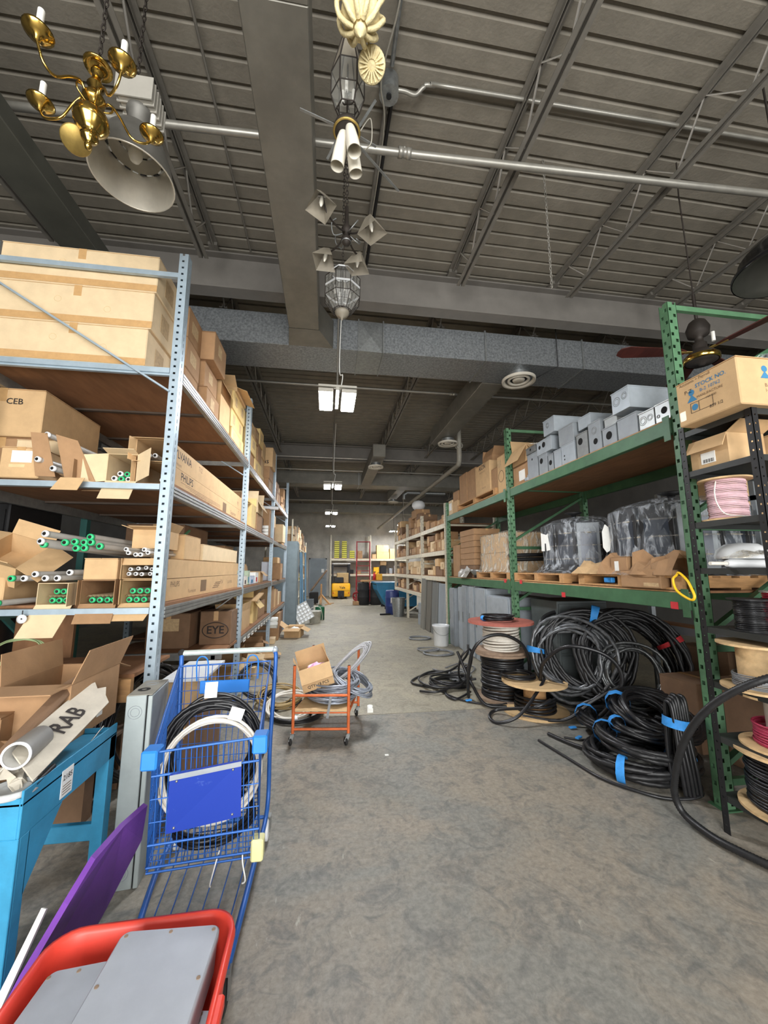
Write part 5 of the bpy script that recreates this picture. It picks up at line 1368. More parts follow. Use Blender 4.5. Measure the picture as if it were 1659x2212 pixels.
y_ = thing('yellow_hook', 'bright yellow steel hook hung on the black shelf post', 'hook', (2.27,2.20,1.33)); MB().tube(spline([(0,.07,.13),(-.01,.09,.10),(-.02,.06,.03),(-.02,-.03,-.02),(-.02,-.06,.0),(-.015,-.04,.05),(0,.0,.10),(0,.05,.145)],5,True), .008, 8, True).obj('loop', M('hook_yellow', (232,186,30), .4, 0, .06, 10), y_)
# purple bin glimpsed under the unit
t = thing('purple_bin', 'dark purple plastic bin behind the white-core reel', 'bin', (2.95,1.98,.531)); open_box(t, .34,.26,.20,{},M('purple_plastic', (70,40,110), .45, 0, .05, 10)); MB().bx(-.18,.18,-.14,-.13,.18,.205).obj('rim', bpy.data.materials['purple_plastic'], t)
# ================================================================== cable coils
def coil_pts(R, turns, br, seed, seg=30, squash=1.0, hsq=1.0):
    """continuous hand-wound coil about local z"""
    R_ = random.Random(seed); pts = []
    offs = [(R_.uniform(-1,1), R_.uniform(-1,1)) for _ in range(turns+1)]
    for k in range(turns):
        (a0, b0), (a1, b1) = offs[k], offs[k+1]
        for i in range(seg):
            t = i/seg; a = 2*PI*t; s = t*t*(3-2*t)
            u = a0+(a1-a0)*s; v = b0+(b1-b0)*s
            r = R+u*br+.25*br*math.sin(3*a+k); z = v*br*hsq+.15*br*math.sin(2*a+k*1.7)
            pts.append((r*math.cos(a), r*squash*math.sin(a), z))
    return pts
def coil(label, loc, rot, R, turns, wr, br, mat, seed, tapes=(), tmat=None, squash=1.0, hsq=1.0, n=6, seg=30, name='cable_coil', group=None, lift=True, ribbed=False):
    t = thing(name, label, 'cable coil', loc, 0, group, None, rot)
    pts = coil_pts(R, turns, br, seed, seg, squash, hsq)
    if ribbed:
        p2 = []; rr = []
        for i in range(len(pts)-1):
            a = Vector(pts[i]); b = Vector(pts[i+1])
            for k in range(4): p2.append(a.lerp(b, k/4)); rr.append(wr*(1.0 if k % 2 else .84))
        MB().tube(p2, rr, n).obj('cable', mat, t)
    else: MB().tube(pts, wr, n).obj('cable', mat, t)
    for (deg, wdt) in tapes:
        a = math.radians(deg); rs = []
        for k in range(5):
            aa = a+(k-2)/4*wdt/R
            rs.append((R*math.cos(aa), R*squash*math.sin(aa), 0))
        b = MB(); b.tube(rs, br*1.05+wr*.9, 10, False, False); b.obj('tape', tmat or m_btape, t)
    return t
def cable(label, pts, r, mat, k=7, name='loose_cable', n=8, group=None, ribbed=False):
    p = spline(pts, k)
    if ribbed:
        p2 = []; rr = []; acc = 0
        for i in range(len(p)-1):
            a, b = p[i], p[i+1]; m_ = max(2, int((b-a).length/.006))
            for q in range(m_): p2.append(a.lerp(b, q/m_)); rr.append(r*(1.0 if (acc % 2) else .86)); acc += 1
        o = MB().tube(p2, rr, n).obj(name, mat)
    else: o = MB().tube(p, r, n).obj(name, mat)
    return tag(o, label, 'cable', group)

# ================================================================== shopping cart
m_cart = M('cart_blue', (44,98,176), .4, .15, .10, 12)
m_cartp = M('cart_plastic_blue', (42,126,214), .4, 0, .05, 12)
sc_ = thing('shopping_cart', 'blue wire shopping cart holding cable coils', 'cart', (0,0,0))
V = Vector
RTL, RTR = V((-.835,2.50,.94)), V((-.325,2.52,.95)); FTL, FTR = V((-.615,1.635,.835)), V((-.25,1.69,.845))
RBL, RBR = V((-.775,2.36,.43)), V((-.35,2.38,.43)); FBL, FBR = V((-.655,1.765,.375)), V((-.245,1.785,.385))
def grid(a, b, c, d, nu, nv, r1, r2, name, heavy=()):
    """wire panel: a-b lower edge, c-d upper edge"""
    m = MB()
    for i in range(nu+1):
        t = i/nu; m.tube([a.lerp(b,t), c.lerp(d,t)], r1, 5)
    for j in range(nv+1):
        t = j/nv; m.tube([a.lerp(c,t), b.lerp(d,t)], r2 if j in heavy else r1, 6)
    m.obj(name, m_cart, sc_)
grid(FBL, FBR, FTL, FTR, 20, 5, .0021, .0045, 'front_basket_wires', (0,1,4,5))
grid(RBL, FBL, RTL, FTL, 34, 6, .0021, .0045, 'side_basket_wires', (0,6))
grid(RBR, FBR, RTR, FTR, 34, 6, .0021, .0045, 'side_basket_wires', (0,6))
grid(RBL, RBR, RTL, RTR, 14, 8, .0021, .0045, 'rear_gate_wires', (0,8))
grid(RBL, RBR, FBL, FBR, 16, 20, .0021, .0035, 'floor_basket_wires', (0,20))
mt_ = MB()
mt_.tube([FBL+V((0,0,-.018)),FBR+V((0,0,-.018))], .004, 6); mt_.tube([FBL+V((0,.01,-.018)),RBL+V((0,0,-.018))], .005, 6); mt_.tube([FBR+V((0,.01,-.018)),RBR+V((0,0,-.018))], .005, 6); mt_.obj('basket_rail', m_cart, sc_)
hd = MB().tube([(-.85,2.57,1.00),(-.31,2.59,1.005)], .016, 12); hd.obj('handle', M('handle_grip', (196,206,200), .4, .2, .10, 14), sc_)
for x, y in ((-.85,2.57),(-.31,2.59)):
    MB().sphere((x,y,1.002), .021, 12).obj('handle_end', m_grayl if x > -.5 else m_rubber, sc_)
for s, (x0, y0, x1, y1) in enumerate(((-.85,2.57,-.77,2.50),(-.31,2.59,-.305,2.50))):
    MB().tube(spline([(x0,y0,.99),(x0+.01,y0-.02,.93),((x0+x1)/2,(y0+y1)/2-.03,.5),(x1,y1-.02,.16),(x1+(.03 if s == 0 else -.005),2.10,.125),(-.655 if s == 0 else -.315,1.62,.12)],6), .0125, 8).obj('frame_tube', m_cart, sc_)
for k in range(6):
    t = (k+.5)/6; a = V((-.74,2.42,.13)).lerp(V((-.315,2.43,.13)), t); b = V((-.655,1.60,.12)).lerp(V((-.325,1.60,.12)), t)
    MB().tube([a,b], .003, 5).obj('lower_rod', m_cart, sc_)
MB().tube([(-.76,2.45,.13),(-.305,2.46,.13)], .010, 8).obj('axle_bar', m_cart, sc_)
for (x, y) in ((-.77,2.48),(-.302,2.48),(-.655,1.62),(-.32,1.62)):
    w = MB(); T = rotT((x,y,.058),0,PI/2,0); w.lathe([(0,-.012),(.045,-.012),(.056,-.008),(.056,.008),(.045,.012),(0,.012)], 22, T); wo = w.obj('wheel', m_whitep if y > 2 else m_rubber, sc_)
    f = MB()
    for s in (-1,1): f.bx(x+s*.017-.002,x+s*.017+.002,y-.018,y+.018,.05,.125)
    f.bx(x-.02,x+.02,y-.02,y+.02,.120,.128); f.obj('caster_fork', m_steel, wo)
for P_, sx in ((FTL,-1),(FTR,1)):
    MB().rb(P_.x-.022-.012*(sx<0), P_.x+.022+.012*(sx>0), P_.y-.02, P_.y+.05, P_.z-.055, P_.z+.012, .006).obj('corner_bumper', m_cartp, sc_)
MB().rb(FBR.x-.03,FBR.x+.018,FBR.y-.022,FBR.y+.03,FBR.z-.03,FBR.z+.05,.006).obj('bumper_wrap', M('cream_tape', (222,218,160), .6, 0, .05, 20), sc_)
# sign plate on the front
n_ = (FTR-FTL).cross(FBL-FTL).normalized(); n_ = n_ if n_.y < 0 else -n_
def fpt(u, v): return FTL.lerp(FTR,u).lerp(FBL.lerp(FBR,u), v) + n_*.012
q = [fpt(.16,.68), fpt(.83,.63), fpt(.83,.15), fpt(.17,.18)]
sg = MB(); q2 = [p + n_*.008 for p in q]
sg.add(q+q2, [(4,5,6,7),(3,2,1,0),(0,1,5,4),(1,2,6,5),(2,3,7,6),(3,0,4,7)]); so = sg.obj('sign_plate', M('sign_blue', (36,62,156), .45, .05, 0, 9, 0, col2=(120,150,214), lo=.62, hi=.78), sc_)
e1 = [q2[3].lerp(q2[2],0), q2[2], q2[2]+(q[1]-q[2])*.09, q2[3]+(q[0]-q[3])*.09]
g = MB(); g.add([p+n_*.0015 for p in e1], [(0,1,2,3)]); g.obj('worn_edge', m_grayl, so)
for (u, v) in ((.10,.12),(.88,.12),(.10,.92),(.88,.92)):
    p_ = q2[3].lerp(q2[2],u).lerp(q2[0].lerp(q2[1],u), v); MB().sphere(p_, .005, 8).obj('rivet', m_steel, so)
# child seat flap and loops at the rear
MB().rb(-.70,-.43,2.44,2.452,.80,.87,.004).obj('seat_flap', m_cartp, sc_)
for x in (-.70,-.42): MB().tube(spline([(x-.03,2.49,.86),(x-.03,2.47,.97),(x,2.46,1.0),(x+.03,2.47,.97),(x+.03,2.49,.86)],6), .004, 6).obj('seat_loop', m_cartp, sc_)
for (x, y, dx) in ((-.40,1.80,-.02),(-.31,1.80,.02)): MB().tube(spline([(x,y,.39),(x+dx*.3,y-.03,.36),(x+dx,y-.035,.30),(x+dx*.7-.006,y-.03,.285)],5), .0028, 6).obj('zip_tie', m_paper, sc_)
# coils standing in the cart
c1 = coil('thick black cable coil standing in the shopping cart with a white tag', (-.52,2.08,.655), (1.45,0,.12), .20, 14, .009, .032, m_cable, 31, squash=1.05, hsq=1.1, seg=36)
MB().bx(-.028,.028,-.003,.003,-.035,.035, rotT((-.02,.265,.035),PI/2*0.9,0,0)).obj('paper_tag', m_paper, c1)
c2 = coil('white cable coil standing in the shopping cart in front of the black one', (-.480,1.93,.635), (1.42,0,.10), .20, 5, .0065, .013, m_cablew, 32, squash=.98, seg=36)
MB().bx(-.03,.03,-.003,.003,-.022,.03, rotT((.09,.215,.012),PI/2*0.9,0,-.3)).obj('paper_tag', m_paper, c2)
coil('black cable coil lying flat on the floor of the shopping cart', (-.47,1.98,.425), (.05,0,.2), .15, 6, .008, .022, m_cable, 33, squash=1.1)

# ================================================================== blue work table at the left
m_tblue = M('table_blue', (52,140,178), .5, .05, .12, 7, .05, 40)
wt = thing('work_table', 'bright blue steel work table cluttered with cardboard at the left edge', 'table', (0,0,0))
TX, TY0, TY1, TZ = -1.0, 1.60, 2.20, .735
MB().rb(-2.3,TX,TY0,TY1,TZ-.03,TZ-.02,.002).obj('table_top', m_tblue, wt)
MB().rb(TX-.008,TX,TY0,TY1,TZ-.13,TZ+.02,.002).obj('side_apron', m_tblue, wt)
MB().rb(-2.3,TX-.008,TY0,TY0+.008,TZ-.13,TZ-.005,.002).obj('front_apron', m_tblue, wt)
MB().rb(-2.3,TX-.008,TY1-.008,TY1,TZ-.13,TZ-.0,.002).obj('back_apron', m_tblue, wt)
lg = MB(); lg.rb(-1.16,TX,TY0,TY0+.01,0,TZ-.13,.002); lg.rb(TX-.01,TX,TY0+.01,TY0+.055,0,TZ-.13,.002); lg.obj('leg', m_tblue, wt)
MB().prism([(0,0),(.17,0),(0,-.20)],0,.008, rotT((TX-.008,TY0+.05,TZ-.13),PI/2,0,PI/2)).obj('gusset', m_tblue, wt)
for (x, y) in ((TX-.05,TY1-.05),(-2.3,TY0),(-2.3,TY1-.05)): MB().bx(x,x+.05,y,y+.05,0,TZ-.03).obj('leg', m_tblue, wt)
MB().rb(-2.28,TX-.02,TY1-.04,TY1-.01,.26,.33,.003).obj('stretcher', m_tblue, wt)
MB().lathe([(0,0),(.012,0)],16,rotT((-1.09,TY0-.0015,.55),PI/2,0,0)).obj('bolt_hole', m_dark, wt); MB().bx(-1.10,-1.07,TY0-.0015,TY0,.50,.56).obj('slot', m_dark, wt)
st_ = MB(); st_.bx(TX,TX+.0015,1.80,1.87,TZ-.115,TZ-.015); so = st_.obj('number_sticker', m_paper, wt)
text('2185', .028, m_ink, so, (TX+.0022,1.835,TZ-.045), FACE_R, bold=.01)
for k in range(4): MB().bx(TX+.0016,TX+.0021,1.81,1.86,TZ-.075-.01*k,TZ-.072-.01*k).obj('sticker_print', m_inkg, so)
ft = TZ-.02
t = open_carton('tall open tan carton with flaps up at the back of the blue table', -1.285, 2.26, ft+.001, .29, .42, .262, {'-x':(.14,20,.05),'+x':(.14,12,.06),'-y':(.14,92),'+y':(.14,110)}, 1)
MB().bx(.1455,.147,.02,.07,.04,.12).obj('sticker', m_paper, t)
def slab(name, label, cat, pts, th, mat, parent=None):
    pts = [V(p) for p in pts]; c = sum(pts, V((0,0,0)))/len(pts); n = (pts[1]-pts[0]).cross(pts[2]-pts[0]).normalized()*th
    b = MB(); k = len(pts); b.add([p for p in pts]+[p+n for p in pts], [tuple(range(k))[::-1], tuple(range(k,2*k))]+[(i,(i+1)%k,k+(i+1)%k,k+i) for i in range(k)])
    o = b.obj(name, mat, parent)
    if label: tag(o, label, cat)
    return o
m_rab = M('pale_gray_card', (196,188,172), .85, 0, .10, 10, .05, 60)
O_ = V((-1.0,1.635,.765)); A_ = V((-.02,.50,.10)); W2 = V((-.135,.03,.065))
rp = [O_, O_+A_, O_+A_*1.06+W2*.25, O_+A_*1.16+W2*.45, O_+A_*1.08+W2*.62, O_+A_*1.14+W2*.85, O_+A_*1.0+W2, O_+A_*.1+W2]
nn = A_.cross(W2).normalized(); nn = nn if nn.z > 0 else -nn
rb_ = slab('cardboard_sheet', 'pale grey cardboard sheet with bold letters lying on the blue table', 'cardboard', rp, .006, m_rab)
bas = A_.normalized(); up_ = nn.cross(bas).normalized(); Mx = Matrix((bas, up_, nn)).transposed()
text('RAB', .095, m_ink, rb_, O_+A_*.58+W2*.5+nn*.009, Mx.to_euler(), bold=.02)
slab('cardboard_sheet', 'brown folded cardboard standing behind the lettered sheet', 'cardboard', [(-1.20,1.70,.80),(-1.145,1.70,.80),(-1.145,2.12,.96),(-1.16,2.16,1.0),(-1.20,2.10,.97)], .006, m_card[2])
slab('cardboard_sheet', 'tan cardboard scraps heaped at the far left of the blue table', 'cardboard', [(-1.55,1.72,.79),(-1.24,1.70,.76),(-1.30,1.90,.78),(-1.55,1.95,.80)], .006, m_card[1])
crumple('paper_wrap', 'crumpled grey-white paper wrap at the front of the blue table', 'paper', -1.12,1.72,ft+.001,.13,.12,.09,m_rab,23)
crumple('cardboard_heap', 'crumpled brown cardboard under the pipe on the blue table', 'cardboard', -1.28,1.80,ft+.001,.26,.24,.10,m_card[1],24)
t = thing('plastic_pipe', 'short grey plastic pipe with a white rim on the blue table', 'pipe', (-1.075,1.655,.845),0,None,None,(0,0,.16)); MB().lathe([(.044,-.0),(.044,.16),(.039,.16),(.039,0),(.044,0)], 26, rotT((0,0,0),-PI/2,0,0)).obj('wall', M('gray_pvc', (150,148,142), .5, 0, .08, 10), t); MB().lathe([(.038,-.002),(.0455,-.002),(.0455,.004)], 26, rotT((0,0,0),-PI/2,0,0)).obj('rim', m_whitep, t)
t = thing('pail_lid', 'round grey plastic pail lid with a raised rim on the table corner', 'lid', (-1.07,1.655,ft+.01)); MB().lathe([(0,.008),(.055,.008),(.058,.022),(.068,.022),(.072,.004),(.066,0),(0,0)], 34).obj('disc', M('lid_gray', (178,180,178), .5, 0, .1, 12), t); MB().lathe([(.050,.009),(.052,.012),(.055,.009)], 30).obj('inner_ridge', bpy.data.materials['lid_gray'], t)
tag(MB().tube([(-1.008,1.66,ft+.03),(-1.01,1.76,ft+.045)], .009, 10).obj('black_rod', m_black), 'short black rod lying along the edge of the blue table', 'rod')
tag(MB().tube([(-1.012,1.99,ft+.03),(-1.015,2.10,ft+.06)], .003, 6).obj('wire_pin', m_steel), 'thin bright wire beside the lettered sheet', 'wire')
carton('folded brown carton lying at the left end of the blue table', -1.62,-1.36,1.95,2.15,ft+.001,ft+.16,1,.1)
t = thing('blue_crate', 'dark blue plastic crate behind the tall open carton', 'crate', (-1.72,2.9,.38)); open_box(t, .5,.4,.45,{},M('crate_blue', (40,76,130), .5, 0, .05, 10)); MB().bx(-.26,.26,-.215,-.205,.40,.455).obj('rim', bpy.data.materials['crate_blue'], t)
slab('pallet_board', 'wood pallet boards under the blue crate', 'board', [(-2.1,2.7,.36),(-1.4,2.7,.36),(-1.4,3.3,.36),(-2.1,3.3,.36)], .018, m_wooda)  # aged tone puts the shade under the table into the boards
tag(MB().bx(-2.1,-1.4,2.75,2.85,0,.36).bx(-2.1,-1.4,3.15,3.25,0,.36).obj('pallet_block', m_card[2]), 'stacked wood blocks, coloured dark for the shade, holding the pallet boards', 'block')  # dark brown puts the shade under the table into the blocks
coil('pale green wire tangle behind the blue table at the left', (-2.05,3.05,1.02-.08), (.4,.3,0), .13, 5, .004, .02, M('green_wire', (170,190,140), .5, 0, .1, 20), 35)
slab('plank', 'dim wooden plank shelf behind the tall open carton', 'plank', [(-2.3,2.66,.85),(-1.14,2.66,.85),(-1.14,3.2,.85),(-2.3,3.2,.85)], .02, m_ply)
tag(MB().bx(-2.3,-1.14,2.62,2.66,.72,.85).obj('shelf_fascia', m_wood), 'wooden fascia board under the plank shelf beside the post', 'board')
carton('low tan carton on the shelf seen through the cart', -1.02,-.80,2.82,3.2,.60,.78,0,0); carton('long carton supporting the tan one behind the cart', -1.02,-.78,2.80,3.3,.0,.598,2,0)
slab('white_board', 'white board lying edge-on behind the cart', 'board', [(-1.03,2.78,.782),(-.77,2.78,.782),(-.77,3.3,.782),(-1.03,3.3,.782)], .016, m_whitep)

# tall grey metal trough box
tb = thing('tall_steel_box', 'tall narrow grey steel wireway box standing between the table and the cart', 'metal box', (-.93,2.36,0), .10)
m_wire = M('wireway_steel', (158,166,164), .42, .25, .10, 5)
m_wireb = M('wireway_steel_dull', (146,142,130), .55, .15, .14, 5)
MB().rb(-.062,.03,-.14,.14,0,.87,.003).obj('body', m_wire, tb)
MB().rb(.036,.058,-.14,.14,.0,.865,.003).obj('cover', m_wire, tb)
MB().rb(.030,.036,-.136,.136,.004,.862,.001).obj('gap_shade', m_dark, tb)  # near-black strip paints the shade in the gap behind the cover
MB().rb(-.060,.056,-.138,.138,.868,.872,.001).obj('top_plate', m_wireb, tb)
MB().lathe([(.012,0),(.030,0)],22,rotT((-.012,-.045,.8735))).obj('top_knockout', m_dark, tb)
for z in (.79,.07):
    for r in (.020,.031): MB().tube([(-.018+r*math.cos(a),-.1405,z+r*math.sin(a)) for a in [2*PI*k/24 for k in range(24)]], .0012, 4, True).obj('knockout_ring', m_grayp, tb)
for r in (.02,.03): MB().tube([(-.005+r*math.cos(a),.06+r*math.sin(a),.8725) for a in [2*PI*k/24 for k in range(24)]], .0012, 4, True).obj('knockout_ring', m_grayp, tb)
# purple sheet
m_purp = M('purple_sheet', (118,66,160), .5, 0, .08, 12, .05, 80)
slab('purple_sheet', 'purple plastic sheet leaning beside the cart behind the red bin', 'plastic sheet', [(-.735,1.90,.535),(-.757,1.93,.39),(-.84,1.86,.196),(-.93,1.80,.004),(-.985,1.35,.004),(-.83,1.40,.37),(-.79,1.50,.475),(-.772,1.60,.535),(-.755,1.75,.545)], -.022, m_purp)
slab('white_strip', 'pale plastic strip lying beside the purple sheet', 'strip', [(-1.02,1.47,.02),(-.985,1.47,.02),(-.92,1.66,.35),(-.935,1.66,.355)], .012, m_cablew)

# ================================================================== red tote with grey cast boxes
def rrect(w, d, r, n=6):
    out = []
    for (cx, cy, a0) in ((w/2-r,d/2-r,0),(-w/2+r,d/2-r,PI/2),(-w/2+r,-d/2+r,PI),(w/2-r,-d/2+r,3*PI/2)):
        for k in range(n+1):
            a = a0+PI/2*k/n; out.append((cx+r*math.cos(a), cy+r*math.sin(a)))
    return out
def ring_loft(rings, caps=True):
    b = MB(); n = len(rings[0]); vs = [p for r in rings for p in r]; fs = []
    for i in range(len(rings)-1):
        for k in range(n): fs.append((i*n+k, i*n+(k+1)%n, (i+1)*n+(k+1)%n, (i+1)*n+k))
    b.add(vs, fs, True)
    if caps: b.add(rings[-1], [tuple(range(n))])
    return b
m_red = M('red_plastic', (226,70,54), .42, 0, .05, 14)
rt = thing('red_tote', 'red plastic tote in the bottom corner filled with grey boxes', 'tote', (-.49,1.06,0), .02)
W_, D_, H_ = .50, .70, .47
def rr3(w, d, r, z): return [(x,y,z) for x,y in rrect(w,d,r)]
ring_loft([rr3(W_*.80,D_*.82,.05,0),rr3(W_*.82,D_*.84,.055,.02),rr3(W_*.96,D_*.965,.075,H_-.05),rr3(W_*1.0,D_*1.0,.08,H_-.045),rr3(W_*1.02,D_*1.015,.085,H_-.02),rr3(W_*1.0,D_*1.0,.08,H_),rr3(W_*.965,D_*.975,.075,H_),rr3(W_*.94,D_*.955,.07,H_-.012),rr3(W_*.93,D_*.945,.068,H_-.06),rr3(W_*.79,D_*.81,.05,.02)]).obj('body', m_red, rt)
bt = ring_loft([rr3(W_*.80,D_*.82,.05,0),rr3(W_*.5,D_*.5,.03,0)]); bt.obj('base', m_red, rt)
MB().rb(W_/2-.004,W_/2+.016,-.10,.10,H_-.035,H_-.004,.005).obj('grip', m_red, rt)
m_cast = M('cast_gray', (166,170,176), .5, .1, .04, 14)
def cast_box(label, x, y, z, w, d, h, rot, screws=True):
    t = thing('cast_enclosure', label, 'metal box', (x,y,z), 0, 'grey cast boxes in the red tote', None, rot)
    ring_loft([rr3(w-.012,d-.012,.018,0),rr3(w-.006,d-.006,.02,h-.03),rr3(w-.006,d-.006,.02,h-.028)]).obj('body', m_cast, t)
    MB().prism(rrect(w-.012,d-.012,.018), -.001, 0).obj('bottom', m_cast, t)
    ld = ring_loft([rr3(w-.01,d-.01,.02,h-.027),rr3(w,d,.022,h-.024),rr3(w,d,.022,h-.004),rr3(w-.008,d-.008,.02,h)]).obj('lid', m_cast, t)
    if screws:
        for (u, v) in ((-.44,-.44),(0,-.45),(.44,-.44),(.45,0),(.44,.44),(0,.45),(-.44,.44),(-.45,0)):
            MB().cyl((u*w,v*d,0), .005, h-.001, h+.0012, 10).obj('screw', m_wooda, ld)
    return t
cast_box('largest grey cast box with a screwed lid on top in the red tote', -.415,1.185,.395,.262,.29,.10,(.03,.02,-.03))
cast_box('grey cast box tilted at the left side of the red tote', -.615,1.13,.36,.16,.33,.10,(.02,-.10,-.05))
cast_box('grey cast box standing against the right wall of the red tote', -.315,1.12,.25,.10,.24,.12,(0,.15,0))
cast_box('bottom grey cast box under the others in the red tote', -.49,1.07,.04,.34,.46,.20,(0,0,0))
cast_box('lower grey cast box nearest the photographer in the red tote', -.47,.90,.30,.30,.20,.10,(0,0,.02))

# ================================================================== orange cart
m_orange = M('orange_tube', (206,104,52), .5, .1, .14, 14)
oc = thing('orange_trolley', 'orange tube trolley on casters loaded with grey cable', 'trolley', (0,0,0))
PF = [(-.262,3.66,.655),(.213,3.60,.655),(.352,4.26,.70),(-.12,4.32,.70)]
for (x, y, h) in PF:
    MB().tube([(x,y,.095),(x,y,h)], .0135, 10).obj('post', m_orange, oc)
    MB().lathe([(0,h+.004),(.010,h+.004),(.012,h),(.0135,h-.004)], 12, rotT((x,y,0))).obj('post_cap', m_black, oc)
    w = MB(); T = rotT((x-.02,y,.034),0,PI/2,.3); w.lathe([(0,-.011),(.026,-.011),(.034,-.006),(.034,.006),(.026,.011),(0,.011)], 18, T); wo = w.obj('caster_wheel', m_rubber, oc)
    f = MB(); f.cyl((x,y,0), .020, .085, .098, 12); f.bar((x,y+.016,.09),(x-.02,y+.016,.034), .004,.03); f.bar((x,y-.016,.09),(x-.02,y-.016,.034), .004,.03); f.obj('caster_fork', m_galv, wo)
def rail(a, b, z, r=.011): MB().tube([(PF[a][0],PF[a][1],z),(PF[b][0],PF[b][1],z)], r, 10).obj('rail', m_orange, oc)
for z in (.405,.130): rail(0,1,z); rail(2,3,z)
for z in (.262,): rail(0,3,z); rail(1,2,z); rail(0,1,z,.006); rail(2,3,z,.006)
b = MB(); b.prism([(PF[0][0]+.012,PF[0][1]),(PF[1][0]-.012,PF[1][1]),(PF[2][0]-.012,PF[2][1]),(PF[3][0]+.012,PF[3][1])], .272, .290); b.obj('plywood_shelf', m_woodp, oc)
MB().bar((.06,3.615,.41),(.03,3.61,.22), .022, .004).obj('hanging_strap', m_cableg, oc)
coil('blue-grey cable coil lying on the orange trolley shelf, lowest', (.06,3.95,.335), (.02,.03,.2), .20, 15, .008, .042, m_cableb, 51, squash=1.25, seg=28)
coil('blue-grey cable coil in the middle of the trolley pile', (.08,3.98,.43), (.05,-.10,.5), .19, 14, .008, .042, m_cableb, 52, squash=1.25, seg=28)
coil('blue-grey cable coil slumped out of the right of the trolley', (.27,3.98,.42), (.3,.25,.5), .17, 12, .008, .034, m_cableb, 53, squash=1.2, seg=28)
coil('bright grey cable coil standing up at the back right of the trolley', (.24,4.08,.56), (1.05,-.72,.15), .25, 16, .0075, .045, M('light_cable', (164,164,166), .45, .1, .1, 30), 54, squash=.26, seg=28)
t = open_carton('torn tan carton marked QTY 18 PCS tilted on the trolley cable', -.055, 3.93, .405, .29, .27, .20, {'-x':(.10,15,.02),'+x':(.13,-12,.03),'-y':(.14,150),'+y':(.15,-8)}, 0, 0, rot=(-.10,-.26,.10))
text('QTY: 18 PCS', .036, m_ink, t, (.0,-.1365,.035), FACE_F, bold=.012)
cr2 = crumple('pink_packing', 'pink and white packing inside the torn trolley carton', 'packing', -.06,3.95,.56,.2,.18,.05,M('pink_paper', (226,150,206), .6, 0, 0, 10, 0, col2=(240,226,236)),61)
# cables on the floor left of the trolley
coil('off-white cable coil on the floor left of the orange trolley', (-.36,4.42,.07), (.25,.05,0), .22, 7, .009, .035, m_cablew, 55, squash=1.1, tapes=((-70,.04),), tmat=m_whitep)
coil('black cable coil on the floor beneath the off-white one', (-.28,4.38,.03), (0,0,0), .26, 6, .009, .022, m_cable, 56, squash=1.1)
coil('tan and grey cable coil on the floor behind the off-white one', (-.50,4.72,.10), (.2,.1,0), .20, 8, .008, .045, m_cablebr, 57)
coil('dark cable coil leaning by the floor cartons behind the cart', (-.78,5.0,.20), (.9,.2,.3), .20, 8, .008, .03, m_cable, 58)
t = thing('paper_cup', 'crushed white paper cup on the floor beside the trolley', 'cup', (.485,4.36,0)); MB().lathe([(0,.0),(.022,0),(.03,.06),(.028,.06),(.02,.004)], 16).obj('cup', m_paper, t); MB().bx(-.03,.03,-.035,-.02,0,.04).obj('torn_flap', m_paper, t)
tag(MB().bx(.50,.53,3.36,3.385,0,.002).obj('paper_scrap', m_paper), 'tiny white paper scrap on the bare floor', 'paper')

# ================================================================== reels and cables on the right floor
lw = reel('lower aged reel wound with black cable under the white-cable reel', 2.10,4.60,.0,.31,.16,.52,.016,m_wooda,m_wooda,.24,m_cable,.025)
uw = reel('reel of white cable with a red top flange', 2.10,4.60,.522,.30,.14,.36,.013,m_wooda,m_wooda,.205,m_cablew,.028)
for o in [c for c in uw.children if c.name.startswith('flange')][1:]: o.data = MB().lathe([(0,.332),(.385,.332),(.385,.36),(0,.36)], 40, None, False).mesh('flange', m_woodr)
coil('black cable coil with blue tape lying on the red reel flange', (2.05,4.58,.918), (0,0,0), .185, 7, .0085, .022, m_cable, 71, ((190,.05),), squash=1.0, hsq=1.2)
r2_ = reel('low plywood reel with black cable and a coil on top', 2.235,4.12,0,.335,.115,.315,.014,m_wood,m_woodp,.20,m_cable,.022,wz=(0,.55))
coil('black cable coil lying on the low plywood reel', (2.10,4.22,.345), (0,.03,0), .17, 6, .010, .024, m_cable, 72, squash=.9)
cable('black cable looping from the low reel down to the floor and back', [(2.30,4.02,.345),(2.12,3.86,.27),(1.86,3.75,.10),(1.68,3.82,.02),(1.66,3.98,.02),(1.80,4.10,.04),(2.05,3.78,.16),(2.22,3.78,.22)], .016, m_cable)
cable('black cable end with a bare tip standing beside the reels', [(1.60,4.75,.50),(1.63,4.62,.35),(1.66,4.45,.2),(1.74,4.28,.04),(1.95,4.2,.03)], .017, m_cable)
cable('thick black cable arching over in front of the white-cable reel', [(1.67,4.60,.02),(1.60,4.40,.3),(1.60,4.25,.59),(1.72,4.2,.75),(1.94,4.18,.78),(2.16,4.2,.67),(2.29,4.3,.45),(2.37,4.5,.12)], .019, m_cable)
cable('thick black ribbed conduit rising high beside the red reel flange', [(2.42,4.45,.06),(2.42,4.36,.43),(2.44,4.34,.74),(2.50,4.36,.9),(2.66,4.4,.98),(2.86,4.4,1.0)], .026, m_cabler, ribbed=True)
cable('black cable arching across the face of the standing coils', [(2.30,4.1,.30),(2.26,3.95,.53),(2.37,3.72,.73),(2.58,3.56,.72),(2.72,3.48,.62),(2.76,3.46,.45),(2.66,3.5,.2),(2.6,3.6,.05)], .019, m_cable)
cable('thick conduit lying along the floor behind the low reel', [(2.60,4.35,.03),(2.67,4.2,.03),(2.84,4.11,.03),(3.1,4.2,.05)], .024, m_cabler, ribbed=True)
cable('black conduit bend on the floor between the low reel and the standing coils', [(2.62,3.9,.03),(2.75,3.7,.03),(2.95,3.6,.05),(3.0,3.75,.12)], .024, m_cabler, ribbed=True)
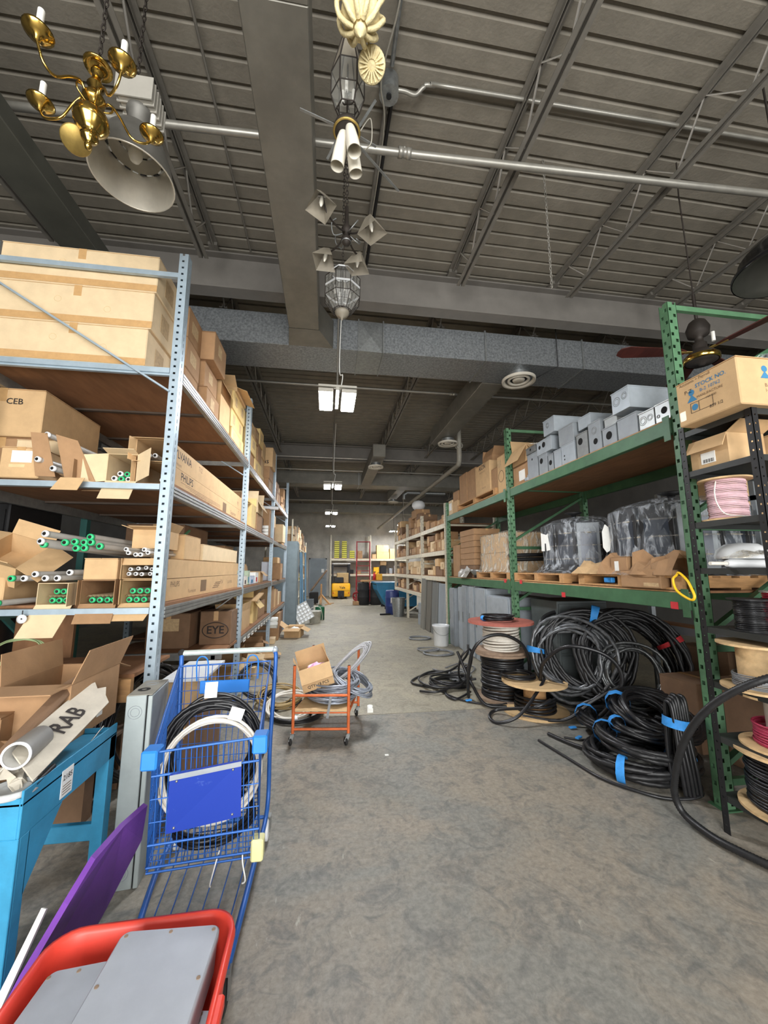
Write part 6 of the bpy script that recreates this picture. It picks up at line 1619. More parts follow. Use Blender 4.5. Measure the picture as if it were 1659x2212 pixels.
LP_ = [('outermost black cable loop reaching into the aisle',[(2.0,5.2,.05),(1.84,5.2,.03),(1.51,5.0,.02),(1.27,5.08,.02),(1.14,5.3,.02),(1.40,5.62,.02),(1.75,5.5,.10),(1.78,4.95,.40),(1.80,4.92,.55)],.015,m_cable),
 ('black cable loop beside the lower reel on the aisle side',[(1.75,4.75,.03),(1.50,4.55,.02),(1.44,4.75,.02),(1.6,5.1,.02),(1.85,5.3,.06),(1.80,4.95,.2),(1.72,4.80,.32)],.014,m_cable),
 ('black cable figure looping over the aisle floor',[(1.16,4.90,.02),(1.36,4.78,.04),(1.70,5.04,.06),(1.80,5.5,.05),(1.54,5.7,.04),(1.25,5.34,.05),(1.30,4.93,.06),(1.62,4.88,.06),(1.78,4.95,.12)],.014,m_cable),
 ('thin dark cable loop beyond the aisle loops',[(1.81,5.95,.02),(2.15,6.2,.02),(2.25,5.9,.02),(1.98,5.5,.03),(1.73,5.63,.03),(1.6,5.9,.02)],.010,m_cableg),
 ('black cable loop standing up against the lower reel',[(1.78,5.1,.03),(1.66,4.9,.20),(1.66,4.8,.42),(1.76,4.78,.52),(1.82,4.85,.40),(1.80,5.0,.1)],.013,m_cable),
 ('thin black cable trailing across the floor to a blue tape mark',[(1.42,4.85,.015),(1.58,4.5,.015),(1.85,4.32,.015),(2.0,4.3,.03)],.010,m_cable)]
for (l_, p_, r_, mm_) in LP_: cable(l_, p_, r_, mm_)
coil('tangled black cable coil heaped on the aisle floor by the reels', (1.60,5.12,.06), (.05,.04,.3), .24, 6, .012, .06, m_cable, 82, squash=.75, hsq=.7)
coil('grey cable coil under the black heap by the reels', (1.85,5.45,.05), (0,.03,1), .24, 5, .011, .05, m_cableg, 83, squash=.6, hsq=.6)
for i, (x, y, R_, tn) in enumerate(((2.0,7.0,.26,5),(2.02,8.5,.22,3),(1.9,7.3,.20,2))):
    coil(('grey cable coil flat on the floor before the white bucket','thin grey cable ring on the floor beyond the bucket','thin grey cable ring just behind the flat grey coil')[i], (x,y,.022), (0,0,0), R_, tn, .010, .022, m_cableg, 90+i, squash=.9, hsq=.5)
bk = thing('plastic_bucket', 'white plastic pail on the floor by the green post', 'bucket', (2.27,7.72,0))
MB().lathe([(0,.0),(.135,0),(.14,.01),(.155,.34),(.165,.345),(.165,.37),(.172,.375),(.172,.40),(.155,.40),(.145,.36),(.13,.02),(0,.015)], 32).obj('body', m_whitep, bk)
MB().tube(spline([(-.17,0,.35),(-.12,-.13,.26),(0,-.19,.22),(.12,-.13,.26),(.17,0,.35)],6), .004, 6).obj('bail_handle', m_steel, bk)
# standing coils under the green rack
SCO = [('black and silver flexible conduit coil standing with blue tape under the green rack', (2.62,4.02,.56),(1.35,0,-.75),.36,12,.018,.085,M('dark_flex', (58,60,62), .32, .5, .5, 14, col2=(120,122,124)),101,((175,.06),),m_btape,False),
 ('big black conduit coil standing just behind the silver one', (2.78,3.98,.62),(1.35,.0,-.55),.40,14,.020,.085,m_cabler,102,((75,.07),),m_btape,True),
 ('huge black conduit coil standing against the rack with red tape', (3.12,3.78,.56),(1.25,.1,-.35),.46,17,.022,.105,m_cabler,103,((30,.05),),m_rtape,True),
 ('silver ribbed conduit coil nested inside the huge black one', (3.04,3.66,.46),(1.25,.1,-.35),.27,7,.018,.05,M('silver_flex', (96,98,98), .3, .7, .3, 20),104,(),None,True)]
for (l, loc, rot, R_, tn, wr, br, mt, sd, tp, tm, rbd) in SCO: coil(l, loc, rot, R_, tn, wr, br, mt, sd, tp, tm, squash=1.0, hsq=1.3, n=8, ribbed=rbd, seg=24)
cable('ribbed black conduit end leaning up in front of the huge coil', [(2.55,3.75,.03),(2.62,3.62,.10),(2.74,3.55,.28),(2.86,3.52,.52)], .026, m_cabler, ribbed=True)
FLC = [('black conduit coil lying at the back of the near pile with blue tape', (2.72,3.42,.12),(.10,.05,0),.33,12,.020,.075,111,((150,.06),)),
 ('black conduit coil slumped over the middle of the near pile', (2.76,3.10,.30),(.32,-.05,.3),.31,13,.020,.075,112,((128,.06),)),
 ('small black conduit loop propped on the middle of the near pile', (2.62,3.02,.34),(.55,.10,.2),.20,4,.018,.035,113,()),
 ('wide black conduit coil lying at the front of the near pile', (2.42,2.92,.07),(0,0,0),.335,13,.021,.075,114,((215,.05),)),
 ('second wide black conduit coil stacked on the front one with blue tape', (2.45,2.90,.19),(.08,.05,.6),.30,11,.020,.065,115,((255,.09),(110,.05))),
 ('narrow black conduit coil inside the front coils', (2.50,2.98,.25),(.12,.08,.2),.18,7,.016,.045,116,((150,.05),))]
for (l, loc, rot, R_, tn, wr, br, sd, tp) in FLC: coil(l, loc, rot, R_, tn, wr, br, m_cabler if sd != 113 else m_cable, sd, tp, m_btape, squash=.85, hsq=.8, n=8, ribbed=(sd != 113), seg=24)
# long loop pulled tight and standing against the post
b = thing('cable_bundle', 'tight bundle of black cable standing against the black post with blue tape', 'cable coil', (2.42,2.52,0), 0, None, None, (0,-.06,0))
for k in range(7):
    x = -.055+.018*k; dx = .012*(k%3); h_ = .60+.012*(k%4)
    MB().tube(spline([(x,-.05-dx,.03),(x-.01,-.055-dx,.2),(x,-.045,.42),(x+.01,-.03,h_-.03),(x+.015,.0,h_),(x+.02,.03,h_-.03),(x+.012,.045,.42),(x+.005,.055+dx,.2),(x+.01,.05+dx,.03)],5), .013, 8).obj('cable', m_cable, b)
MB().tube([(-.005,.0,.43),(.008,.0,.49)], .082, 14, False, False).obj('tape', m_btape, b)
cable('long thin black cable sweeping over the floor in front of the coils', [(1.87,3.42,.013),(1.93,3.05,.013),(1.98,2.78,.013),(2.10,2.60,.013),(2.25,2.48,.013),(2.45,2.45,.03),(2.55,2.55,.06),(2.55,2.7,.15)], .011, m_cable)
cable('straight black conduit end pointing out of the front coil', [(2.02,3.52,.02),(2.10,3.30,.02),(2.20,3.08,.04),(2.3,2.9,.05)], .017, m_cabler, ribbed=True)
cable('short thin black cable with a blue tape flag beside the front coil', [(2.13,3.45,.01),(2.25,3.38,.012),(2.38,3.36,.02)], .008, m_cable)
cable('long dark cable rising from the floor reels to the near pile', [(2.0,3.95,.02),(2.3,3.72,.05),(2.55,3.6,.25),(2.8,3.5,.42)], .016, m_cable)
cable('heavy black ribbed hose curving from the shelf unit down over the floor', [(2.62,1.70,1.0),(2.40,1.68,1.0),(2.22,1.80,.93),(2.12,1.98,.76),(2.08,2.14,.52),(2.10,2.27,.22),(2.13,2.27,.07),(2.14,2.12,.035),(2.17,1.98,.035),(2.27,1.80,.035),(2.5,1.62,.035)], .0215, m_cabler, ribbed=True, name='ribbed_hose', k=10)
for i, (x, y, z, rz) in enumerate(((1.62,4.46,.024,.2),(2.24,3.40,.016,.5),(2.33,3.62,.012,.1))):
    tag(MB().rb(-.035,.035,-.016,.016,0,.014,.003,rotT((x,y,z),0,0,rz)).obj('tape_flag', m_btape), ('blue tape flag on the thin trailing cable','blue tape flag on the short thin cable','blue tape scrap near the reel')[i], 'tape')
# dark coils under the left rack
for i, (x, y, z, R_, sd) in enumerate(((-1.32,3.25,.42,.34,121),(-1.55,3.35,.42,.36,122),(-1.80,3.45,.40,.34,123))):
    coil('black cable coil standing under the grey rack low shelf, %s from the aisle' % ORD[i], (x,y,z), (PI/2,0,1.3), R_, 10, .011, .05, m_cable, sd, hsq=1.6, group='coils under the grey rack')
# ================================================================== rest of the left side: lower shelves and floor cartons
R = random.Random(77)
BX = [('white carton with a dark picture panel on the low shelf',-1.30,-1.10,5.28,5.48,.17,m_paper),
 ('short white carton beside the picture carton',-1.28,-1.10,5.52,5.72,.13,m_cablew),
 ('small green and white carton on the low shelf, second bay',-1.26,-1.10,5.76,5.90,.20,M('greenish_box', (170,186,160), .6, 0, .2, 14)),
 ('row-end white carton with red trim on the low shelf',-1.28,-1.10,6.35,6.62,.17,m_paper),
 ('pale blue-white carton in the middle of the low shelf, second bay',-1.28,-1.10,5.94,6.3,.12,M('pale_blue_box', (196,206,224), .6, 0, .05, 10)),
 ('tall grey-white carton beyond the third post on the low shelf',-1.26,-1.10,7.86,8.02,.36,M('graywhite_box', (190,192,198), .6, 0, .06, 10))]
for (l,x0,x1,y0,y1,h,mt) in BX:
    c = carton(l,x0,x1,y0,y1,1.277,1.277+h,mt,0,False,name='product_box',cat='box'); w,d,hh = c['dims']
    MB().bx(w/2-.001,w/2+.0015,-d*.3,d*.1,hh*.15,hh*.55).obj('picture_panel', m_ink if 'picture' in l else m_rtape if 'red' in l else m_inkb, c)
carton('brown carton standing tall on the low shelf behind the small boxes', -1.75,-1.32,5.3,5.75,1.277,1.80,1,0); carton('square tan carton behind the small boxes on the low shelf', -1.70,-1.32,6.1,6.75,1.277,1.58,0,0)
c = carton('white carton with a green leaf and red top on the low shelf', -1.52,-1.33,5.78,6.06,1.277,1.76,m_paper,0,False,name='product_box',cat='box')
MB().prism([(-.09,0),(-.03,.045),(.05,.05),(.10,.02),(.04,-.02),(-.04,-.025)],0,.001).obj('leaf_print', M('leaf_green', (40,110,50), .6, 0, 0), c, (.0955,.0,.30), FACE_R); MB().bx(-.096,.096,-.141,.141,.40,.484).obj('red_lid', m_rtape, c)
open_carton('open tan carton at the end of the low shelf second bay', -1.24,7.0,1.277,.26,.30,.18,{'+x':(.12,130),'-y':(.12,140),'-x':(.1,10)},0)
carton('brown carton overhanging the low shelf in the third bay', -1.35,-.98,8.6,9.0,1.277,1.62,1,0,lbl=[('r',.3,.6,.4,.7)])
shelf_fill('three', 9.1, 10.2, -1.08, 1.277, 1.9, R, 'low shelf', 4, (1,2,0), .5, 2)
# lowest shelf
open_carton('open tan carton with one flap out at the near end of the lowest shelf', -1.26,5.75,.682,.32,.60,.26,{'+x':(.10,10),'-y':(.12,30),'-x':(.12,-20)},0)
open_carton('yellowish carton with tall flaps in the middle of the lowest shelf', -1.25,6.5,.682,.30,.42,.34,{'+x':(.16,140),'-y':(.20,8),'+y':(.1,20)},4)
crumple('brown_paper', 'crumpled brown kraft paper heaped behind the cartons on the lowest shelf', 'paper', -1.5,5.85,.96,.5,.6,.22,m_card[2],131)
carton('dark carton under the kraft paper heap on the lowest shelf', -1.85,-1.45,5.4,6.3,.682,.955,2,0)
carton('brown carton at the far end of the lowest shelf second bay', -1.6,-1.12,6.85,7.55,.682,.95,1,0)
slab('tan_cardboard', 'tan lid with a blue end lying across the lowest shelf cartons', 'cardboard', [(-1.30,6.15,1.03),(-1.02,6.15,1.02),(-1.0,6.6,1.10),(-1.28,6.6,1.12)], .02, m_card[0])
for i, (y, h) in enumerate(((7.95,.44),(8.30,.46),(8.62,.40),(8.95,.36),(9.3,.30),(9.65,.28))):
    carton('upright carton in the row on the lowest shelf, %s along' % ORD[i], -1.42,-1.09,y,y+.27,.682,.682+h,(0,1,0,1,3,1)[i],.0,group='row of cartons on the lowest shelf')
for i in range(9):
    t = thing('price_label', 'white label on the lowest shelf beam, %s along' % ORD[i], 'label', (LX+.006,5.4+.27*i,.60), 0, 'shelf labels on the lowest beam'); MB().bx(0,.003,-.07,.07,-.025,.025).obj('card', m_paper, t); MB().bx(.003,.0034,-.05,.05,-.006,.006).obj('print', m_inkg, t)
# on the floor along the left
FC = [(-1.5,-1.0,8.75,9.25,.56,1,'tall brown carton standing on the floor before the third bay'),(-1.6,-1.12,7.9,8.5,.42,1,'brown carton on the floor under the lowest shelf'),(-1.35,-1.02,8.35,8.65,.10,3,'flat pale carton on the floor beside the tall brown one'),(-1.65,-1.3,6.4,6.9,.28,0,'tan carton on the floor under the lowest shelf, nearer'),(-1.4,-1.05,9.5,10.2,.50,2,'dark brown carton on the floor beside the tall locker')]
for (x0,x1,y0,y1,h,mm,l) in FC: carton(l,x0,x1,y0,y1,0,h,mm,.04)
open_carton('open carton with splayed flaps standing out on the floor of the aisle', -.70,9.25,0,.36,.42,.20,{'-x':(.19,55),'+x':(.18,115),'-y':(.20,100),'+y':(.12,85)},0,-.12)
crumple('white_packing', 'white packing showing in the open carton out on the floor', 'packing', -.70,9.27,.13,.3,.34,.06,m_paper,133)
for i, (y, z) in enumerate(((8.02,.44),(8.10,.44),(8.18,.46),(8.05,.52),(8.14,.53),(8.22,.38))):
    t = thing('white_tube_roll', 'white tube sticking out over the floor cartons, %s one' % ORD[i], 'tube', (-1.35,y,z),0,'white tubes over the floor cartons',None,(0,0,-.15*(i%3))); MB().lathe([(.022,0),(.035,0),(.035,.42),(.022,.42)], 16, rotT((0,0,0),0,PI/2,0)).obj('wall', m_paper, t); MB().lathe([(0,.41),(.022,.41)], 12, rotT((0,0,0),0,PI/2,0)).obj('end_plug', m_cablew, t)
for i, (x, y, w, h, mm, rz) in enumerate(((-1.30,5.75,.30,.14,0,.3),(-1.05,6.1,.26,.18,3,-.2),(-1.15,6.6,.24,.12,1,.5),(-.95,7.1,.22,.09,0,.1),(-1.25,7.4,.30,.22,1,.2))):
    open_carton('small torn carton on the floor past the cart, %s along' % ORD[i], x, y, 0, w, w*.9, h, {'-x':(.10,70),'+x':(.10,110),'-y':(.10,120),'+y':(.08,40)}, mm, rz)
crumple('paper_scrap', 'torn brown paper scrap on the aisle floor beyond the trolley', 'paper', -.12,7.4,.0,.22,.14,.06,m_card[3],135)

# tall locker and what stands beyond it
m_lock = M('locker_blue_gray', (116,129,134), .5, .15, .10, 5)
lk = thing('steel_locker', 'tall blue-grey steel locker at the end of the grey rack', 'locker', (-1.12,11.1,0))
MB().rb(-.38,.32,-.30,.30,0,2.25,.005).obj('body', m_lock, lk); MB().rb(.322,.335,-.28,.28,.06,2.2,.003).obj('door', m_lock, lk); MB().rb(-.36,.30,-.312,-.301,.05,2.2,.003).obj('side_panel', m_lock, lk); MB().rb(.336,.345,-.03,.0,1.1,1.25,.003).obj('latch', m_steel, lk)
for i, (x, a) in enumerate(((-.72,.04),(-.66,.07),(-.60,.02))):
    tag(MB().tube([(x,11.8+.1*i,0.02),(x-a-.05,12.1+.1*i,2.0)], .03, 8).obj('leaning_pipe', M('pipe_blue', (104,140,164), .45, .2, .1, 8) if 'pipe_blue' not in bpy.data.materials else bpy.data.materials['pipe_blue']), 'pale blue pipe leaning beside the tall locker, %s' % ORD[i], 'pipe', 'blue pipes by the locker')
lv = thing('louver_panel', 'white louvered light panel leaning on the floor by the locker', 'light panel', (-.50,11.0,.11), 0, None, None, (-.30,-.5,.15)); lv.scale = (.8,.8,.8)
MB().rb(-.28,.28,-.02,.0,.0,.62,.003).obj('tray', m_whitep, lv)
for k in range(6): MB().bx(-.28+.112*k-.002,-.28+.112*k+.002,-.07,-.02,.0,.62).obj('louver', m_paper, lv)
for k in range(6): MB().bx(-.28,.28,-.07,-.02,.12*k+.005,.12*k+.009).obj('louver', m_paper, lv)
pl_ = thing('paint_pail', 'dirty white pail with a loop of cable on the floor past the locker', 'pail', (-.30,11.45,0)); MB().lathe([(0,0),(.15,0),(.165,.30),(.172,.30),(.172,.33),(.155,.33),(.14,.02),(0,.02)], 26).obj('body', M('dirty_white', (196,194,182), .6, 0, .18, 8), pl_); MB().tube(spline([(-.15,-.1,.30),(-.1,-.16,.42),(.12,-.12,.44),(.2,0,.2),(.19,.05,.02)],6), .008, 6).obj('cable_loop', m_cablew, pl_)
t = thing('green_canister', 'dark green metal canister standing behind the white pail', 'canister', (-.18,12.1,0)); MB().lathe([(0,0),(.14,0),(.14,.36),(.12,.38),(.05,.39),(.05,.42),(0,.42)], 22).obj('body', M('canister_green', (30,96,62), .4, .1, .1, 8), t); MB().tube(spline([(-.1,0,.36),(0,0,.48),(.1,0,.36)],5), .006, 6).obj('handle', m_steel, t)
fk = thing('far_shelving', 'pale steel shelving crammed with cartons beyond the locker', 'rack', (0,0,0))
FY = (11.55, 13.4, 15.3, 17.2, 19.1)
for y in FY:
    for x in (-1.02,-1.75): MB().rb(x-.02,x+.02,y-.02,y+.02,0,2.95 if y < 15 else 2.75,.003).obj('upright', m_cream, fk)
for i in range(4):
    for z in (2.25,1.70,1.10,.5): 
        MB().rb(-1.78,-1.0,FY[i]+.02,FY[i+1]-.02,z-.05,z,.004).obj('shelf', m_cream, fk)
R = random.Random(5)
for i in range(4):
    bn = ('one','two','three','four')[i]
    shelf_fill(bn, FY[i]+.05, FY[i+1]-.03, -.98, 2.251, 3.2, R, 'top', 6, (1,0,3,2), .45, 3, 'far shelving')
    shelf_fill(bn, FY[i]+.05, FY[i+1]-.03, -.99, 1.701, 2.15, R, 'second', 5, (1,0,3), .4, 2, 'far shelving')
    shelf_fill(bn, FY[i]+.05, FY[i+1]-.03, -.99, 1.101, 1.6, R, 'third', 5, (1,0,3), .4, 2, 'far shelving')
t = thing('yellow_cylinder', 'small yellow canister at the edge of the far shelving', 'canister', (-.96,14.9,1.101)); MB().lathe([(0,0),(.07,0),(.07,.2),(.04,.24),(.03,.30),(0,.30)], 16).obj('body', M('canister_yellow', (206,190,80), .5, 0, .05, 10), t); MB().lathe([(.071,.08),(.071,.14)],16).obj('label_band', m_paper, t)

# ================================================================== far end of the aisle
m_yel = M('forklift_yellow', (240,176,26), .4, 0, .06, 8)
fk2 = thing('forklift', 'yellow forklift with black lettering parked at the far end', 'forklift', (.73,20.0,0))
cw = ring_loft([[(x,y,.12) for x,y in rrect(.86,.7,.08)],[(x,y,.16) for x,y in rrect(.93,.76,.09)],[(x,y,.70) for x,y in rrect(.93,.76,.09)],[(x,y,.78) for x,y in rrect(.88,.72,.09)]]); cw.obj('counterweight', m_yel, fk2, (0,.36,0))
b = MB(); b.bx(-.16,.16,-.03,.05,.06,.42); b.obj('rear_recess', m_black, fk2)
text('Yale', .17, m_ink, fk2, (.06,-.024,.57), FACE_F, bold=.02)
MB().bx(-.46,.46,-.022,-.015,.40,.412).obj('seam', m_ink, fk2)
for x in (-.38,.38): MB().lathe([(0,0),(.03,0)],12,rotT((x,-.025,.30),PI/2,0,0)).obj('tail_light', m_rtape, fk2)
MB().rb(-.40,.40,.42,1.3,.20,.72,.02).obj('chassis', m_yel, fk2)
MB().rb(-.22,.40,.12,.62,.78,1.30,.03).obj('hood', M('hood_tan', (170,142,96), .6, 0, .08, 8), fk2); MB().rb(-.34,.12,.02,.10,.80,1.08,.02).obj('seat_back', m_black, fk2)
for x in (-.42,.42):
    MB().bx(x-.03,x+.03,.08,.14,.75,1.76).obj('guard_post', m_black, fk2); MB().bx(x-.03,x+.03,1.1,1.16,.75,1.76).obj('guard_post', m_black, fk2)
    MB().bx(x-.05,x+.05,1.36,1.46,.05,1.74).obj('mast_rail', m_black, fk2)
gt = MB(); gt.bx(-.46,.46,.05,.12,1.74,1.80); gt.bx(-.46,.46,1.1,1.17,1.74,1.80); [gt.bx(-.45+.15*k,-.42+.15*k,.05,1.17,1.75,1.79) for k in range(7)]; gt.obj('overhead_guard', M('guard_gray', (180,178,172), .5, .2, .05, 8), fk2)
for z in (.5,1.1,1.6): MB().bx(-.4,.4,1.38,1.44,z,z+.08).obj('mast_crossbar', m_black, fk2)
for (x,y,r) in ((-.30,1.1,.22),(.30,1.1,.22),(0,.06,.15)): MB().lathe([(0,-.06),(r*.6,-.06),(r,-.05),(r,.05),(r*.6,.06),(0,.06)], 22, rotT((x,y,r),0,PI/2,0)).obj('wheel', m_rubber, fk2)
for x in (-.2,.2): MB().rb(x-.05,x+.05,1.48,2.2,.05,.09,.003).obj('fork', m_black, fk2)

bs = thing('wall_shelving', 'cream steel storage shelves along the far wall', 'rack', (0,0,0))
for x in (.20,2.36,4.45):
    for y in (21.35,22.2): MB().rb(x-.04,x+.04,y-.04,y+.04,0,3.35,.004).obj('upright', m_cream, bs)
for (x0,x1) in ((.24,2.32),(2.40,4.41)):
    for z in (2.05,1.22):
        for y in (21.33,22.2): MB().rb(x0,x1,y-.03,y+.03,z-.11,z,.004).obj('beam', m_cream, bs)
        MB().bx(x0,x1,21.31,22.22,z,z+.016).obj('deck_panel', m_plye, bs)
m_yb = M('yellow_black_box', (226,220,90), .6, 0, .05, 10); zb0 = 2.067
for ci, (x, n) in enumerate(((.52,9),(.93,9),(1.36,4))):
    for k in range(n):
        c = carton('yellow and black box in the %s far wall column, %s from bottom' % (('left','middle','short')[ci], ORD[k]), x-.13,x+.13,21.4,21.75,zb0+.105*k,zb0+.105*k+.103,m_yb,0,False,name='yellow_box',cat='box',group='yellow boxes on the far wall')
        MB().bx(-.131,.131,-.1765,-.175,.0,.030).obj('black_stripe', m_ink, c)
for (x0,x1,h,mm,l) in ((2.72,3.42,.36,4,'wide yellowish carton on the far wall shelf, lower'),(3.46,3.80,.55,4,'tall yellowish carton with black marks on the far wall shelf'),(3.85,4.10,.50,2,'dark carton at the end of the far wall shelf'),(2.46,2.68,.25,0,'small tan carton beside the wide yellowish one'),(1.66,1.92,.42,1,'brown carton on the far wall shelf beside the short yellow column')): carton(l,x0,x1,21.4,21.85,zb0,zb0+h,mm,0)
carton('wide yellowish carton on the far wall shelf, upper', 2.72,3.40,21.42,21.85,zb0+.362,zb0+.74,4,0)
for (x0,x1,h,mm,l) in ((2.95,3.25,.42,m_black,'black machine case on the lower far wall shelf'),(3.42,3.60,.30,m_grayp,'grey case on the lower far wall shelf'),(3.72,3.86,.44,m_whitep,'white upright case on the lower far wall shelf'),(2.55,2.85,.36,m_yel,'yellow case on the lower far wall shelf'),(1.6,1.85,.2,m_card[1],'low brown case on the lower far wall shelf'),(1.1,1.45,.22,m_black,'low black case on the lower far wall shelf')):
    t = thing('tool_case', l, 'case', ((x0+x1)/2,21.6,1.237)); MB().rb(-(x1-x0)/2,(x1-x0)/2,-.15,.15,0,h,.01).obj('body', mm, t); MB().tube([(-.05,0,h),(-.05,0,h+.03),(.05,0,h+.03),(.05,0,h)], .008, 6).obj('handle', m_black, t)
t = carton('open tan carton standing on the black machine case', 2.93,3.27,21.45,21.75,1.70,1.95,0,0)

# red rolling ladder
m_rl = M('ladder_red', (150,36,42), .45, .1, .08, 10)
ld = thing('rolling_ladder', 'red rolling warehouse ladder in front of the far wall', 'ladder', (1.62,17.6,0), -.1)
for s in (-.30,.30):
    MB().tube(spline([(s,-.55,.08),(s,-.2,1.0),(s,.15,1.85),(s,.25,2.75)],4), .026, 8).obj('rail', m_rl, ld); MB().tube([(s,.55,.08),(s,.50,1.85),(s,.5,2.75)], .024, 8).obj('rail', m_rl, ld)
    MB().tube([(s,-.55,.1),(s,.55,.1)], .022, 8).obj('base_tube', m_rl, ld); MB().tube([(s,.25,2.75),(s,.5,2.75)], .022, 8).obj('top_rail', m_rl, ld); MB().tube([(s,-.35,.6),(s,.5,1.3)], .018, 8).obj('brace', m_rl, ld)
for k in range(7):
    t_ = (k+1)/8; y = -.55+.72*t_; z = .08+1.78*t_; MB().rb(-.30,.30,y-.09,y+.09,z-.015,z+.015,.003).obj('step', m_rl, ld)
MB().tube([(-.30,.5,2.75),(.30,.5,2.75)], .022, 8).obj('top_rail', m_rl, ld); MB().rb(-.30,.30,.15,.5,1.84,1.87,.003).obj('platform', m_rl, ld)
for s in (-.30,.30):
    for y in (-.55,.55): MB().lathe([(0,-.02),(.06,-.02),(.06,.02),(0,.02)], 16, rotT((s,y,.061),0,PI/2,0)).obj('wheel', m_rubber, ld)
hw = MB(); [hw.tube([(.16*math.cos(a),0,.16*math.sin(a)) for a in [2*PI*k/24 for k in range(24)]], .02, 6, True, True, rotT((1.28,16.75,.32+.04*q),.3*q,.2,0)) for q in range(3)]
tag(hw.obj('red_hose_coil', m_rl), 'red hose coiled at the foot of the rolling ladder', 'hose')
carton('brown carton under the red hose coil', 1.12,1.46,16.6,16.95,0,.16,1,0)
for i, (x, y) in enumerate(((1.56,16.75),(2.10,16.72))):
    t = thing('black_barrel', 'black plastic barrel standing by the ladder, %s' % ('nearer it','nearer the hopper')[i], 'barrel', (x,y,0), 0, 'black barrels'); MB().lathe([(0,0),(.22,0),(.25,.03),(.255,.3),(.265,.32),(.255,.34),(.255,.6),(.265,.62),(.25,.64),(.24,.88),(.22,.92),(0,.93)], 26).obj('body', m_rubber, t); MB().cyl((0,.1,0), .035, .93, .96, 12).obj('cap', m_black, t)
slab('wood_plank', 'wide tan plank lying across the black barrels', 'plank', [(1.45,16.5,.97),(2.35,16.5,.97),(2.35,16.9,.97),(1.45,16.9,.97)], .06, m_wood)
t = thing('yellow_tool_box', 'yellow tool box on the plank by the hopper', 'tool box', (2.22,16.7,1.031)); MB().rb(-.13,.13,-.12,.12,0,.26,.01).obj('body', m_yel, t); MB().tube([(-.07,0,.26),(-.07,0,.31),(.07,0,.31),(.07,0,.26)], .012, 6).obj('handle', m_black, t)
t = thing('fire_extinguisher', 'small red extinguisher standing on the plank', 'extinguisher', (2.02,16.7,1.031)); MB().lathe([(0,0),(.06,0),(.06,.22),(.03,.28),(.02,.32),(0,.32)], 16).obj('cylinder', m_rtape, t); MB().bx(-.03,.06,-.01,.01,.32,.36).obj('valve_handle', m_black, t)
# teal hopper
m_teal = M('hopper_teal', (30,112,150), .5, .1, .14, 5)
hp = thing('tipping_hopper', 'teal blue steel tipping hopper by the far end of the cream rack', 'hopper', (0,0,0))
b = MB(); P0 = [(1.85,.98),(1.90,.70),(2.25,.10),(3.4,.10),(3.4,.98)]; y0, y1 = 14.7, 16.1
n = len(P0); vs = [(x,y0,z) for x,z in P0]+[(x,y1,z) for x,z in P0]
b.add(vs, [tuple(range(n)), tuple(range(n,2*n))[::-1]]+[(i,i+n,(i+1)+n,(i+1)) for i in range(n-1)]); b.obj('body', m_teal, hp)
for y in (y0-.03,y1): MB().bx(1.82,3.42,y,y+.03,.95,1.0).obj('rim', m_teal, hp)
MB().bx(1.82,1.86,y0,y1,.95,1.0).obj('rim', m_teal, hp); MB().bx(2.2,3.4,y0+.1,y0+.2,0,.10).obj('skid', m_black, hp); MB().bx(2.2,3.4,y1-.2,y1-.1,0,.10).obj('skid', m_black, hp)
slab('hopper_load', 'tangle of grey scrap heaped in the teal hopper', 'scrap', [(1.9,14.8,.90),(3.3,14.8,.90),(3.3,16.0,.95),(1.9,16.0,.95)], .04, m_grayp)
dr2 = thing('blue_drum', 'dark blue plastic drum beside the teal hopper', 'drum', (2.20,13.15,0)); MB().lathe([(0,0),(.20,0),(.225,.03),(.23,.25),(.24,.27),(.23,.29),(.23,.52),(.24,.54),(.23,.56),(.22,.76),(.20,.79),(0,.79)], 28).obj('body', M('drum_blue', (34,50,104), .4, 0, .06, 8), dr2); MB().bx(-.09,.05,-.236,-.228,.38,.56).obj('label', m_cablew, dr2); MB().cyl((.08,0,0), .03, .79, .81, 12).obj('bung', m_black, dr2)
tc2 = thing('trash_can', 'ribbed galvanised trash can in front of the blue drum', 'trash can', (2.30,12.55,0))
prof = [(0,0),(.165,0),(.17,.02)]; b = MB()
for k in range(36):
    pass
rings = []
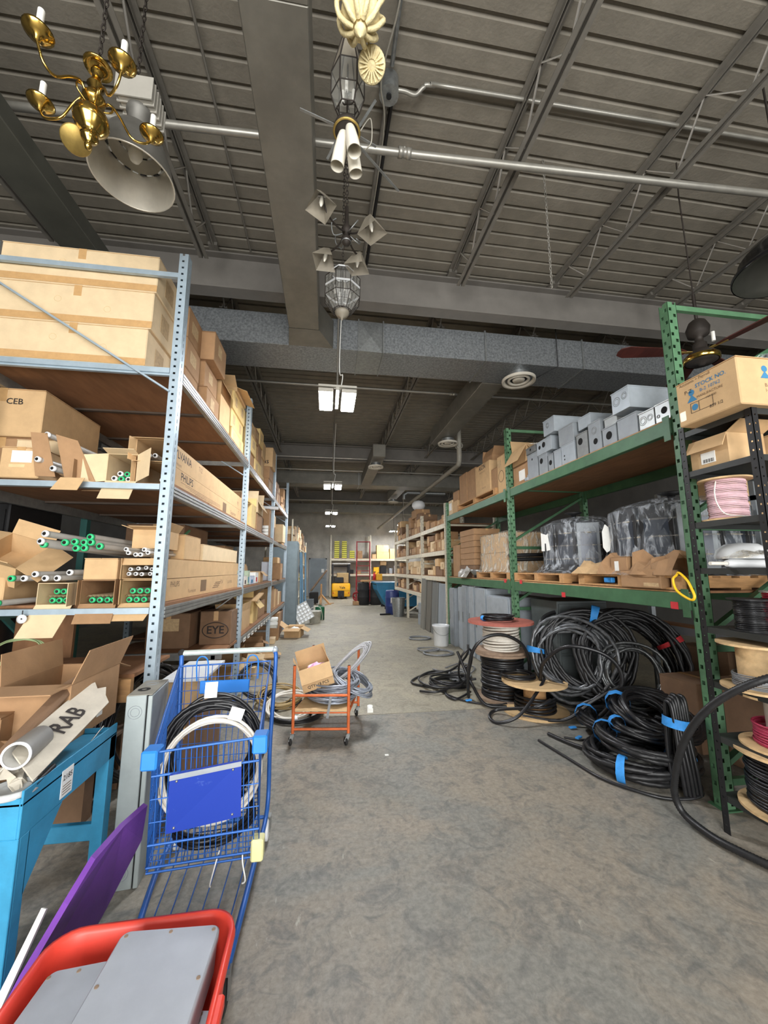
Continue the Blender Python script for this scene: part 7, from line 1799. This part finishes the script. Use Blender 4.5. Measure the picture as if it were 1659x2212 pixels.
for z in (.0,.02,.05,.50,.54,.57):
    rr_ = .165+.045*z/.57; ring_ = []
    for k in range(72):
        a = 2*PI*k/72; q = rr_*(1+(.022 if (k//2) % 2 and .04 < z < .55 else 0)); ring_.append((q*math.cos(a), q*math.sin(a), z))
    rings.append(ring_)
ring_loft(rings, False).obj('body', m_galv, tc2); MB().tube([(.213*math.cos(a),.213*math.sin(a),.575) for a in [2*PI*k/36 for k in range(36)]], .010, 6, True).obj('rim', m_galv, tc2); MB().lathe([(0,.01),(.16,.01)],20).obj('base', m_galv, tc2)
for s in (-1,1): MB().tube(spline([(s*.20,-.05,.45),(s*.24,-.04,.42),(s*.24,.04,.42),(s*.20,.05,.45)],4), .007, 6).obj('handle', m_galv, tc2)
tag(MB().tube([(1.75,12.9,.03),(2.1,12.95,.03)], .028, 10).obj('floor_pipe', m_black), 'short dark pipe lying on the floor beside the drum', 'pipe')
# wooden stand with a leaning board left of the forklift
ws = thing('wood_stand', 'rough wooden stand with a long leaning board before the far door', 'stand', (-.12,17.4,0))
MB().bar((-.55,.1,.55),(.12,.0,1.45), .30, .05).obj('leaning_board', m_wooda, ws)
for (a, b_) in (((-.10,0,0),(-.10,0,.85)),((-.35,.1,.02),(-.10,0,.40)),((.25,-.2,.02),(-.10,0,.40)),((-.12,-.45,.02),(-.10,0,.35))): MB().bar(a, b_, .07, .06).obj('leg', m_wood, ws)
MB().rb(-.60,-.22,-.25,.2,.05,.5,.02).obj('black_tub', m_rubber, ws)
for i, (x, y) in enumerate(((.10,17.0),(.22,17.5),(.02,16.9))): tag(MB().rb(-.12,.12,-.04,.04,0,.03,.004,rotT((x,y,0),0,0,.6*i)).obj('wood_scrap', m_wood), 'wood scrap on the floor by the wooden stand, %s' % ORD[i], 'wood')
t = thing('gray_bin', 'grey plastic bin below the leaning pipes by the far shelving', 'bin', (-.62,14.6,0)); open_box(t, .34,.34,.42,{},M('bin_gray', (120,128,134), .5, 0, .05, 10)); MB().rb(-.18,.18,-.185,-.172,.38,.42,.003).obj('rim', bpy.data.materials['bin_gray'], t)
